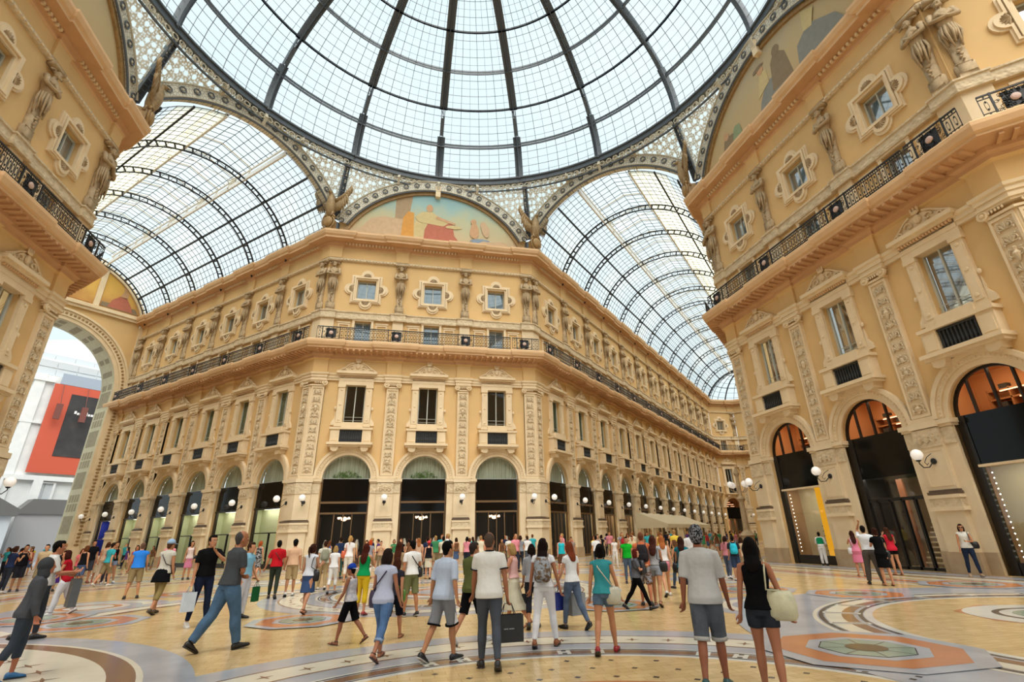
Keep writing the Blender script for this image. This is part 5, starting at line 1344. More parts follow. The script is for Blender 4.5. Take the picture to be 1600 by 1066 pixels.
# left circle
cx, cy = -11.3, -12.45
fring(cx, cy, 0, 7.27, 'grey', 5, n=120); fring(cx, cy, 6.6, 6.68, 'cream', 6, n=120); fring(cx, cy, 6.27, 6.6, 'brown', 6, n=120); fring(cx, cy, 4.9, 6.27, 'cream', 6, n=120); fring(cx, cy, 4.55, 4.9, 'brown', 6, n=120); fring(cx, cy, 4.45, 4.55, 'cream', 6, n=120)
for k in range(52):
    a = 2 * pi * k / 52; x, y = cx + 5.6 * cos(a), cy + 5.6 * sin(a); poly([(x + q * cos(R(45 * j) + a), y + q * sin(R(45 * j) + a)) for j, q in enumerate((.2, .04) * 4)], 'brown', 7)
# right circle
cx, cy = 11.2, -12.5
fring(cx, cy, 0, 7.3, 'grey', 5, n=120)
fring(cx, cy, 5.75, 5.83, 'cream', 6, n=120); fring(cx, cy, 5.63, 5.72, 'dark', 6, n=120); fring(cx, cy, 5.2, 5.6, 'cream', 6, n=120)
fring(cx, cy, 5.08, 5.3, 'brown', 7, n=120); fring(cx, cy, 4.92, 5.0, 'dark', 6, n=120); fring(cx, cy, 4.75, 4.9, 'white', 6, n=120); fring(cx, cy, 0, 4.75, 'yellow', 6, n=120)
for k in range(24):
    a = R(15 * k); strip([(cx + 4.95 * cos(a), cy + 4.95 * sin(a)), (cx + 5.65 * cos(a), cy + 5.65 * sin(a))], .22, 'white', 8); strip([(cx + 5.0 * cos(a), cy + 5.0 * sin(a)), (cx + 5.6 * cos(a), cy + 5.6 * sin(a))], .06, 'dark', 9)
fring(10.9, -10.6, 0, 1.75, 'orange', 7, n=8); fring(10.9, -10.6, 0, 1.6, 'white', 8, n=40); fring(10.9, -10.6, 1.0, 1.12, 'dark', 9, n=40); fring(10.9, -10.6, .5, .8, 'green', 9, n=40); fring(10.9, -10.6, 0, .3, 'grey', 9, n=20)
# medallions
for x, y, r in ((5.05, -11.75, 1.28), (-5.05, -14.9, 1.28), (10.55, -6.05, 1.1), (15.4, -5.4, 1.2), (-3.75, -5.3, 1.0), (3.6, -5.6, 1.0), (-10.55, -2.4, 1.1)): medallion(x, y, r, 10)
# centre composition
ringset(0, 0, 5.2, 1, True, 'yellow'); fring(0, 0, 0, 2.3, 'white', 4, n=60); fring(0, 0, 1.9, 2.1, 'brown', 5, n=60); ngon(0, 0, 1.5, 'orange', 5); ngon(0, 0, 1.1, 'grey', 6)
for k in range(8):
    a = R(45 * k + 22.5); x, y = 9.6 * cos(a), 9.6 * sin(a)
    if y < -4: continue
    medallion(x, y, 1.15, 3)
    a2 = R(45 * k); x, y = 10.4 * cos(a2), 10.4 * sin(a2); fring(x, y, 0, 2.0, 'grey', 2, n=30); fring(x, y, 1.3, 1.6, 'cream', 3, n=30); fring(x, y, 0, 1.0, 'white', 3, n=30); fring(x, y, .6, .8, 'orange', 4, n=30)
fring(-2.0, -4.8, 7.3, 7.5, 'brown', 3, 100, 190, 60); fring(-2.0, -4.8, 7.5, 8.0, 'cream', 3, 100, 190, 60); fring(-2.0, -4.8, 8.0, 8.1, 'brown', 3, 100, 190, 60); fring(-2.0, -4.8, 8.1, 8.7, 'grey', 3, 100, 190, 60)
# gallery floors: bands across
for (ox, oy), dv, ln in (((H, D), Vector((S2, S2)), 66), ((-D, H), Vector((-S2, S2)), 40)):
    nv = Vector((S2, -S2)) if ox > 0 else Vector((S2, S2))
    for k in range(int(ln / 5)):
        p = Vector((ox, oy)) + dv * (2 + 5 * k) + nv * 7.5; strip([tuple(p - nv * 7), tuple(p + nv * 7)], .8, 'cream' if k % 2 else 'grey', 1); medallion(*(p + dv * 2.5), 1.1, 1)
    for q in (1.2, 13.8): p = Vector((ox, oy)) + nv * q; strip([tuple(p), tuple(p + dv * ln)], .7, 'grey', 2)
poly([tuple(LE + u1 * 3 - un * 40), tuple(LE + u1 * 3 + un * 60), tuple(LE + u1 * 70 + un * 60), tuple(LE + u1 * 70 - un * 40)], 'grey', 3)
fo2 = fb_.mesh('floor', [FL[n] for n in FL]); fl = link('floor', fo2); fl['kind'] = 'structure'
# ------------------------------------------------------------------ people
JOBS = []
def lin(h):
    h = h.lstrip('#'); c = [int(h[i:i + 2], 16) / 255 for i in (0, 2, 4)]
    return tuple(x / 12.92 if x <= .04045 else ((x + .055) / 1.055) ** 2.4 for x in c)
PM = {}
def cloth(h, kind='cloth'):
    k = (h, kind)
    if k in PM: return PM[k]
    c = lin(h)
    if kind == 'skin':
        m = plain('skin_' + h, c, .55, spec=.35); m.node_tree.nodes['Principled BSDF'].inputs['Subsurface Weight'].default_value = 0.
    elif kind == 'hair': m = stone('hair_' + h, c, [x * .6 for x in c], .6, 12, .5, 60, stretch=(3, 3, .4), spec=.06)
    elif kind == 'denim': m = stone('denim_' + h, c, [x * .62 for x in c], .85, 7, .3, 40, spec=.1)
    elif kind == 'leather': m = stone('leather_' + h, c, [x * .7 for x in c], .4, 8, .2, 25, spec=.5)
    elif kind == 'print': m = stone('print_' + h, c, [.6 * x + .28 for x in c][::-1], .8, 16, .1, 30, spec=.1, amt=.12)
    elif kind == 'camo': m = stone('mottled_' + h, c, (.008, .008, .01), .8, 42, .1, 30, spec=.1, amt=.08)
    else: m = stone('cloth_' + h, c, [x * .86 for x in c], .9, 5, .8, 6.5, spec=.08)
    PM[k] = m; return m
def later(mb, name, mat, parent, vox, it=3):
    """voxel-remesh to one smooth continuous skin (done for all together at the end)"""
    me = mb.mesh(name, mat, True); o = link(name, me, parent)
    m = o.modifiers.new('r', 'REMESH'); m.mode = 'VOXEL'; m.voxel_size = vox; m.use_smooth_shade = True
    s = o.modifiers.new('s', 'SMOOTH'); s.factor = .5; s.iterations = it
    JOBS.append(o); return o
def loft(mb, secs, n=14):
    """secs: (centre, x axis*rx, y axis*ry)"""
    vs = []; fs = []
    for c, ax_, ay_ in secs:
        for i in range(n):
            a = 2 * pi * i / n; vs.append(tuple(c + ax_ * cos(a) + ay_ * sin(a)))
    K = len(secs)
    for k in range(K - 1):
        for i in range(n): j = (i + 1) % n; fs.append((k * n + i, k * n + j, (k + 1) * n + j, (k + 1) * n + i))
    fs.append(tuple(range(n - 1, -1, -1))); fs.append(tuple((K - 1) * n + i for i in range(n)))
    return mb.add(vs, fs)
Rx = lambda a: Matrix.Rotation(R(a), 3, 'X'); Ry = lambda a: Matrix.Rotation(R(a), 3, 'Y'); Rz = lambda a: Matrix.Rotation(R(a), 3, 'Z')
WALK = lambda s=1., ph=1: dict(L=(24 * s * ph, 8 + (14 * s if ph < 0 else 0)), R=(-24 * s * ph, 8 + (14 * s if ph > 0 else 0)), aL=(-22 * s * ph, 7, 14, 0), aR=(22 * s * ph, 7, 14, 0))
STAND = dict(L=(2, 3), R=(-2, 2), aL=(2, 8, 12, 10), aR=(0, 8, 10, 10))
class Body:
    def __init__(s, sex, pose, fat=1., kid=False):
        s.f = sex == 'f'; s.p = pose; s.fat = fat; f = s.f
        s.sw = (.158 if f else .185); s.hw = .085; lean = pose.get('lean', 2); tw = pose.get('turn', 0)
        s.T = Ry(pose.get('side', 0)) @ Rx(-lean) @ Rz(tw); s.hip0 = Vector((0, 0, .93)); V_ = Vector
        up = lambda x, y, z: s.hip0 + s.T @ V_((x, y, z - .93))
        s.up = up; s.legs = []; s.arms = []
        for sd, k in ((-1, 'L'), (1, 'R')):
            hf, kf = pose[k][:2]; abd = pose[k][2] if len(pose[k]) > 2 else 1.5
            h = V_((sd * s.hw, 0, .92)); M1 = Ry(-sd * abd) @ Rx(hf); kn = h + M1 @ V_((0, 0, -.44)); M2 = Ry(-sd * abd) @ Rx(hf - kf); an = kn + M2 @ V_((0, -.01, -.41))
            fp = pose[k][3] if len(pose[k]) > 3 else max(min((hf - kf) * .75 + (0 if hf > 0 else -4), 25), -50)
            M3 = Rz(-sd * 7) @ Rx(fp); s.legs.append((sd, h, kn, an, M1, M2, M3))
        zmin = min(min((l[3] + l[6] @ V_((0, -.05, -.08))).z, (l[3] + l[6] @ V_((0, .16, -.08))).z) for l in s.legs); s.dz = -zmin
        for sd, k in ((-1, 'aL'), (1, 'aR')):
            af, ab, ef, ti = pose[k]; sh = up(sd * s.sw, -.005, 1.408); M1 = s.T @ Ry(-sd * ab) @ Rx(af); el = sh + M1 @ V_((0, 0, -.285))
            M2 = M1 @ Rz(sd * ti) @ Rx(ef); wr = el + M2 @ V_((0, 0, -.25)); s.arms.append((sd, sh, el, wr, M1, M2))
        hy, hp = pose.get('head', (0, 0)); s.HM = s.T @ Rx(lean * .8) @ Rz(-hy) @ Rx(hp); s.hc = up(0, .012, 1.615) + s.HM @ V_((0, .012, 0))
    def torso(s, mb, o=0., z0=.86, z1=1.47, hang=0.):
        f = s.f; ft = s.fat
        prof = [(.86, .150 if f else .148, .105, -.01), (.93, .168 if f else .155, .118, -.012), (1.0, .152 if f else .152, .110, -.005), (1.08, .122 if f else .146, .095 * ft, .0), (1.16, .122 if f else .150, .094 * ft, .003), (1.25, .138 if f else .160, .103, .006), (1.32, .146 if f else .168, .110 if f else .105, .010 if f else .0), (1.38, .148 if f else .170, .098, 0), (1.42, .128 if f else .150, .080, -.008), (1.455, .078 if f else .092, .064, -.008), (1.49, .058, .058, -.004)]
        S_ = []
        for z, rx, ry, dy in prof:
            if z < z0 - 1e-4 or z > z1 + .03: continue
            oo = o + (hang * max(0, 1.15 - z) if hang else 0)
            S_.append((s.up(0, dy, z), s.T @ Vector((rx * ft ** .5 + oo, 0, 0)), s.T @ Vector((0, ry + oo, 0))))
        return loft(mb, S_)
    def leg(s, mb, o=0., frac=2., flare=0., start=0.):
        """frac: 0..1 thigh, 1..2 shank"""
        for sd, h, kn, an, M1, M2, M3 in s.legs:
            ft = s.fat ** .5; top = .092 if s.f else .09
            P = [(h + M1 @ Vector((-sd * .005, 0, .03)), top * .98), (h + M1 @ Vector((0, 0, -.08)), top * ft), (h + M1 @ Vector((0, .005, -.22)), .075 * ft), (h + M1 @ Vector((0, .004, -.36)), .058), (kn, .054), (kn + M2 @ Vector((0, -.012, -.10)), .055), (kn + M2 @ Vector((0, -.014, -.17)), .053), (kn + M2 @ Vector((0, -.008, -.28)), .040), (an + M2 @ Vector((0, 0, .03)), .034), (an + M2 @ Vector((0, 0, -.02)), .034)]
            fr = [0, .18, .5, .82, 1, 1.24, 1.41, 1.68, 1.93, 2.05]
            Q = []
            for (p, r), q in zip(P, fr):
                if q > frac: 
                    (p0, r0), q0_ = Q[-1][:2] if 0 else ((Q[-1][0], Q[-1][2]), Q[-1][1]); t_ = (frac - q0_) / (q - q0_); Q.append((p0.lerp(p, t_), frac, r0 + (r - r0) * t_)); break
                Q.append((p, q, r))
            mb.tube([q[0] for q in Q], [q[2] + o + flare * max(0, q[1] - .2) for q in Q], 12)
        return mb
    def arm(s, mb, o=0., frac=2.):
        for sd, sh, el, wr, M1, M2 in s.arms:
            k = .88 if s.f else 1.
            P = [(s.up(sd * .045, -.008, 1.445), .026), (s.up(sd * (s.sw - .055), -.006, 1.428), .036), (sh, .050 * k), (sh + M1 @ Vector((0, 0, -.08)), .050 * k), (sh + M1 @ Vector((0, .004, -.17)), .044 * k), (el, .037 * k), (el + M2 @ Vector((0, 0, -.06)), .039 * k), (el + M2 @ Vector((0, 0, -.15)), .032 * k), (wr, .025 * k), (wr + M2 @ Vector((0, 0, -.015)), .025 * k)]
            fr = [0, .01, .02, .28, .6, 1, 1.24, 1.6, 1.98, 2.05]; Q = []
            for (p, r), q in zip(P, fr):
                if q > frac:
                    t_ = (frac - Q[-1][1]) / (q - Q[-1][1]); Q.append((Q[-1][0].lerp(p, t_), frac, Q[-1][2] + (r - Q[-1][2]) * t_)); break
                Q.append((p, q, r))
            mb.tube([q[0] for q in Q], [q[2] + o * (.75 + .7 * min(q[1], 1)) for q in Q], 12)
        return mb
    def hand(s, mb, curl=(35, 35), fine=True):
        for (sd, sh, el, wr, M1, M2), cu in zip(s.arms, curl):
            M = M2 @ Rz(-sd * 70)      # palm faces the thigh
            q = lambda x, y, z: wr + M @ Vector((x, y, z))
            loft(mb, [(q(0, 0, .01), M @ Vector((.024, 0, 0)), M @ Vector((0, .020, 0))), (q(0, 0, -.03), M @ Vector((.034, 0, 0)), M @ Vector((0, .017, 0))), (q(0, 0, -.07), M @ Vector((.040, 0, 0)), M @ Vector((0, .015, 0))), (q(0, .002, -.092), M @ Vector((.036, 0, 0)), M @ Vector((0, .012, 0)))], 10)
            for j, (x, ln) in enumerate(((-.030, .062), (-.010, .074), (.010, .070), (.029, .054))):
                pts = [q(x, 0, -.075)]; a = cu * .35; z, y = -.09, 0
                for seg, da in ((.42, .5), (.33, .9), (.28, .8)):
                    a += cu * da * (.8 + .15 * j); y -= -sin(R(a)) * ln * seg * 1.0; z -= cos(R(a)) * ln * seg; pts.append(q(x * 1.05, y, z))
                mb.tube(pts, [.0105, .010, .0092, .0078], 7)
            tx = -1 if True else 1
            mb.tube([q(-.024, .004, -.022), q(-.046, .012, -.045), q(-.054, .022, -.068), q(-.052, .03, -.09)], [.014, .012, .0105, .009], 7)
        return mb
    def feet(s, mb, o=0.):
        for sd, h, kn, an, M1, M2, M3 in s.legs:
            q = lambda x, y, z: an + M3 @ Vector((x, y, z))
            X = lambda a: M3 @ Vector((a, 0, 0)); Z = lambda a: M3 @ Vector((0, 0, a))
            loft(mb, [(q(0, -.058, -.045), X(.018 + o), Z(.025 + o)), (q(0, -.045, -.04), X(.032 + o), Z(.036 + o)), (q(0, 0, -.035), X(.036 + o), Z(.043 + o)), (q(0, .05, -.045), X(.040 + o), Z(.034 + o)), (q(0, .11, -.056), X(.044 + o), Z(.023 + o)), (q(0, .155, -.062), X(.038 + o), Z(.017 + o)), (q(0, .185, -.066), X(.02 + o), Z(.010 + o))], 10)
        return mb
    def head(s, mb):
        q = lambda x, y, z: s.hc + s.HM @ Vector((x, y, z)); A = lambda a, b: (s.HM @ Vector((a, 0, 0)), s.HM @ Vector((0, b, 0)))
        prof = [(-.122, .026, .024, .052), (-.112, .040, .045, .038), (-.085, .054, .066, .018), (-.05, .064, .082, .006), (-.01, .070, .092, .0), (.03, .074, .098, -.002), (.07, .071, .094, -.004), (.10, .058, .076, -.008), (.122, .034, .046, -.01), (.130, .012, .016, -.01)]
        loft(mb, [(q(0, dy, z), *A(rx, ry)) for z, rx, ry, dy in prof])
        mb.tube([q(0, .085, .012), q(0, .104, -.018), q(0, .108, -.033), q(0, .088, -.042)], [.008, .011, .014, .008], 6)   # nose
        mb.ell(tuple(q(0, .082, -.068)), (.024, .014, .009), 8, 5, s.HM); mb.ell(tuple(q(0, .082, .022)), (.05, .018, .010), 8, 5, s.HM)
        for e in (-1, 1): mb.ell(tuple(q(e * .074, -.004, -.012)), (.010, .02, .032), 7, 5, s.HM)
        nb = s.up(0, -.008, 1.45); mb.tube([nb, s.hc + s.HM @ Vector((0, -.022, -.10)), s.hc + s.HM @ Vector((0, -.01, -.05))], [.062 if not s.f else .052, .054 if not s.f else .045, .05], 12)
        return mb
    def hair(s, kind):
        mb = MB(); q = lambda x, y, z: tuple(s.hc + s.HM @ Vector((x, y, z)))
        if kind == 'crop':
            mb.ell(q(0, -.028, .03), (.077, .086, .098), 16, 10, s.HM); mb.ell(q(0, -.052, -.035), (.060, .044, .055), 12, 8, s.HM); return mb
        mb.ell(q(0, -.022, .036), (.082, .096, .106), 16, 10, s.HM); mb.ell(q(0, .03, .092), (.062, .060, .048), 12, 8, s.HM)
        if kind != 'short':
            for e in (-1, 1): mb.tube([q(e * .06, .02, .05), q(e * .078, -.01, -.01), q(e * .07, -.03, -.09)], [.03, .03, .028], 8)
            mb.ell(q(0, -.05, -.03), (.076, .06, .09), 12, 8, s.HM)
        else:
            mb.ell(q(0, -.055, -.035), (.062, .046, .062), 12, 8, s.HM)
            for e in (-1, 1): mb.ell(q(e * .068, .012, .01), (.014, .02, .035), 6, 5, s.HM)
        bk = lambda x, y, z: tuple(s.up(x, y, z))
        if kind == 'long':
            loft(mb, [(Vector(q(0, -.05, .0)), s.HM @ Vector((.085, 0, 0)), s.HM @ Vector((0, .055, 0))), (Vector(q(0, -.065, -.10)), s.HM @ Vector((.10, 0, 0)), s.HM @ Vector((0, .05, 0))), (Vector(bk(0, -.095, 1.40)), s.T @ Vector((.105, 0, 0)), s.T @ Vector((0, .04, 0))), (Vector(bk(0, -.12, 1.29)), s.T @ Vector((.09, 0, 0)), s.T @ Vector((0, .032, 0))), (Vector(bk(0, -.125, 1.22)), s.T @ Vector((.04, 0, 0)), s.T @ Vector((0, .02, 0)))])
        if kind in ('longs', 'tails'):
            loft(mb, [(Vector(q(0, -.04, .03)), s.HM @ Vector((.088, 0, 0)), s.HM @ Vector((0, .07, 0))), (Vector(q(0, -.055, -.08)), s.HM @ Vector((.098, 0, 0)), s.HM @ Vector((0, .06, 0))), (Vector(bk(0, -.09, 1.44)), s.T @ Vector((.095, 0, 0)), s.T @ Vector((0, .042, 0))), (Vector(bk(0, -.11, 1.36)), s.T @ Vector((.07, 0, 0)), s.T @ Vector((0, .03, 0))), (Vector(bk(0, -.115, 1.33)), s.T @ Vector((.03, 0, 0)), s.T @ Vector((0, .015, 0)))])
        if kind == 'bob':
            loft(mb, [(Vector(q(0, -.03, .02)), s.HM @ Vector((.092, 0, 0)), s.HM @ Vector((0, .085, 0))), (Vector(q(0, -.035, -.06)), s.HM @ Vector((.108, 0, 0)), s.HM @ Vector((0, .085, 0))), (Vector(q(0, -.04, -.13)), s.HM @ Vector((.095, 0, 0)), s.HM @ Vector((0, .07, 0)))])
        if kind == 'tail': mb.tube([q(0, -.10, .05), q(0, -.15, .04), q(0, -.17, -.06), bk(0, -.13, 1.38)], [.025, .036, .034, .012], 9)
        if kind == 'bun': mb.ell(q(0, -.12, .06), (.045, .04, .045), 10, 7, s.HM)
        return mb
BAGQ = []
def person(label, x, y, h, az, sex='m', pose=None, top=('#cccccc', .35), bot=('pants', '#333344'), hair=('short', '#1c1410'), shoe='#222222', skin='#c9906a', fat=1., vox=.014, face=False, cap=None, group=None, extra=None, curl=(35, 35), barefoot=False, collar=None, topk='cloth', botk='cloth', cuff=None):
    pose = dict(STAND, **(pose or {})); b = Body(sex, pose, fat); k = h / 1.755
    t = tag(link('person', None), label, 'person', group); t.location = (x, y, b.dz * k); t.rotation_euler = (0, 0, -R(az)); t.scale = (k,) * 3
    S = cloth(skin, 'skin'); fine = vox < .012
    mb = MB(); b.torso(mb); b.leg(mb); b.arm(mb); b.hand(mb, curl); b.feet(mb); b.head(mb)
    bd = later(mb, 'body', S, t, vox if fine else min(vox, .016), 2 if fine else 1)
    later(b.hair(hair[0]), 'hair', cloth(hair[1], 'hair'), t, max(vox, .01), 2) if hair[0] != 'none' else None
    col, sl = top[:2]; z0 = top[2] if len(top) > 2 else .90; z1 = 1.47 if sl > 0 else 1.40
    dress = bot[0] == 'dress'
    mb = MB(); b.torso(mb, .020 if sex == 'm' else .016, z0 if not dress else .9, z1, .11 if sex == 'm' else .07)
    if sl > 0: b.arm(mb, .015, sl)
    elif sl == 0:
        for sd in (-1, 1): mb.tube([b.up(sd * .075, .085, 1.34), b.up(sd * .088, .02, 1.462), b.up(sd * .085, -.05, 1.455), b.up(sd * .07, -.095, 1.34)], [.022, .02, .02, .022], 7)
    if dress:
        loft(mb, skirt_secs(b, bot[2], .02))
    tp = later(mb, 'dress' if dress else {0: 'tank_top', 1: 'shirt'}.get(min(int(sl > 0), 1)), cloth(col, topk), t, max(vox, .011), 3)
    if collar: link('collar', MB().tube([b.up(.068 * cos(R(30 * i)), -.01 + .066 * sin(R(30 * i)), 1.475 - .012 * sin(R(30 * i))) for i in range(12)], .016, 6, closed=True).mesh('collar', cloth(collar), True), t)
    if cuff:
        for sd, sh, el, wr, M1, M2 in b.arms:
            c = sh.lerp(el, sl * .97); X, Y = M1 @ Vector((1, 0, 0)), M1 @ Vector((0, 1, 0)); link('cuff', MB().tube([c + (X * cos(R(30 * i)) + Y * sin(R(30 * i))) * .068 for i in range(12)], .009, 5, closed=True).mesh('cuff', cloth(cuff), True), t)
    if not dress:
        kind, bc = bot[:2]; mb = MB()
        if kind == 'skirt': loft(mb, skirt_secs(b, bot[2], .012)); nm = 'skirt'
        else:
            fr = {'pants': 1.95, 'capri': 1.5, 'shorts': .98, 'hot': .42, 'loose': 1.97}[kind]; nm = 'trousers' if fr > 1 else 'shorts'
            o = {'pants': .012, 'capri': .014, 'shorts': .014, 'hot': .012, 'loose': .026}[kind]; fl = {'shorts': .03, 'hot': .02, 'loose': .004}.get(kind, 0)
            b.torso(mb, .010, .86, 1.02); b.leg(mb, o, fr, fl)
        bt = later(mb, nm, cloth(bc, botk), t, max(vox, .011), 3)
    if not barefoot:
        for i, (sd, hh, kn, an, M1, M2, M3) in enumerate(b.legs):
            q = lambda x_, y_, z_: an + M3 @ Vector((x_, y_, z_)); X = lambda a_: M3 @ Vector((a_, 0, 0)); Z = lambda a_: M3 @ Vector((0, 0, a_)); mb = MB()
            if shoe.startswith('s:'):     # sandal / flat: sole plus straps
                loft(mb, [(q(0, -.07, -.074), X(.02), Z(.008)), (q(0, -.05, -.074), X(.034), Z(.008)), (q(0, .1, -.076), X(.046), Z(.008)), (q(0, .19, -.076), X(.03), Z(.008))], 10)
                mb.tube([q(-.045, .07, -.06), q(-.02, .09, -.026), q(.02, .09, -.026), q(.045, .07, -.06)], .011, 6)
                mb.tube([q(.038 * cos(R(45 * g)), -.005 + .045 * sin(R(45 * g)), -.004) for g in range(8)], .008, 5, closed=True); sc_ = shoe[2:]; nm = 'sandal'
            else:
                o = .010; hi = .0
                loft(mb, [(q(0, -.072, -.045), X(.02), Z(.032)), (q(0, -.055, -.036), X(.04), Z(.046)), (q(0, 0, -.028), X(.046), Z(.054)), (q(0, .05, -.04), X(.048), Z(.042)), (q(0, .11, -.053), X(.052), Z(.03)), (q(0, .165, -.06), X(.045), Z(.023)), (q(0, .198, -.064), X(.024), Z(.014))], 12); sc_ = shoe; nm = 'shoe'
            so = link(nm, mb.mesh(nm, cloth(sc_, 'leather'), True), t)
            if not shoe.startswith('s:') and vox < .015:
                m2 = MB(); loft(m2, [(q(0, -.075, -.078), X(.024), Z(.008)), (q(0, -.055, -.078), X(.044), Z(.010)), (q(0, .1, -.08), X(.055), Z(.010)), (q(0, .17, -.08), X(.048), Z(.009)), (q(0, .205, -.078), X(.02), Z(.007))], 12); link('sole', m2.mesh('sole', cloth('#d8d4cc' if (extra or {}).get('sole') else '#2a2622', 'leather'), True), so)
    if face:
        q = lambda x_, y_, z_: tuple(b.hc + b.HM @ Vector((x_, y_, z_)))
        for e in (-1, 1):
            ey = link('eye', MB().ell(q(e * .030, .082, .006), (.014, .009, .009), 8, 6, b.HM).mesh('eye', cloth('#e8e4dc'), True), t); link('iris', MB().ell(q(e * .030, .0895, .006), (.006, .003, .006), 8, 5, b.HM).mesh('iris', cloth('#23170f'), True), ey)
            link('eyebrow', MB().tube([q(e * .012, .092, .026), q(e * .03, .094, .031), q(e * .048, .084, .026)], .004, 5).mesh('eyebrow', cloth(hair[1], 'hair')), t)
        link('lips', MB().ell(q(0, .0935, -.068), (.021, .006, .006), 8, 5, b.HM).mesh('lips', cloth('#a05548'), True), t)
    if cap:
        q = lambda x_, y_, z_: b.hc + b.HM @ Vector((x_, y_, z_)); mb = MB(); sty = cap[0]
        loft(mb, [(q(0, -.006, .03), *(b.HM @ Vector(v) for v in ((.088, 0, 0), (0, .112, 0)))), (q(0, -.008, .07), *(b.HM @ Vector(v) for v in ((.088, 0, 0), (0, .110, 0)))), (q(0, -.012, .11), *(b.HM @ Vector(v) for v in ((.075, 0, 0), (0, .092, 0)))), (q(0, -.016, .145), *(b.HM @ Vector(v) for v in ((.045, 0, 0), (0, .055, 0)))), (q(0, -.016, .156), *(b.HM @ Vector(v) for v in ((.01, 0, 0), (0, .01, 0))))], 18)
        co_ = link('cap', mb.mesh('cap', cloth(cap[1], cap[2] if len(cap) > 2 else 'cloth'), True), t)
        if sty != 'bandana':
            d = -1 if sty == 'back' else 1; mb = MB(); loft(mb, [(q(0, d * .06, .036), b.HM @ Vector((.08, 0, 0)), b.HM @ Vector((0, 0, .006))), (q(0, d * .12, .034), b.HM @ Vector((.075, 0, 0)), b.HM @ Vector((0, 0, .006))), (q(0, d * .175, .022), b.HM @ Vector((.04, 0, 0)), b.HM @ Vector((0, 0, .005)))], 10); link('brim', mb.mesh('brim', cloth(cap[3] if len(cap) > 3 else cap[1]), True), co_)
        else: mb = MB(); loft(mb, [(q(0, -.02, .05), b.HM @ Vector((.088, 0, 0)), b.HM @ Vector((0, .10, 0))), (q(0, -.035, -.01), b.HM @ Vector((.086, 0, 0)), b.HM @ Vector((0, .082, 0))), (q(0, -.05, -.07), b.HM @ Vector((.06, 0, 0)), b.HM @ Vector((0, .05, 0)))]); link('cloth_back', mb.mesh('cloth_back', cloth(cap[1], cap[2]), True), co_)
    b.t = t; b.k = k
    return b
def skirt_secs(b, hem, o):
    """tube from the waist to z=hem following both legs"""
    S_ = [(b.up(0, 0, 1.05), Vector((.13 + o, 0, 0)), Vector((0, .10 + o, 0))), (b.up(0, -.01, .93), Vector((.168 + o, 0, 0)), Vector((0, .122 + o, 0)))]
    (s0, h0, k0, a0, *_), (s1, h1, k1, a1, *_) = b.legs
    def at(h, k, a, z): return h.lerp(k, (h.z - z) / (h.z - k.z)) if z > k.z else k.lerp(a, (k.z - z) / max(k.z - a.z, .05))
    n = 4
    for i in range(1, n + 1):
        z = .90 + (hem - .90) * i / n; p, q = at(h0, k0, a0, z), at(h1, k1, a1, z); c = (p + q) / 2; c.z = z
        S_.append((c, Vector((abs(p.x - q.x) / 2 + .085 + o + .02 * i * (hem < .5), 0, 0)), Vector((0, abs(p.y - q.y) / 2 + .085 + o + .015 * i * (hem < .5), 0))))
    return S_
def carry(b, name, label, cat, parts, group=None):
    """a carried thing: top level, standing in its carrier's frame"""
    t = tag(link(name, None), label, cat, group); t.location = b.t.location; t.rotation_euler = b.t.rotation_euler; t.scale = b.t.scale
    for nm, mb, mat, sm in parts: link(nm, mb.mesh(nm, mat, sm), t)
    return t
def hand_pos(b, i): sd, sh, el, wr, M1, M2 = b.arms[i]; return wr + M2 @ Vector((0, 0, -.10))
def tote(b, i, w, hh, d, col, label, yaw=0, kind='leather', strapc=None, text=None):
    c = hand_pos(b, i); z1 = c.z - .14; M = Rz(yaw); q = lambda x, y, z: c + M @ Vector((x, y, 0)) + Vector((0, 0, z - c.z)); mb = MB()
    vs = [q(x, y, z) for z, e in ((z1, 0), (z1 - hh, 0)) for x, y in ((-w / 2, -d / 2), (w / 2, -d / 2), (w / 2, d / 2), (-w / 2, d / 2))]
    mb.add(vs, [(4, 5, 6, 7), (0, 1, 5, 4), (1, 2, 6, 5), (2, 3, 7, 6), (3, 0, 4, 7)])
    hd = MB()
    for e in (-1, 1): hd.tube([q(-w * .25, e * d / 2, z1 - .02), q(-w * .12, 0, c.z + .0), q(w * .12, 0, c.z + .0), q(w * .25, e * d / 2, z1 - .02)], .006, 5)
    t = carry(b, 'shopping_bag', label, 'bag', [('bag_body', mb, cloth(col, kind), False), ('handles', hd, cloth(strapc or col, 'leather'), True)])
    return t, q, z1
def slung(b, side, pos, size, col, label, strap=True, kind='leather', cross=True, strapc=None):
    """pouch hanging at the hip from a strap over the shoulder"""
    c = b.up(*pos); mb = MB(); rx, ry, rz = size
    loft(mb, [(c + Vector((0, 0, rz)), Vector((rx * .75, 0, 0)), Vector((0, ry * .35, 0))), (c + Vector((0, 0, rz * .6)), Vector((rx * .92, 0, 0)), Vector((0, ry * .8, 0))), (c, Vector((rx, 0, 0)), Vector((0, ry, 0))), (c - Vector((0, 0, rz * .7)), Vector((rx * .95, 0, 0)), Vector((0, ry, 0))), (c - Vector((0, 0, rz)), Vector((rx * .75, 0, 0)), Vector((0, ry * .5, 0)))], 14)
    parts = [('bag_body', mb, cloth(col, kind), True)]
    if strap:
        sh = -side if cross else side; st = MB()
        P = [c + Vector((0, ry * .2, rz)), b.up(side * .12, .13, 1.15), b.up(sh * .06 if cross else side * .12, .135, 1.34), b.up(sh * .09 if cross else side * .13, .02, 1.475), b.up(sh * .06 if cross else side * .12, -.12, 1.36), b.up(side * .10, -.13, 1.15), c + Vector((0, -ry * .2, rz))]
        st.tube(P, .012, 5); parts.append(('strap', st, cloth(strapc or col, kind), True))
    return carry(b, 'shoulder_bag', label, 'bag', parts)
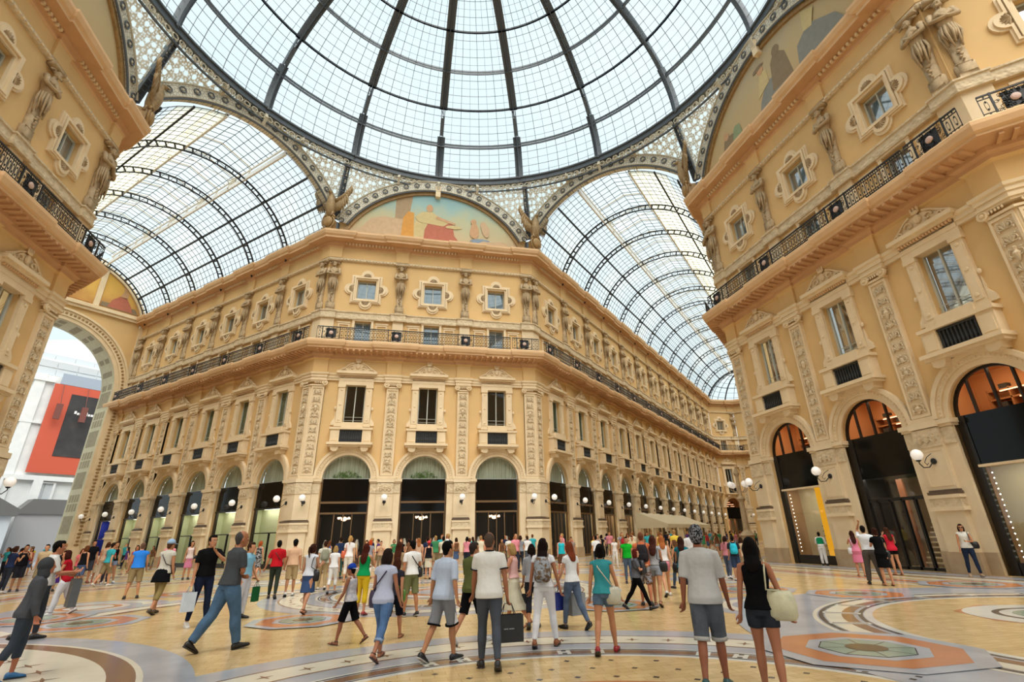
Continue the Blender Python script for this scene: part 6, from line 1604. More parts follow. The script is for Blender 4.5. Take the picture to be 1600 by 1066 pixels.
def finish_people():
    bpy.context.view_layer.update(); dg = bpy.context.evaluated_depsgraph_get(); new = {}
    for o in JOBS:
        me = bpy.data.meshes.new_from_object(o.evaluated_get(dg)); me.name = o.name; new[o] = me
    for o, me in new.items():
        o.modifiers.clear(); mt = o.data.materials[0]; o.data = me
        if not me.materials: me.materials.append(mt)
        me.polygons.foreach_set('use_smooth', [True] * len(me.polygons))

# ---- extras worn or carried
def cuffs(b, frac, col):
    mb = None
    for sd, h, kn, an, M1, M2, M3 in b.legs:
        p, M = (h.lerp(kn, frac), M1) if frac <= 1 else (kn.lerp(an, frac - 1), M2); X, Y, Z_ = M @ Vector((1, 0, 0)), M @ Vector((0, 1, 0)), M @ Vector((0, 0, 1)); r = .093 if frac <= 1 else .071
        mb = MB(); loft(mb, [(p + Z_ * dz, X * rr, Y * rr) for dz, rr in ((-.022, r * .9), (-.022, r), (.022, r), (.022, r * .9))], 14); link('trouser_cuff', mb.mesh('trouser_cuff', cloth(col, 'denim'), True), b.t)
def stripe(b):
    for sd, h, kn, an, M1, M2, M3 in b.legs:
        p = lambda f, x, y: h.lerp(kn, f) + M1 @ Vector((x, y, 0)); mb = MB()
        loft(mb, [(h.lerp(kn, f), M1 @ Vector((r, 0, 0)), M1 @ Vector((0, r, 0))) for f, r in ((.93, .106), (.93, .1115), (.985, .1125), (.985, .106))], 14); link('black_hem', mb.mesh('black_hem', cloth('#121216'), True), b.t)
        mb = MB(); mb.add([p(.92, sd * .102, -.05), p(.92, sd * .102, .05), p(.55, sd * .106, .0)], [(0, 1, 2)]); mb.add([p(.92, sd * .098, -.05), p(.92, sd * .098, .05), p(.55, sd * .10, .0)], [(0, 1, 2)]); link('white_gore', mb.mesh('white_gore', cloth('#e4e4e8')), b.t)
def hand_strip(b):
    c = b.up(0, .13, .98); link('belt', MB().tube([b.up(.155 * cos(R(30 * i)), -.005 + .112 * sin(R(30 * i)), .985) for i in range(12)], .013, 6, closed=True).mesh('belt', cloth('#1c1713', 'leather'), True), b.t)
def black_tote(b):
    t, q, z1 = tote(b, 1, .42, .34, .13, '#1b1d20', 'black paper shopping bag with small pale lettering held by the balding man', yaw=10)
    mb = MB(); M = Rz(10)
    for k in range(12):
        if k == 5: continue
        x = -.075 + .0125 * k; mb.add([q(x, -.0665, z1 - .18), q(x + .008, -.0665, z1 - .18), q(x + .008, -.0665, z1 - .165), q(x, -.0665, z1 - .165)], [(0, 1, 2, 3)])
    link('lettering', mb.mesh('lettering', cloth('#9a9a9c')), t)
def waistjacket(b):
    mb = MB(); loft(mb, [(b.up(0, 0, 1.06), b.T @ Vector((.15, 0, 0)), b.T @ Vector((0, .12, 0))), (b.up(0, -.01, .98), b.T @ Vector((.185, 0, 0)), b.T @ Vector((0, .15, 0))), (b.up(0, -.03, .84), b.T @ Vector((.215, 0, 0)), b.T @ Vector((0, .17, 0))), (b.up(.02, -.05, .72), b.T @ Vector((.235, 0, 0)), b.T @ Vector((0, .17, 0)))], 16); later(mb, 'tied_jacket', cloth('#0e0e12'), b.t, .012, 3)
def hood(b, col):
    q = lambda x, y, z: b.hc + b.HM @ Vector((x, y, z)); mb = MB()
    mb.ell(tuple(q(0, -.025, .03)), (.105, .115, .13), 16, 10, b.HM); loft(mb, [(q(0, -.04, -.04), b.HM @ Vector((.10, 0, 0)), b.HM @ Vector((0, .09, 0))), (q(0, -.04, -.13), b.HM @ Vector((.12, 0, 0)), b.HM @ Vector((0, .09, 0))), (q(0, -.05, -.18), b.HM @ Vector((.11, 0, 0)), b.HM @ Vector((0, .08, 0)))]); later(mb, 'hood', cloth(col), b.t, .012, 3)
def pack(b, sy, col, label, kind):
    c = b.up(0, sy * .20, 1.22); T_ = b.T; mb = MB(); loft(mb, [(c + T_ @ Vector((0, 0, z)), T_ @ Vector((rx, 0, 0)), T_ @ Vector((0, ry, 0))) for z, rx, ry in ((.21, .06, .04), (.19, .11, .07), (.1, .145, .095), (-.08, .155, .11), (-.18, .14, .10), (-.21, .10, .07))], 16)
    pk = MB(); loft(pk, [(c + T_ @ Vector((0, sy * .1, z)), T_ @ Vector((rx, 0, 0)), T_ @ Vector((0, .03, 0))) for z, rx in ((.0, .06), (-.03, .10), (-.13, .10), (-.16, .07))], 12)
    st = MB()
    for e in (-1, 1): st.tube([b.up(e * .09, sy * .14, 1.40), b.up(e * .10, 0, 1.475), b.up(e * .10, -sy * .12, 1.38), b.up(e * .13, -sy * .10, 1.22), b.up(e * .14, sy * .12, 1.08)], .016, 6)
    return carry(b, 'rucksack', label, 'rucksack', [('bag_body', mb, cloth(col, kind), True), ('front_pocket', pk, cloth(col, kind), True), ('straps', st, cloth(col, 'leather'), True)])
def backpack(b, col, label, kind='cloth'): return pack(b, -1, col, label, kind)
def frontpack(b): return pack(b, 1, '#26282e', 'dark rucksack worn in front by the red-haired girl', 'leather')
def leaflet(b):
    c = (hand_pos(b, 0) + hand_pos(b, 1)) / 2; mb = MB()
    for e in (-1, 1): mb.add([c + Vector((0, 0, -.02)), c + Vector((e * .13, .02, .02)), c + Vector((e * .13, .10, .16)), c + Vector((0, .08, .12))], [(0, 1, 2, 3)])
    carry(b, 'leaflet', 'open white leaflet in the hands of the blonde woman in pink top', 'leaflet', [('paper', mb, cloth('#e8e8e8'), False)])
def vest(b, col):
    mb = MB(); b.torso(mb, .026, 1.04, 1.45); later(mb, 'waistcoat', cloth(col), b.t, .012, 3)
def shades(b):
    q = lambda x, y, z: tuple(b.hc + b.HM @ Vector((x, y, z))); mb = MB()
    for e in (-1, 1): mb.ell(q(e * .032, .094, .008), (.028, .008, .02), 10, 6, b.HM); mb.tube([q(e * .055, .08, .014), q(e * .078, .0, .01)], .004, 5)
    link('sunglasses', mb.mesh('sunglasses', cloth('#0a0a0c', 'leather'), True), b.t)
b = person('man in black patterned cap, light grey T-shirt and grey denim shorts, seen from behind', 1.82, -12.93, 1.71, 35, 'm',dict(WALK(.35,-1),aL=(-6,9,14,10),aR=(4,9,14,10)),('#b9b8b6',.95,.84),('shorts','#5b6068'),('short','#1a1512'),'#1f4f50',skin='#8a5238',vox=.009,cap=('bandana','#7a7a7e','camo'),botk='denim',fat=1.12,extra=dict(sole=1))
cuffs(b,.98,'#b9b6ae')
b = person('woman in black tank top and tiny dark shorts with cream bag on her right shoulder', 2.13, -13.53, 1.57, 38, 'f',dict(WALK(.35,1),aL=(-4,10,8,10),aR=(0,16,12,10)),('#0c0c0e',0,.93),('hot','#2b2f36'),('longs','#0f0b0a'),'#3a2a22',skin='#9a6244',vox=.009,botk='denim')
slung(b,1,(.24,-.06,.98),(.17,.10,.16),'#c9c4a2','large cream leather shoulder bag of the woman in black tank top',cross=False)
b = person('balding man in white polo with black collar and grey trousers', -0.50, -11.13, 1.71, 8, 'm',dict(WALK(.45,1),aL=(14,7,14,10),aR=(-6,9,12,10),head=(12,0)),('#dcdad4',.62,.86),('pants','#4a4f58'),('crop','#5a4a40'),'#1c1a1a',skin='#9c6446',vox=.009,collar='#16181c',cuff='#23262c',fat=1.1)
black_tote(b)
b = person('young man in pale blue T-shirt, grey basketball shorts and black trainers', -1.08, -10.45, 1.62, 47, 'm',dict(WALK(.62,-1),aL=(-4,10,12,0),aR=(-8,14,10,0),lean=4,head=(14,6)),('#b7c4d8',.95,.84),('shorts','#84868c'),('short','#0e0c0c'),'#16161a',skin='#b07a56',vox=.009,extra=dict(sole=1))
stripe(b)
b = person('man in olive green shirt and black shorts half behind the white polo', -0.48, -9.27, 1.59, 46, 'm',dict(WALK(.8,-1),head=(20,0)),('#5b6238',.9,.86),('shorts','#101012'),('short','#3a302a'),'#c9c9cc',skin='#b27a58',vox=.011,fat=1.15,extra=dict(sole=1))
b = person('woman in pale lilac blouse and light blue rolled jeans', -1.97, -10.05, 1.53, 28, 'f',dict(WALK(.75,1),aL=(8,12,20,10),aR=(4,14,12,10)),('#b9bfd6',.3,.84),('capri','#5b7aa6'),('bob','#2c1f1c'),'s:#5a3a34',skin='#a56c50',vox=.009,botk='denim',fat=1.1)
slung(b,-1,(-.20,.02,.93),(.10,.06,.14),'#33284a','purple shoulder bag of the woman in pale lilac blouse')
cuffs(b,1.5,'#93a8c6')
b = person('boy in blue and white cap, printed sleeveless top and black shorts', -2.55, -8.62, 1.27, -66, 'm',dict(WALK(.8,1),aL=(14,8,20,10),aR=(-4,8,16,10)),('#a9a8b4',0,.9),('shorts','#0d0d10'),('short','#1a1412'),'s:#2a2422',skin='#8e5a40',vox=.011,cap=('back','#1c3f9c','cloth','#e4e4ea'),topk='print',fat=.95)
b = person('child with auburn hair and black shorts hidden behind the lilac blouse', -1.79, -8.41, 1.35, 21, 'f',dict(WALK(.8,-1)),('#2a2a33',.35,.9),('shorts','#14161f'),('bob','#4a2618'),'s:#6a4a30',skin='#b07a5a',vox=.012)
slung(b,1,(.18,.0,.92),(.10,.05,.13),'#5f8a35','small green shoulder bag of the auburn-haired child')
b = person('man with grey hair in dark grey polo, blue jeans, hands clasped at waist', -4.60, -8.44, 1.87, 48, 'm',dict(L=(-20,14),R=(17,4),aL=(14,6,78,75),aR=(12,6,80,75),lean=4,head=(10,4)),('#45484c',.8,.88),('loose','#54718f'),('crop','#4e4a48'),'#15130f',skin='#a06848',vox=.009,botk='denim',fat=1.12,face=True)
hand_strip(b)
b = person('dark-haired man in black polo and navy jeans touching his face', -5.92, -5.33, 1.81, 142, 'm',dict(L=(4,2,5),R=(-3,4,5),aL=(52,14,118,40),aR=(2,8,10,10),head=(-12,4)),('#101012',.75,.88),('pants','#1d2740'),('short','#0e0b0a'),'#d6d2cb',skin='#b07c5c',vox=.010,face=True,botk='denim',extra=dict(sole=1))
tote(b,1,.24,.36,.1,'#c9d6e6','pale blue plastic bag held by the man in black polo',kind='cloth')
b = person('person in pale blue top and white trousers behind the grey polo man', -5.31, -4.41, 1.64, 107, 'm',dict(STAND,aL=(10,8,20,10)),('#7fb2cc',.5,.9),('loose','#c9ccd6'),('short','#3a2418'),'#141416',skin='#b98462',vox=.012)
tote(b,0,.2,.34,.1,'#1f5a34','dark green carrier bag beside the white trousers',kind='cloth')
b = person('woman in blue cap, grey top, black jacket round waist, khaki cropped trousers', -7.79, -2.47, 1.78, 15, 'f',dict(WALK(.55,1),lean=4,aL=(10,12,20,10),aR=(2,10,14,10),head=(14,0)),('#bcb9ae',.25,.92),('capri','#84744a'),('short','#5a3c28'),'#5a4a38',skin='#ab7655',vox=.010,cap=('front','#8fa9c6','cloth'),fat=1.08)
waistjacket(b)
slung(b,1,(.17,.1,1.0),(.08,.04,.09),'#3a2f33','small dark bag at the hip of the woman in blue cap')
b = person('man in bright blue tank top and khaki shorts, seen from behind', -10.36, 2.49, 1.73, -21, 'm',dict(STAND,L=(0,2,6),R=(0,2,6),aL=(6,10,20,10),aR=(6,10,20,10)),('#2f7cd6',.22,.9),('shorts','#8f7c58'),('crop','#6a5040'),'#23201c',skin='#b5805c',vox=.012,fat=1.15)
b = person('woman in dark red sleeveless top and white trousers walking left', -10.37, -1.64, 1.59, -104, 'f',dict(WALK(.6,1),lean=12,aL=(28,8,50,10),aR=(22,8,40,10)),('#9a1522',.2,.86),('loose','#c6c6cc'),('bob','#3a1a14'),'#c9c6c4',skin='#b57a5a',vox=.011,fat=1.25)
b = person('young man with quiff in white shirt holding out a phone', -8.60, -6.02, 1.76, 57, 'm',dict(WALK(.4,1),aL=(18,6,70,20),aR=(24,6,72,10)),('#c9c8c6',.9,.88),('pants','#3a3d44'),('short','#0e0b0b'),'#2a2a2c',skin='#a66c50',vox=.011,face=True)
tote(b,1,.40,.50,.14,'#55585c','large grey shopping bag with a red emblem beside the man with quiff')
b = person('person in grey hooded jacket at the left picture edge', -6.83, -9.71, 1.49, 60, 'm',dict(WALK(.3,1),lean=5,head=(0,10)),('#4b4d52',1.95,.82),('capri','#3b424c'),('none','#1a1a1a'),'#2f6fa6',skin='#a8684c',vox=.010,fat=1.1)
hood(b,'#3f4145')
b = person('man in red T-shirt and dark green trousers, seen from behind', -5.51, 0.23, 1.69, -5, 'm',dict(WALK(.4,1),aL=(0,18,16,10)),('#b01a24',.75,.9),('pants','#2f352c'),('short','#14110f'),'#2a2018',skin='#b27c58',vox=.011)
slung(b,1,(.14,.06,1.0),(.06,.04,.07),'#5a1418','small dark red bag of the man in red T-shirt')
b = person('man in black cap, peach T-shirt and khaki shorts', -5.11, 0.83, 1.70, -6, 'm',dict(WALK(.3,-1)),('#d3ac8c',.7,.9),('shorts','#b59c72'),('short','#14110f'),'#e4e0da',skin='#b27c58',vox=.011,cap=('front','#141416','cloth'),fat=1.1)
b = person('woman in white sleeveless top and blue denim skirt with black shoulder bag', -3.89, -4.10, 1.59, 22, 'f',dict(WALK(.55,1),aL=(4,10,14,10),aR=(20,10,90,10),head=(10,0)),('#cfd3dc',.05,.92),('skirt','#3f567f',.52),('tail','#3a2118'),'s:#3a2a20',skin='#b88464',vox=.010,botk='denim')
slung(b,1,(.20,-.02,.93),(.12,.06,.14),'#0f0f12','black shoulder bag of the woman in denim skirt',cross=False)
b = person('person with pale backpack and beige trousers near the first arch ahead', -4.35, 2.79, 1.64, -12, 'm',dict(WALK(.4,1)),('#c9c6b6',.4,.9),('pants','#a18a64'),('short','#3a2218'),'#c9c0b0',skin='#b98a66',vox=.013,fat=1.1)
backpack(b,'#8a8a78','pale grey backpack of the person in beige trousers')
b = person('woman in white top and white cropped trousers', -3.81, 1.08, 1.48, 5, 'f',dict(WALK(.4,-1)),('#dcdcdc',.4,.9),('capri','#d9d7d4'),('bob','#b28f5a'),'#6a6a70',skin='#c08a6a',vox=.013,fat=1.15)
b = person('blonde woman in white top with orange shoulder bag', -3.72, 6.14, 1.82, 4, 'f',dict(STAND),('#e2dedd',.5,.9),('capri','#ddd8d0'),('tail','#c79a5a'),'s:#8a5a3a',skin='#c99572',vox=.013)
slung(b,-1,(-.2,-.04,1.02),(.12,.06,.14),'#d2623a','orange shoulder bag of the blonde woman',cross=False)
b = person('woman in green tank top and yellow cropped trousers', -2.53, -4.90, 1.55, 21, 'f',dict(STAND,aR=(40,10,80,40),aL=(30,10,70,40)),('#149052',0,.93),('capri','#d6b52c'),('long','#4a1f16'),'#a03434',skin='#b98464',vox=.011)
b = person('man in dark blue shirt beside the blonde woman', -4.30, 8.42, 1.79, -3, 'm',dict(STAND),('#232f4c',.7,.9),('pants','#2c4a44'),('short','#2a1c14'),'#22222a',skin='#b27c58',vox=.015)
b = person('man in white T-shirt and olive cargo shorts with black sling bag', -1.40, -5.59, 1.59, -26, 'm',dict(STAND,L=(8,4,3),R=(-6,4,3),aL=(-4,10,14,10),aR=(0,8,30,10),head=(-14,-8)),('#e4e4e4',.6,.9),('shorts','#6f7451'),('short','#0f0c0b'),'#16161a',skin='#a9724f',vox=.010,extra=dict(sole=1))
slung(b,1,(.19,-.06,.98),(.09,.07,.12),'#0d0d10','black sling bag of the man in olive cargo shorts')
b = person('woman with long brown hair in tan dress', -1.73, -4.77, 1.57, 15, 'f',dict(STAND,aL=(6,8,30,10)),('#a68c6a',.1,.9),('dress','#a68c6a',.42),('long','#4a2618'),'s:#8a5a3a',skin='#b98464',vox=.012)
tote(b,1,.2,.22,.08,'#7fa33a','lime green bag of the woman in tan dress')
b = person('blonde woman in pink top and long cream skirt reading a leaflet', 0.57, -7.87, 1.53, -62, 'f',dict(WALK(.7,-1),aL=(24,8,76,30),aR=(22,8,78,30),head=(0,-10)),('#e0b3b0',0,.98),('skirt','#cfc8b0',.36),('bob','#b3905a'),'s:#3a2c28',skin='#c08464',vox=.010)
leaflet(b)
b = person('woman in white top and white trousers with brown patterned bag on her back', 0.62, -10.00, 1.60, 23, 'f',dict(WALK(.35,1,),L=(-10,8,6),R=(10,6,6),aL=(-4,12,14,10),aR=(-8,16,14,10),head=(6,0)),('#e2e2e6',.3,.92),('pants','#e6e6ea'),('tails','#1d120f'),'#8a4e26',skin='#9c6446',vox=.009)
backpack(b,'#6b5540','brown patterned rucksack on the woman in white','print')
b = person('woman in grey cardigan with ponytail beside the woman in white', 0.89, -8.16, 1.50, 14, 'f',dict(WALK(.5,-1)),('#9a9ca2',1.2,.9),('capri','#23232a'),('tail','#1f1310'),'#2a2a2c',skin='#a9724f',vox=.012)
tote(b,0,.30,.28,.1,'#141416','black paper bag of the woman in grey cardigan')
b = person('red-haired woman in printed white T-shirt and jeans carrying bags', 1.58, -8.58, 1.54, -20, 'f',dict(WALK(.7,1),aL=(16,10,20,10),aR=(6,12,24,10)),('#dedede',.35,.9),('pants','#5c6a80'),('longs','#7a3a22'),'#141416',skin='#c08a6a',vox=.010,botk='denim')
tote(b,0,.30,.34,.14,'#1c2a78','royal blue bag of the red-haired woman')
tote(b,1,.40,.44,.16,'#8e9296','large grey paper bag of the red-haired woman')
b = person('woman in teal sleeveless top, denim shorts and red shoes', 1.36, -10.77, 1.52, 25, 'f',dict(L=(-16,14,4),R=(14,4,4),aL=(-8,10,14,10),aR=(4,16,14,10)),('#3a8f96',.06,.9),('hot','#5d7186'),('bun','#15100e'),'#a01c22',skin='#b27a56',vox=.009,botk='denim')
slung(b,1,(.18,-.05,.90),(.14,.07,.14),'#c9c4b0','cream shoulder bag of the woman in teal top')
b = person('man in bright green T-shirt and jeans facing the camera', 6.53, -0.14, 1.53, 196, 'm',dict(STAND),('#17a52a',.35,.9),('pants','#51627a'),('short','#0f0c0b'),'#1c1c20',skin='#b07c5c',vox=.011,botk='denim',face=True)
tote(b,0,.22,.26,.1,'#a5562c','brown paper bag beside the green T-shirt')
b = person('red-haired girl in grey top and black leggings with rucksack in front', 3.83, -6.66, 1.34, 109, 'f',dict(L=(-24,10),R=(26,4),aL=(24,6,96,40),aR=(24,6,96,40)),('#5e6068',.7,.9),('pants','#0c0c0e'),('bob','#5e2018'),'#141416',skin='#c08a6a',vox=.010)
frontpack(b)
b = person('man in orange vest top with dark rucksack and brown checked shorts', 4.30, -6.12, 1.68, 25, 'm',dict(WALK(.4,1)),('#c9704a',.2,.9),('shorts','#6a4e3a'),('crop','#7a4a34'),'#2a2622',skin='#b5704e',vox=.011,botk='print')
backpack(b,'#2c2a2e','dark rucksack of the man in orange vest top')
b = person('tall woman in grey top and very short pale shorts with black handbag', 4.55, -6.23, 1.61, 36, 'f',dict(WALK(.6,1)),('#a9abb0',.1,.95),('hot','#8c929c'),('long','#4a2820'),'s:#1c1816',skin='#b5805e',vox=.010)
slung(b,1,(.2,-.02,.96),(.15,.07,.13),'#0e0e10','black handbag of the tall woman in grey top',cross=False)
b = person('strawberry blonde woman in white top and pink shorts', 5.79, -4.35, 1.60, 17, 'f',dict(WALK(.7,-1)),('#e0dcda',0,.98),('hot','#d48a9a'),('longs','#b5693a'),'#d9d6d2',skin='#c28c6a',vox=.012)
b = person('woman in black tank top and dark jeans striding left', 7.19, -2.59, 1.45, -29, 'f',dict(WALK(.8,1),aL=(16,8,60,10)),('#1a1c24',0,.93),('pants','#3c4c62'),('long','#6a4630'),'#23232a',skin='#b98464',vox=.012,botk='denim')
b = person('woman with long wavy hair in teal top, black bag on her arm', 5.43, -6.08, 1.56, 33, 'f',dict(WALK(.6,-1)),('#14707e',.2,.92),('skirt','#1c1c24',.5),('longs','#38201a'),'#2a2220',skin='#b07c5c',vox=.011)
slung(b,-1,(-.2,-.0,.92),(.12,.07,.13),'#0b0b0c','round black bag of the woman in teal top',cross=False)
b = person('broad man in white shirt behind the patterned cap', 6.73, -4.43, 1.76, 36, 'm',dict(STAND),('#e0e0e2',.6,.9),('pants','#5b6a80'),('short','#4a3020'),'#2a2a2a',skin='#b5805c',vox=.013,fat=1.2)
b = person('woman in pink checked shirt left of the turquoise rucksack', 10.60, -0.21, 1.48, 53, 'f',dict(WALK(.4,1),aR=(30,20,50,10)),('#b7747c',.9,.88),('pants','#4c5568'),('tail','#2a1812'),'#dadada',skin='#b07c5c',vox=.013)
b = person('person with bright turquoise rucksack in dark clothes', 10.36, -1.06, 1.49, 34, 'm',dict(STAND),('#2a2c34',.7,.9),('shorts','#33415a'),('short','#1a1412'),'#ccc4b8',skin='#b07c5c',vox=.014)
backpack(b,'#2fb3cc','bright turquoise rucksack on a person in dark clothes')
b = person('person in beige top right of the turquoise rucksack', 10.93, -0.74, 1.43, 35, 'f',dict(STAND),('#c4a98a',.3,.9),('pants','#a8997c'),('bob','#3a2418'),'#8a7a66',skin='#b5805c',vox=.014)
b = person('waiter in green waistcoat and white trousers by the display window', 18.94, 4.33, 1.51, 50, 'm',dict(STAND,aL=(20,14,80,30),aR=(14,14,70,30)),('#e4e4e4',1.9,.95),('loose','#e0dedb'),('short','#0f0c0b'),'#141416',skin='#7a4a34',vox=.012)
vest(b,'#1a8a5c')
b = person('woman in pink dress at the left of the photographing group', 15.23, -1.54, 1.56, 36, 'f',dict(STAND,aL=(50,20,100,10)),('#d27a96',0,.9),('dress','#d27a96',.5),('long','#3a2018'),'s:#a5704a',skin='#b98464',vox=.011)
slung(b,-1,(-.2,-.03,.95),(.1,.05,.13),'#d5d6da','pale bag of the woman in pink dress',cross=False)
b = person('man in white shirt and dark trousers raising his arm', 13.09, -4.23, 1.72, 39, 'm',dict(L=(3,2,7),R=(-3,2,7),aL=(140,10,70,10),aR=(20,10,100,30)),('#dadde2',.6,.95),('loose','#55504c'),('short','#14110f'),'#141416',skin='#b5805c',vox=.010,fat=1.0)
b = person('woman in black dress with handbag in the photographing group', 13.06, -4.70, 1.64, 26, 'f',dict(STAND,aL=(30,10,100,30),aR=(6,8,20,10)),('#0e0e10',.45,.9),('dress','#0e0e10',.52),('bun','#3a2018'),'s:#6a4030',skin='#b98464',vox=.010,fat=1.1)
slung(b,1,(.18,-.02,.92),(.1,.05,.12),'#16140f','black handbag of the woman in black dress',cross=False)
b = person('woman in red top and black shorts at the right of the group', 16.72, -1.71, 1.65, 17, 'f',dict(STAND,aL=(60,30,120,10),aR=(20,20,60,10)),('#c7283c',.05,.82),('hot','#141416'),('long','#4a2a1c'),'s:#a5604a',skin='#b98464',vox=.011)
b = person('woman in white top, skinny jeans and sunglasses with black handbag by the pier', 18.00, -3.55, 1.70, 220, 'f',dict(L=(8,4,4),R=(-6,4,4),aL=(20,10,90,50),aR=(8,10,10,10),head=(10,0)),('#dcdcd4',.05,.88),('pants','#26324a'),('bob','#2a1610'),'#a58a70',skin='#b27a56',vox=.010,face=True,botk='denim')
slung(b,-1,(-.24,-.02,1.02),(.15,.07,.12),'#17151a','black handbag of the woman by the pier',cross=False)
shades(b)
b = person('girl in coral pink shirt and olive green shorts', -15.58, 9.73, 1.55, 125, 'f',dict(STAND),('#d96a70',.4,.9),('shorts','#5c6a44'),('bob','#6a2a1c'),'#8a6a5a',skin='#c08464',vox=.014,fat=1.15)
b = person('man in black T-shirt and dark shorts next to the coral shirt', -16.40, 12.35, 1.91, 140, 'm',dict(STAND),('#16161a',.5,.9),('shorts','#3c3f48'),('short','#14110f'),'#8a4a3a',skin='#b07c5c',vox=.014)
b = person('small child in cream dress among the people by the last left arch', -16.33, 13.12, 1.40, 146, 'f',dict(STAND),('#d6c6ae',.2,.9),('dress','#d6c6ae',.5),('short','#5a3a24'),'#c05a4a',skin='#c08464',vox=.016)
b = person('woman in beige halter top by the last left arch', -15.58, 11.90, 1.81, -4, 'f',dict(STAND),('#c9a88c',0,.9),('capri','#c9b49c'),('bun','#5a3420'),'#b06a5a',skin='#c08464',vox=.015)
b = person('woman in black tank top and denim shorts facing the camera', -15.08, 11.63, 1.82, 149, 'f',dict(STAND,L=(2,2,8),R=(-2,2,8)),('#101014',0,.93),('hot','#8a9ab4'),('long','#3a2118'),'#d6d6da',skin='#b5805c',vox=.013,botk='denim')
slung(b,1,(.2,-.03,1.1),(.08,.04,.12),'#1c1c1f','dark shoulder bag of the woman in denim shorts on the left',cross=False)
b = person('woman in black top and purple skirt on the left', -15.29, 7.46, 1.63, 149, 'f',dict(STAND,aR=(0,40,30,0)),('#15151a',0,.93),('skirt','#4a2a7a',.3),('long','#2a1a14'),'#23232a',skin='#b5805c',vox=.014)
b = person('person in black tank top with phone at far left', -16.98, 8.30, 1.76, 149, 'm',dict(STAND,aL=(40,10,90,20)),('#15151a',0,.93),('shorts','#2c2c33'),('short','#2a1812'),'#33333a',skin='#b07c5c',vox=.014)
b = person('person in red seen between two men on the left', -9.50, 11.43, 1.73, -84, 'f',dict(WALK(.5,1)),('#b5443a',.4,.9),('pants','#3a3f4c'),('bob','#b5532a'),'#33333a',skin='#c08464',vox=.015)
b = person('woman in white top and pink skirt with black handbag near the third left arch', -12.00, 12.42, 1.78, 152, 'f',dict(STAND),('#dcc9c4',0,.93),('skirt','#c77a96',.5),('long','#1a110f'),'#1c1c20',skin='#b5805c',vox=.014)
slung(b,-1,(-.22,.02,.98),(.11,.06,.09),'#141416','black handbag of the woman in pink skirt',cross=False)
b = person('red-haired woman in patterned black dress near the second left arch', -8.38, 10.79, 1.70, 18, 'f',dict(WALK(.3,1)),('#23232a',0,.93),('dress','#23232a',.5),('tail','#b0562a'),'#c08a6a',skin='#c99070',vox=.014,topk='print')
b = person('man in white shirt and grey shorts at the right corner pier', 5.59, 11.33, 1.65, 18, 'm',dict(WALK(.4,1)),('#e2e2e2',.6,.9),('shorts','#5b6470'),('short','#33241c'),'#8a6a55',skin='#b5805c',vox=.014)
b = person('woman in turquoise tank top and brown shorts walking forward', 5.77, 5.49, 1.62, 187, 'f',dict(WALK(.6,1)),('#27b2c4',0,.9),('shorts','#6a4c3c'),('short','#c0604a'),'#b0625a',skin='#c98a78',vox=.013,fat=1.2)
b = person('person in grey shirt carrying a white and black bag', 7.36, 8.77, 1.54, 193, 'm',dict(STAND),('#8a7c74',.5,.9),('shorts','#8a7a70'),('short','#3a241a'),'#a5705a',skin='#b5805c',vox=.015)
b = person('woman in white trousers and white top behind the green T-shirt', 9.66, 8.45, 1.45, 193, 'f',dict(WALK(.3,1)),('#dcd6d2',.3,.9),('pants','#dedad6'),('short','#8a4a30'),'#d0c8c0',skin='#c08a6a',vox=.015)
b = person('man in beige shirt standing behind the green T-shirt', 10.02, 6.94, 1.53, 201, 'm',dict(STAND,aR=(10,30,60,0)),('#c9b08c',.4,.9),('pants','#b5a68c'),('short','#3a241a'),'#55504a',skin='#b5805c',vox=.015)
b = person('dark-haired man in white shirt behind the teal top', 8.46, 8.02, 1.57, 11, 'm',dict(STAND),('#dedede',.6,.9),('pants','#3a3f4c'),('short','#14110f'),'#2a2a2c',skin='#b5805c',vox=.014)
b = person('person in red cap and black top with cream skirt', -0.28, 6.09, 1.53, 6, 'f',dict(WALK(.3,1)),('#15151a',.0,.93),('skirt','#c9bfa8',.5),('short','#7a2c1c'),'#c08a6a',skin='#c99070',vox=.014,cap=('front','#d6404a','cloth'))
b = person('woman with very long light brown hair and blue denim top', -0.66, 7.59, 1.65, 3, 'f',dict(STAND),('#c9a890',.3,.9),('dress','#5374a8',.5),('longs','#a5663a'),'#c08a6a',skin='#c99070',vox=.014)
b = person('person in white cap, pale top and denim shorts', 0.49, 5.64, 1.59, 19, 'f',dict(WALK(.4,-1)),('#c9ccd6',.4,.9),('shorts','#5a6c8c'),('short','#3a2418'),'#d0d0d0',skin='#c08a6a',vox=.014,cap=('front','#e4e0d8','cloth'))
b = person('man with camera standing by the pier between the first two arches ahead', -2.51, 12.32, 1.56, 177, 'm',dict(STAND,aL=(30,8,110,30),aR=(30,8,110,30)),('#cda98a',.5,.9),('pants','#8a7c68'),('short','#23180f'),'#3a3a3c',skin='#c08a6a',vox=.015)
b = person('woman with bright red hair and striped top', -2.91, 7.62, 1.64, 8, 'f',dict(STAND),('#8c8c96',.4,.9),('pants','#d9d4cc'),('bob','#c24a22'),'#55504a',skin='#c99070',vox=.015)

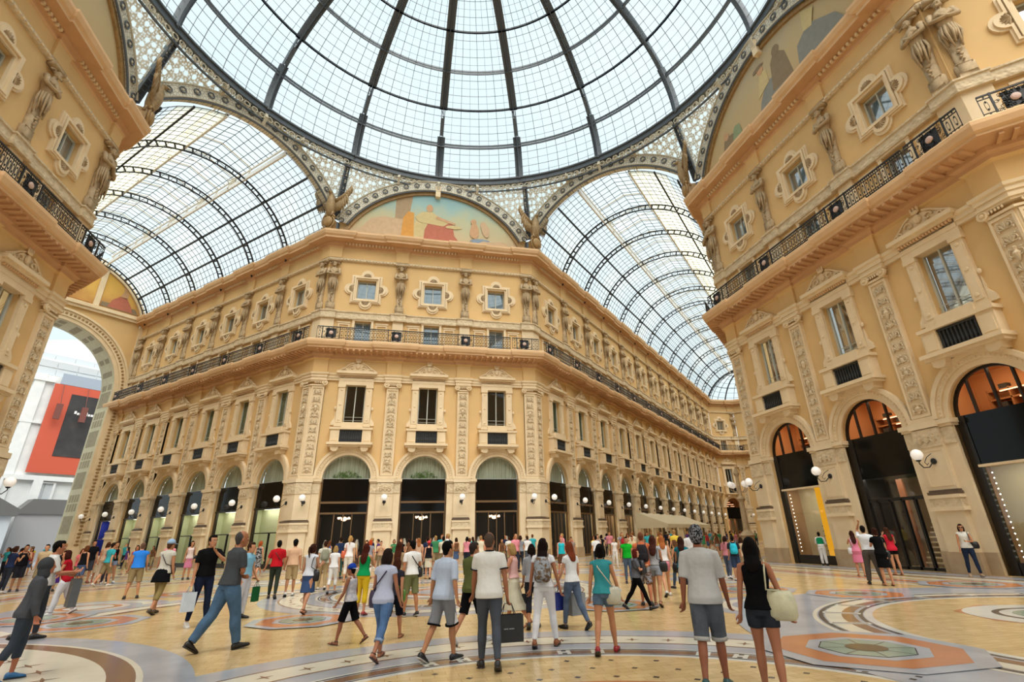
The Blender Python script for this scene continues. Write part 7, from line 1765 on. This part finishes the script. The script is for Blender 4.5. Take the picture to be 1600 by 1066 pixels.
# ---- the crowd farther off: a few figures, each copied with its own clothes
TEMPL = []
for i, (sx, po, top, bot, hr, sh) in enumerate((('m', {}, .5, 'pants', 'short', '#222226'), ('f', WALK(.5, 1), .2, 'capri', 'long', '#8a6a55'), ('m', WALK(.6, -1), .6, 'shorts', 'short', '#d8d4cc'), ('f', {}, 0, 'skirt', 'bob', '#7a5a44'), ('m', WALK(.5, 1), .7, 'pants', 'crop', '#2a2420'), ('f', dict(aR=(30, 10, 100, 20)), .4, 'pants', 'tail', '#c9c4bc'), ('f', WALK(.6, -1), 0, 'hot', 'longs', '#a5806a'))):
    TEMPL.append((i, sx, po, top, bot, hr, sh))
HUE = dict(white='#dedcd8', red='#b8323a', black='#17171b', blue='#3f66a5', grey='#85888e', pink='#d98a96', navy='#232c48', beige='#c4ac88', green='#3f7f55', yellow='#d8bc4a', cream='#d6ccb4', orange='#cc6a3a', turquoise='#3aa5b0', brown='#6a4a34', purple='#5a3c7a', coral='#d8705e')
BOTC = dict(pants=('dark', '#2c303a', 'trousers'), capri=('khaki', '#9a8a64', 'cropped trousers'), shorts=('khaki', '#8c7c5c', 'shorts'), skirt=('denim', '#4a5f85', 'skirt'), hot=('pale', '#a5a9b0', 'shorts'))
rng = random.Random(11); taken = []
def spot(fn, dmin=.75):
    for _ in range(200):
        x, y = fn()
        if all((x - a) ** 2 + (y - b_) ** 2 > dmin ** 2 for a, b_ in taken): taken.append((x, y)); return x, y
    return x, y
for o in bpy.data.objects:
    if o.get('category') == 'person': taken.append((o.location.x, o.location.y))
def gal(t0, t1, o0, o1, k='rarm'):
    def f(): p = frame_pt(k, rng.uniform(t0, t1) * (1 if k == 'rarm' else -1), rng.uniform(o0, o1)); return p.x, p.y
    return f
def rect(x0, x1, y0, y1): return lambda: (rng.uniform(x0, x1), rng.uniform(y0, y1))
ZONES = [(rect(-5.5, 7.5, 8.2, 17), 34, 'in front of the facade ahead', 'people before the facade ahead'), (rect(8, 15, 6, 17), 14, 'at the right gallery mouth', 'people at the right gallery mouth'),
         (gal(3, 22, 1.5, 11), 22, 'in the right gallery', 'people in the right gallery'), (gal(22, 60, 1.5, 12), 24, 'deep in the right gallery', 'people deep in the right gallery'),
         (rect(-19, -9, 7, 15), 12, 'at the left gallery mouth', 'people at the left gallery mouth'), (gal(4, 30, 2, 13, 'larm'), 22, 'in the left gallery', 'people in the left gallery'), (gal(33, 52, 0, 14, 'larm'), 10, 'in the square beyond the archway', 'people in the square')]
combos = [(c, t) for c in HUE for t in range(7)]; members = []; first = {}
WORDK = ['standing man', 'strolling woman', 'strolling man', 'standing woman', 'walking man', 'woman touching her face', 'young woman walking']
for zn, cnt, ph, grp in ZONES:
    cs = combos[:]; rng.shuffle(cs)
    for j in range(cnt):
        c, ti = cs[j]; x, y = spot(zn); i, sx, po, top, bot, hr, sh = TEMPL[ti]; h = rng.gauss(1.75 if sx == 'm' else 1.64, .05); az = rng.choice((rng.uniform(0, 360), rng.uniform(-30, 30), 180 + rng.uniform(-30, 30)))
        lab = '%s in %s top and %s %s %s' % (WORDK[ti], c, BOTC[bot][0], BOTC[bot][2], ph)
        sk = rng.choice(('#b5805c', '#c9906c', '#a06a4a', '#c99878')); hc = rng.choice(('#1a1210', '#3a2218', '#6a3f24', '#8a5a34', '#2a1a14', '#b08a55'))
        if ti not in first:
            b = person(lab, x, y, h, az, sx, po, (HUE[c], top), (bot, BOTC[bot][1]) + ((.5,) if bot == 'skirt' else ()), (hr, hc), sh, skin=sk, vox=.02, group=grp); first[ti] = b.t
        else: members.append((ti, lab, x, y, h, az, HUE[c], sk, hc, grp))
finish_people()
for ti, lab, x, y, h, az, c, sk, hc, grp in members:
    src = first[ti]; t = src.copy(); COL.objects.link(t); k = h / 1.755; z = src.location.z / src.scale.x * k
    t.location = (x, y, z); t.rotation_euler = (0, 0, -R(az)); t.scale = (k,) * 3; t['label'] = lab; t['group'] = grp
    for ch in list(src.children):
        q = ch.copy(); COL.objects.link(q); q.parent = t; n = ch.name.split('.')[0]
        m = {'body': (sk, 'skin'), 'hair': (hc, 'hair'), 'tank_top': (c, 'cloth'), 'shirt': (c, 'cloth')}.get(n)
        if m: q.material_slots[0].link = 'OBJECT'; q.material_slots[0].material = cloth(*m)
        for g in ch.children: r_ = g.copy(); COL.objects.link(r_); r_.parent = q
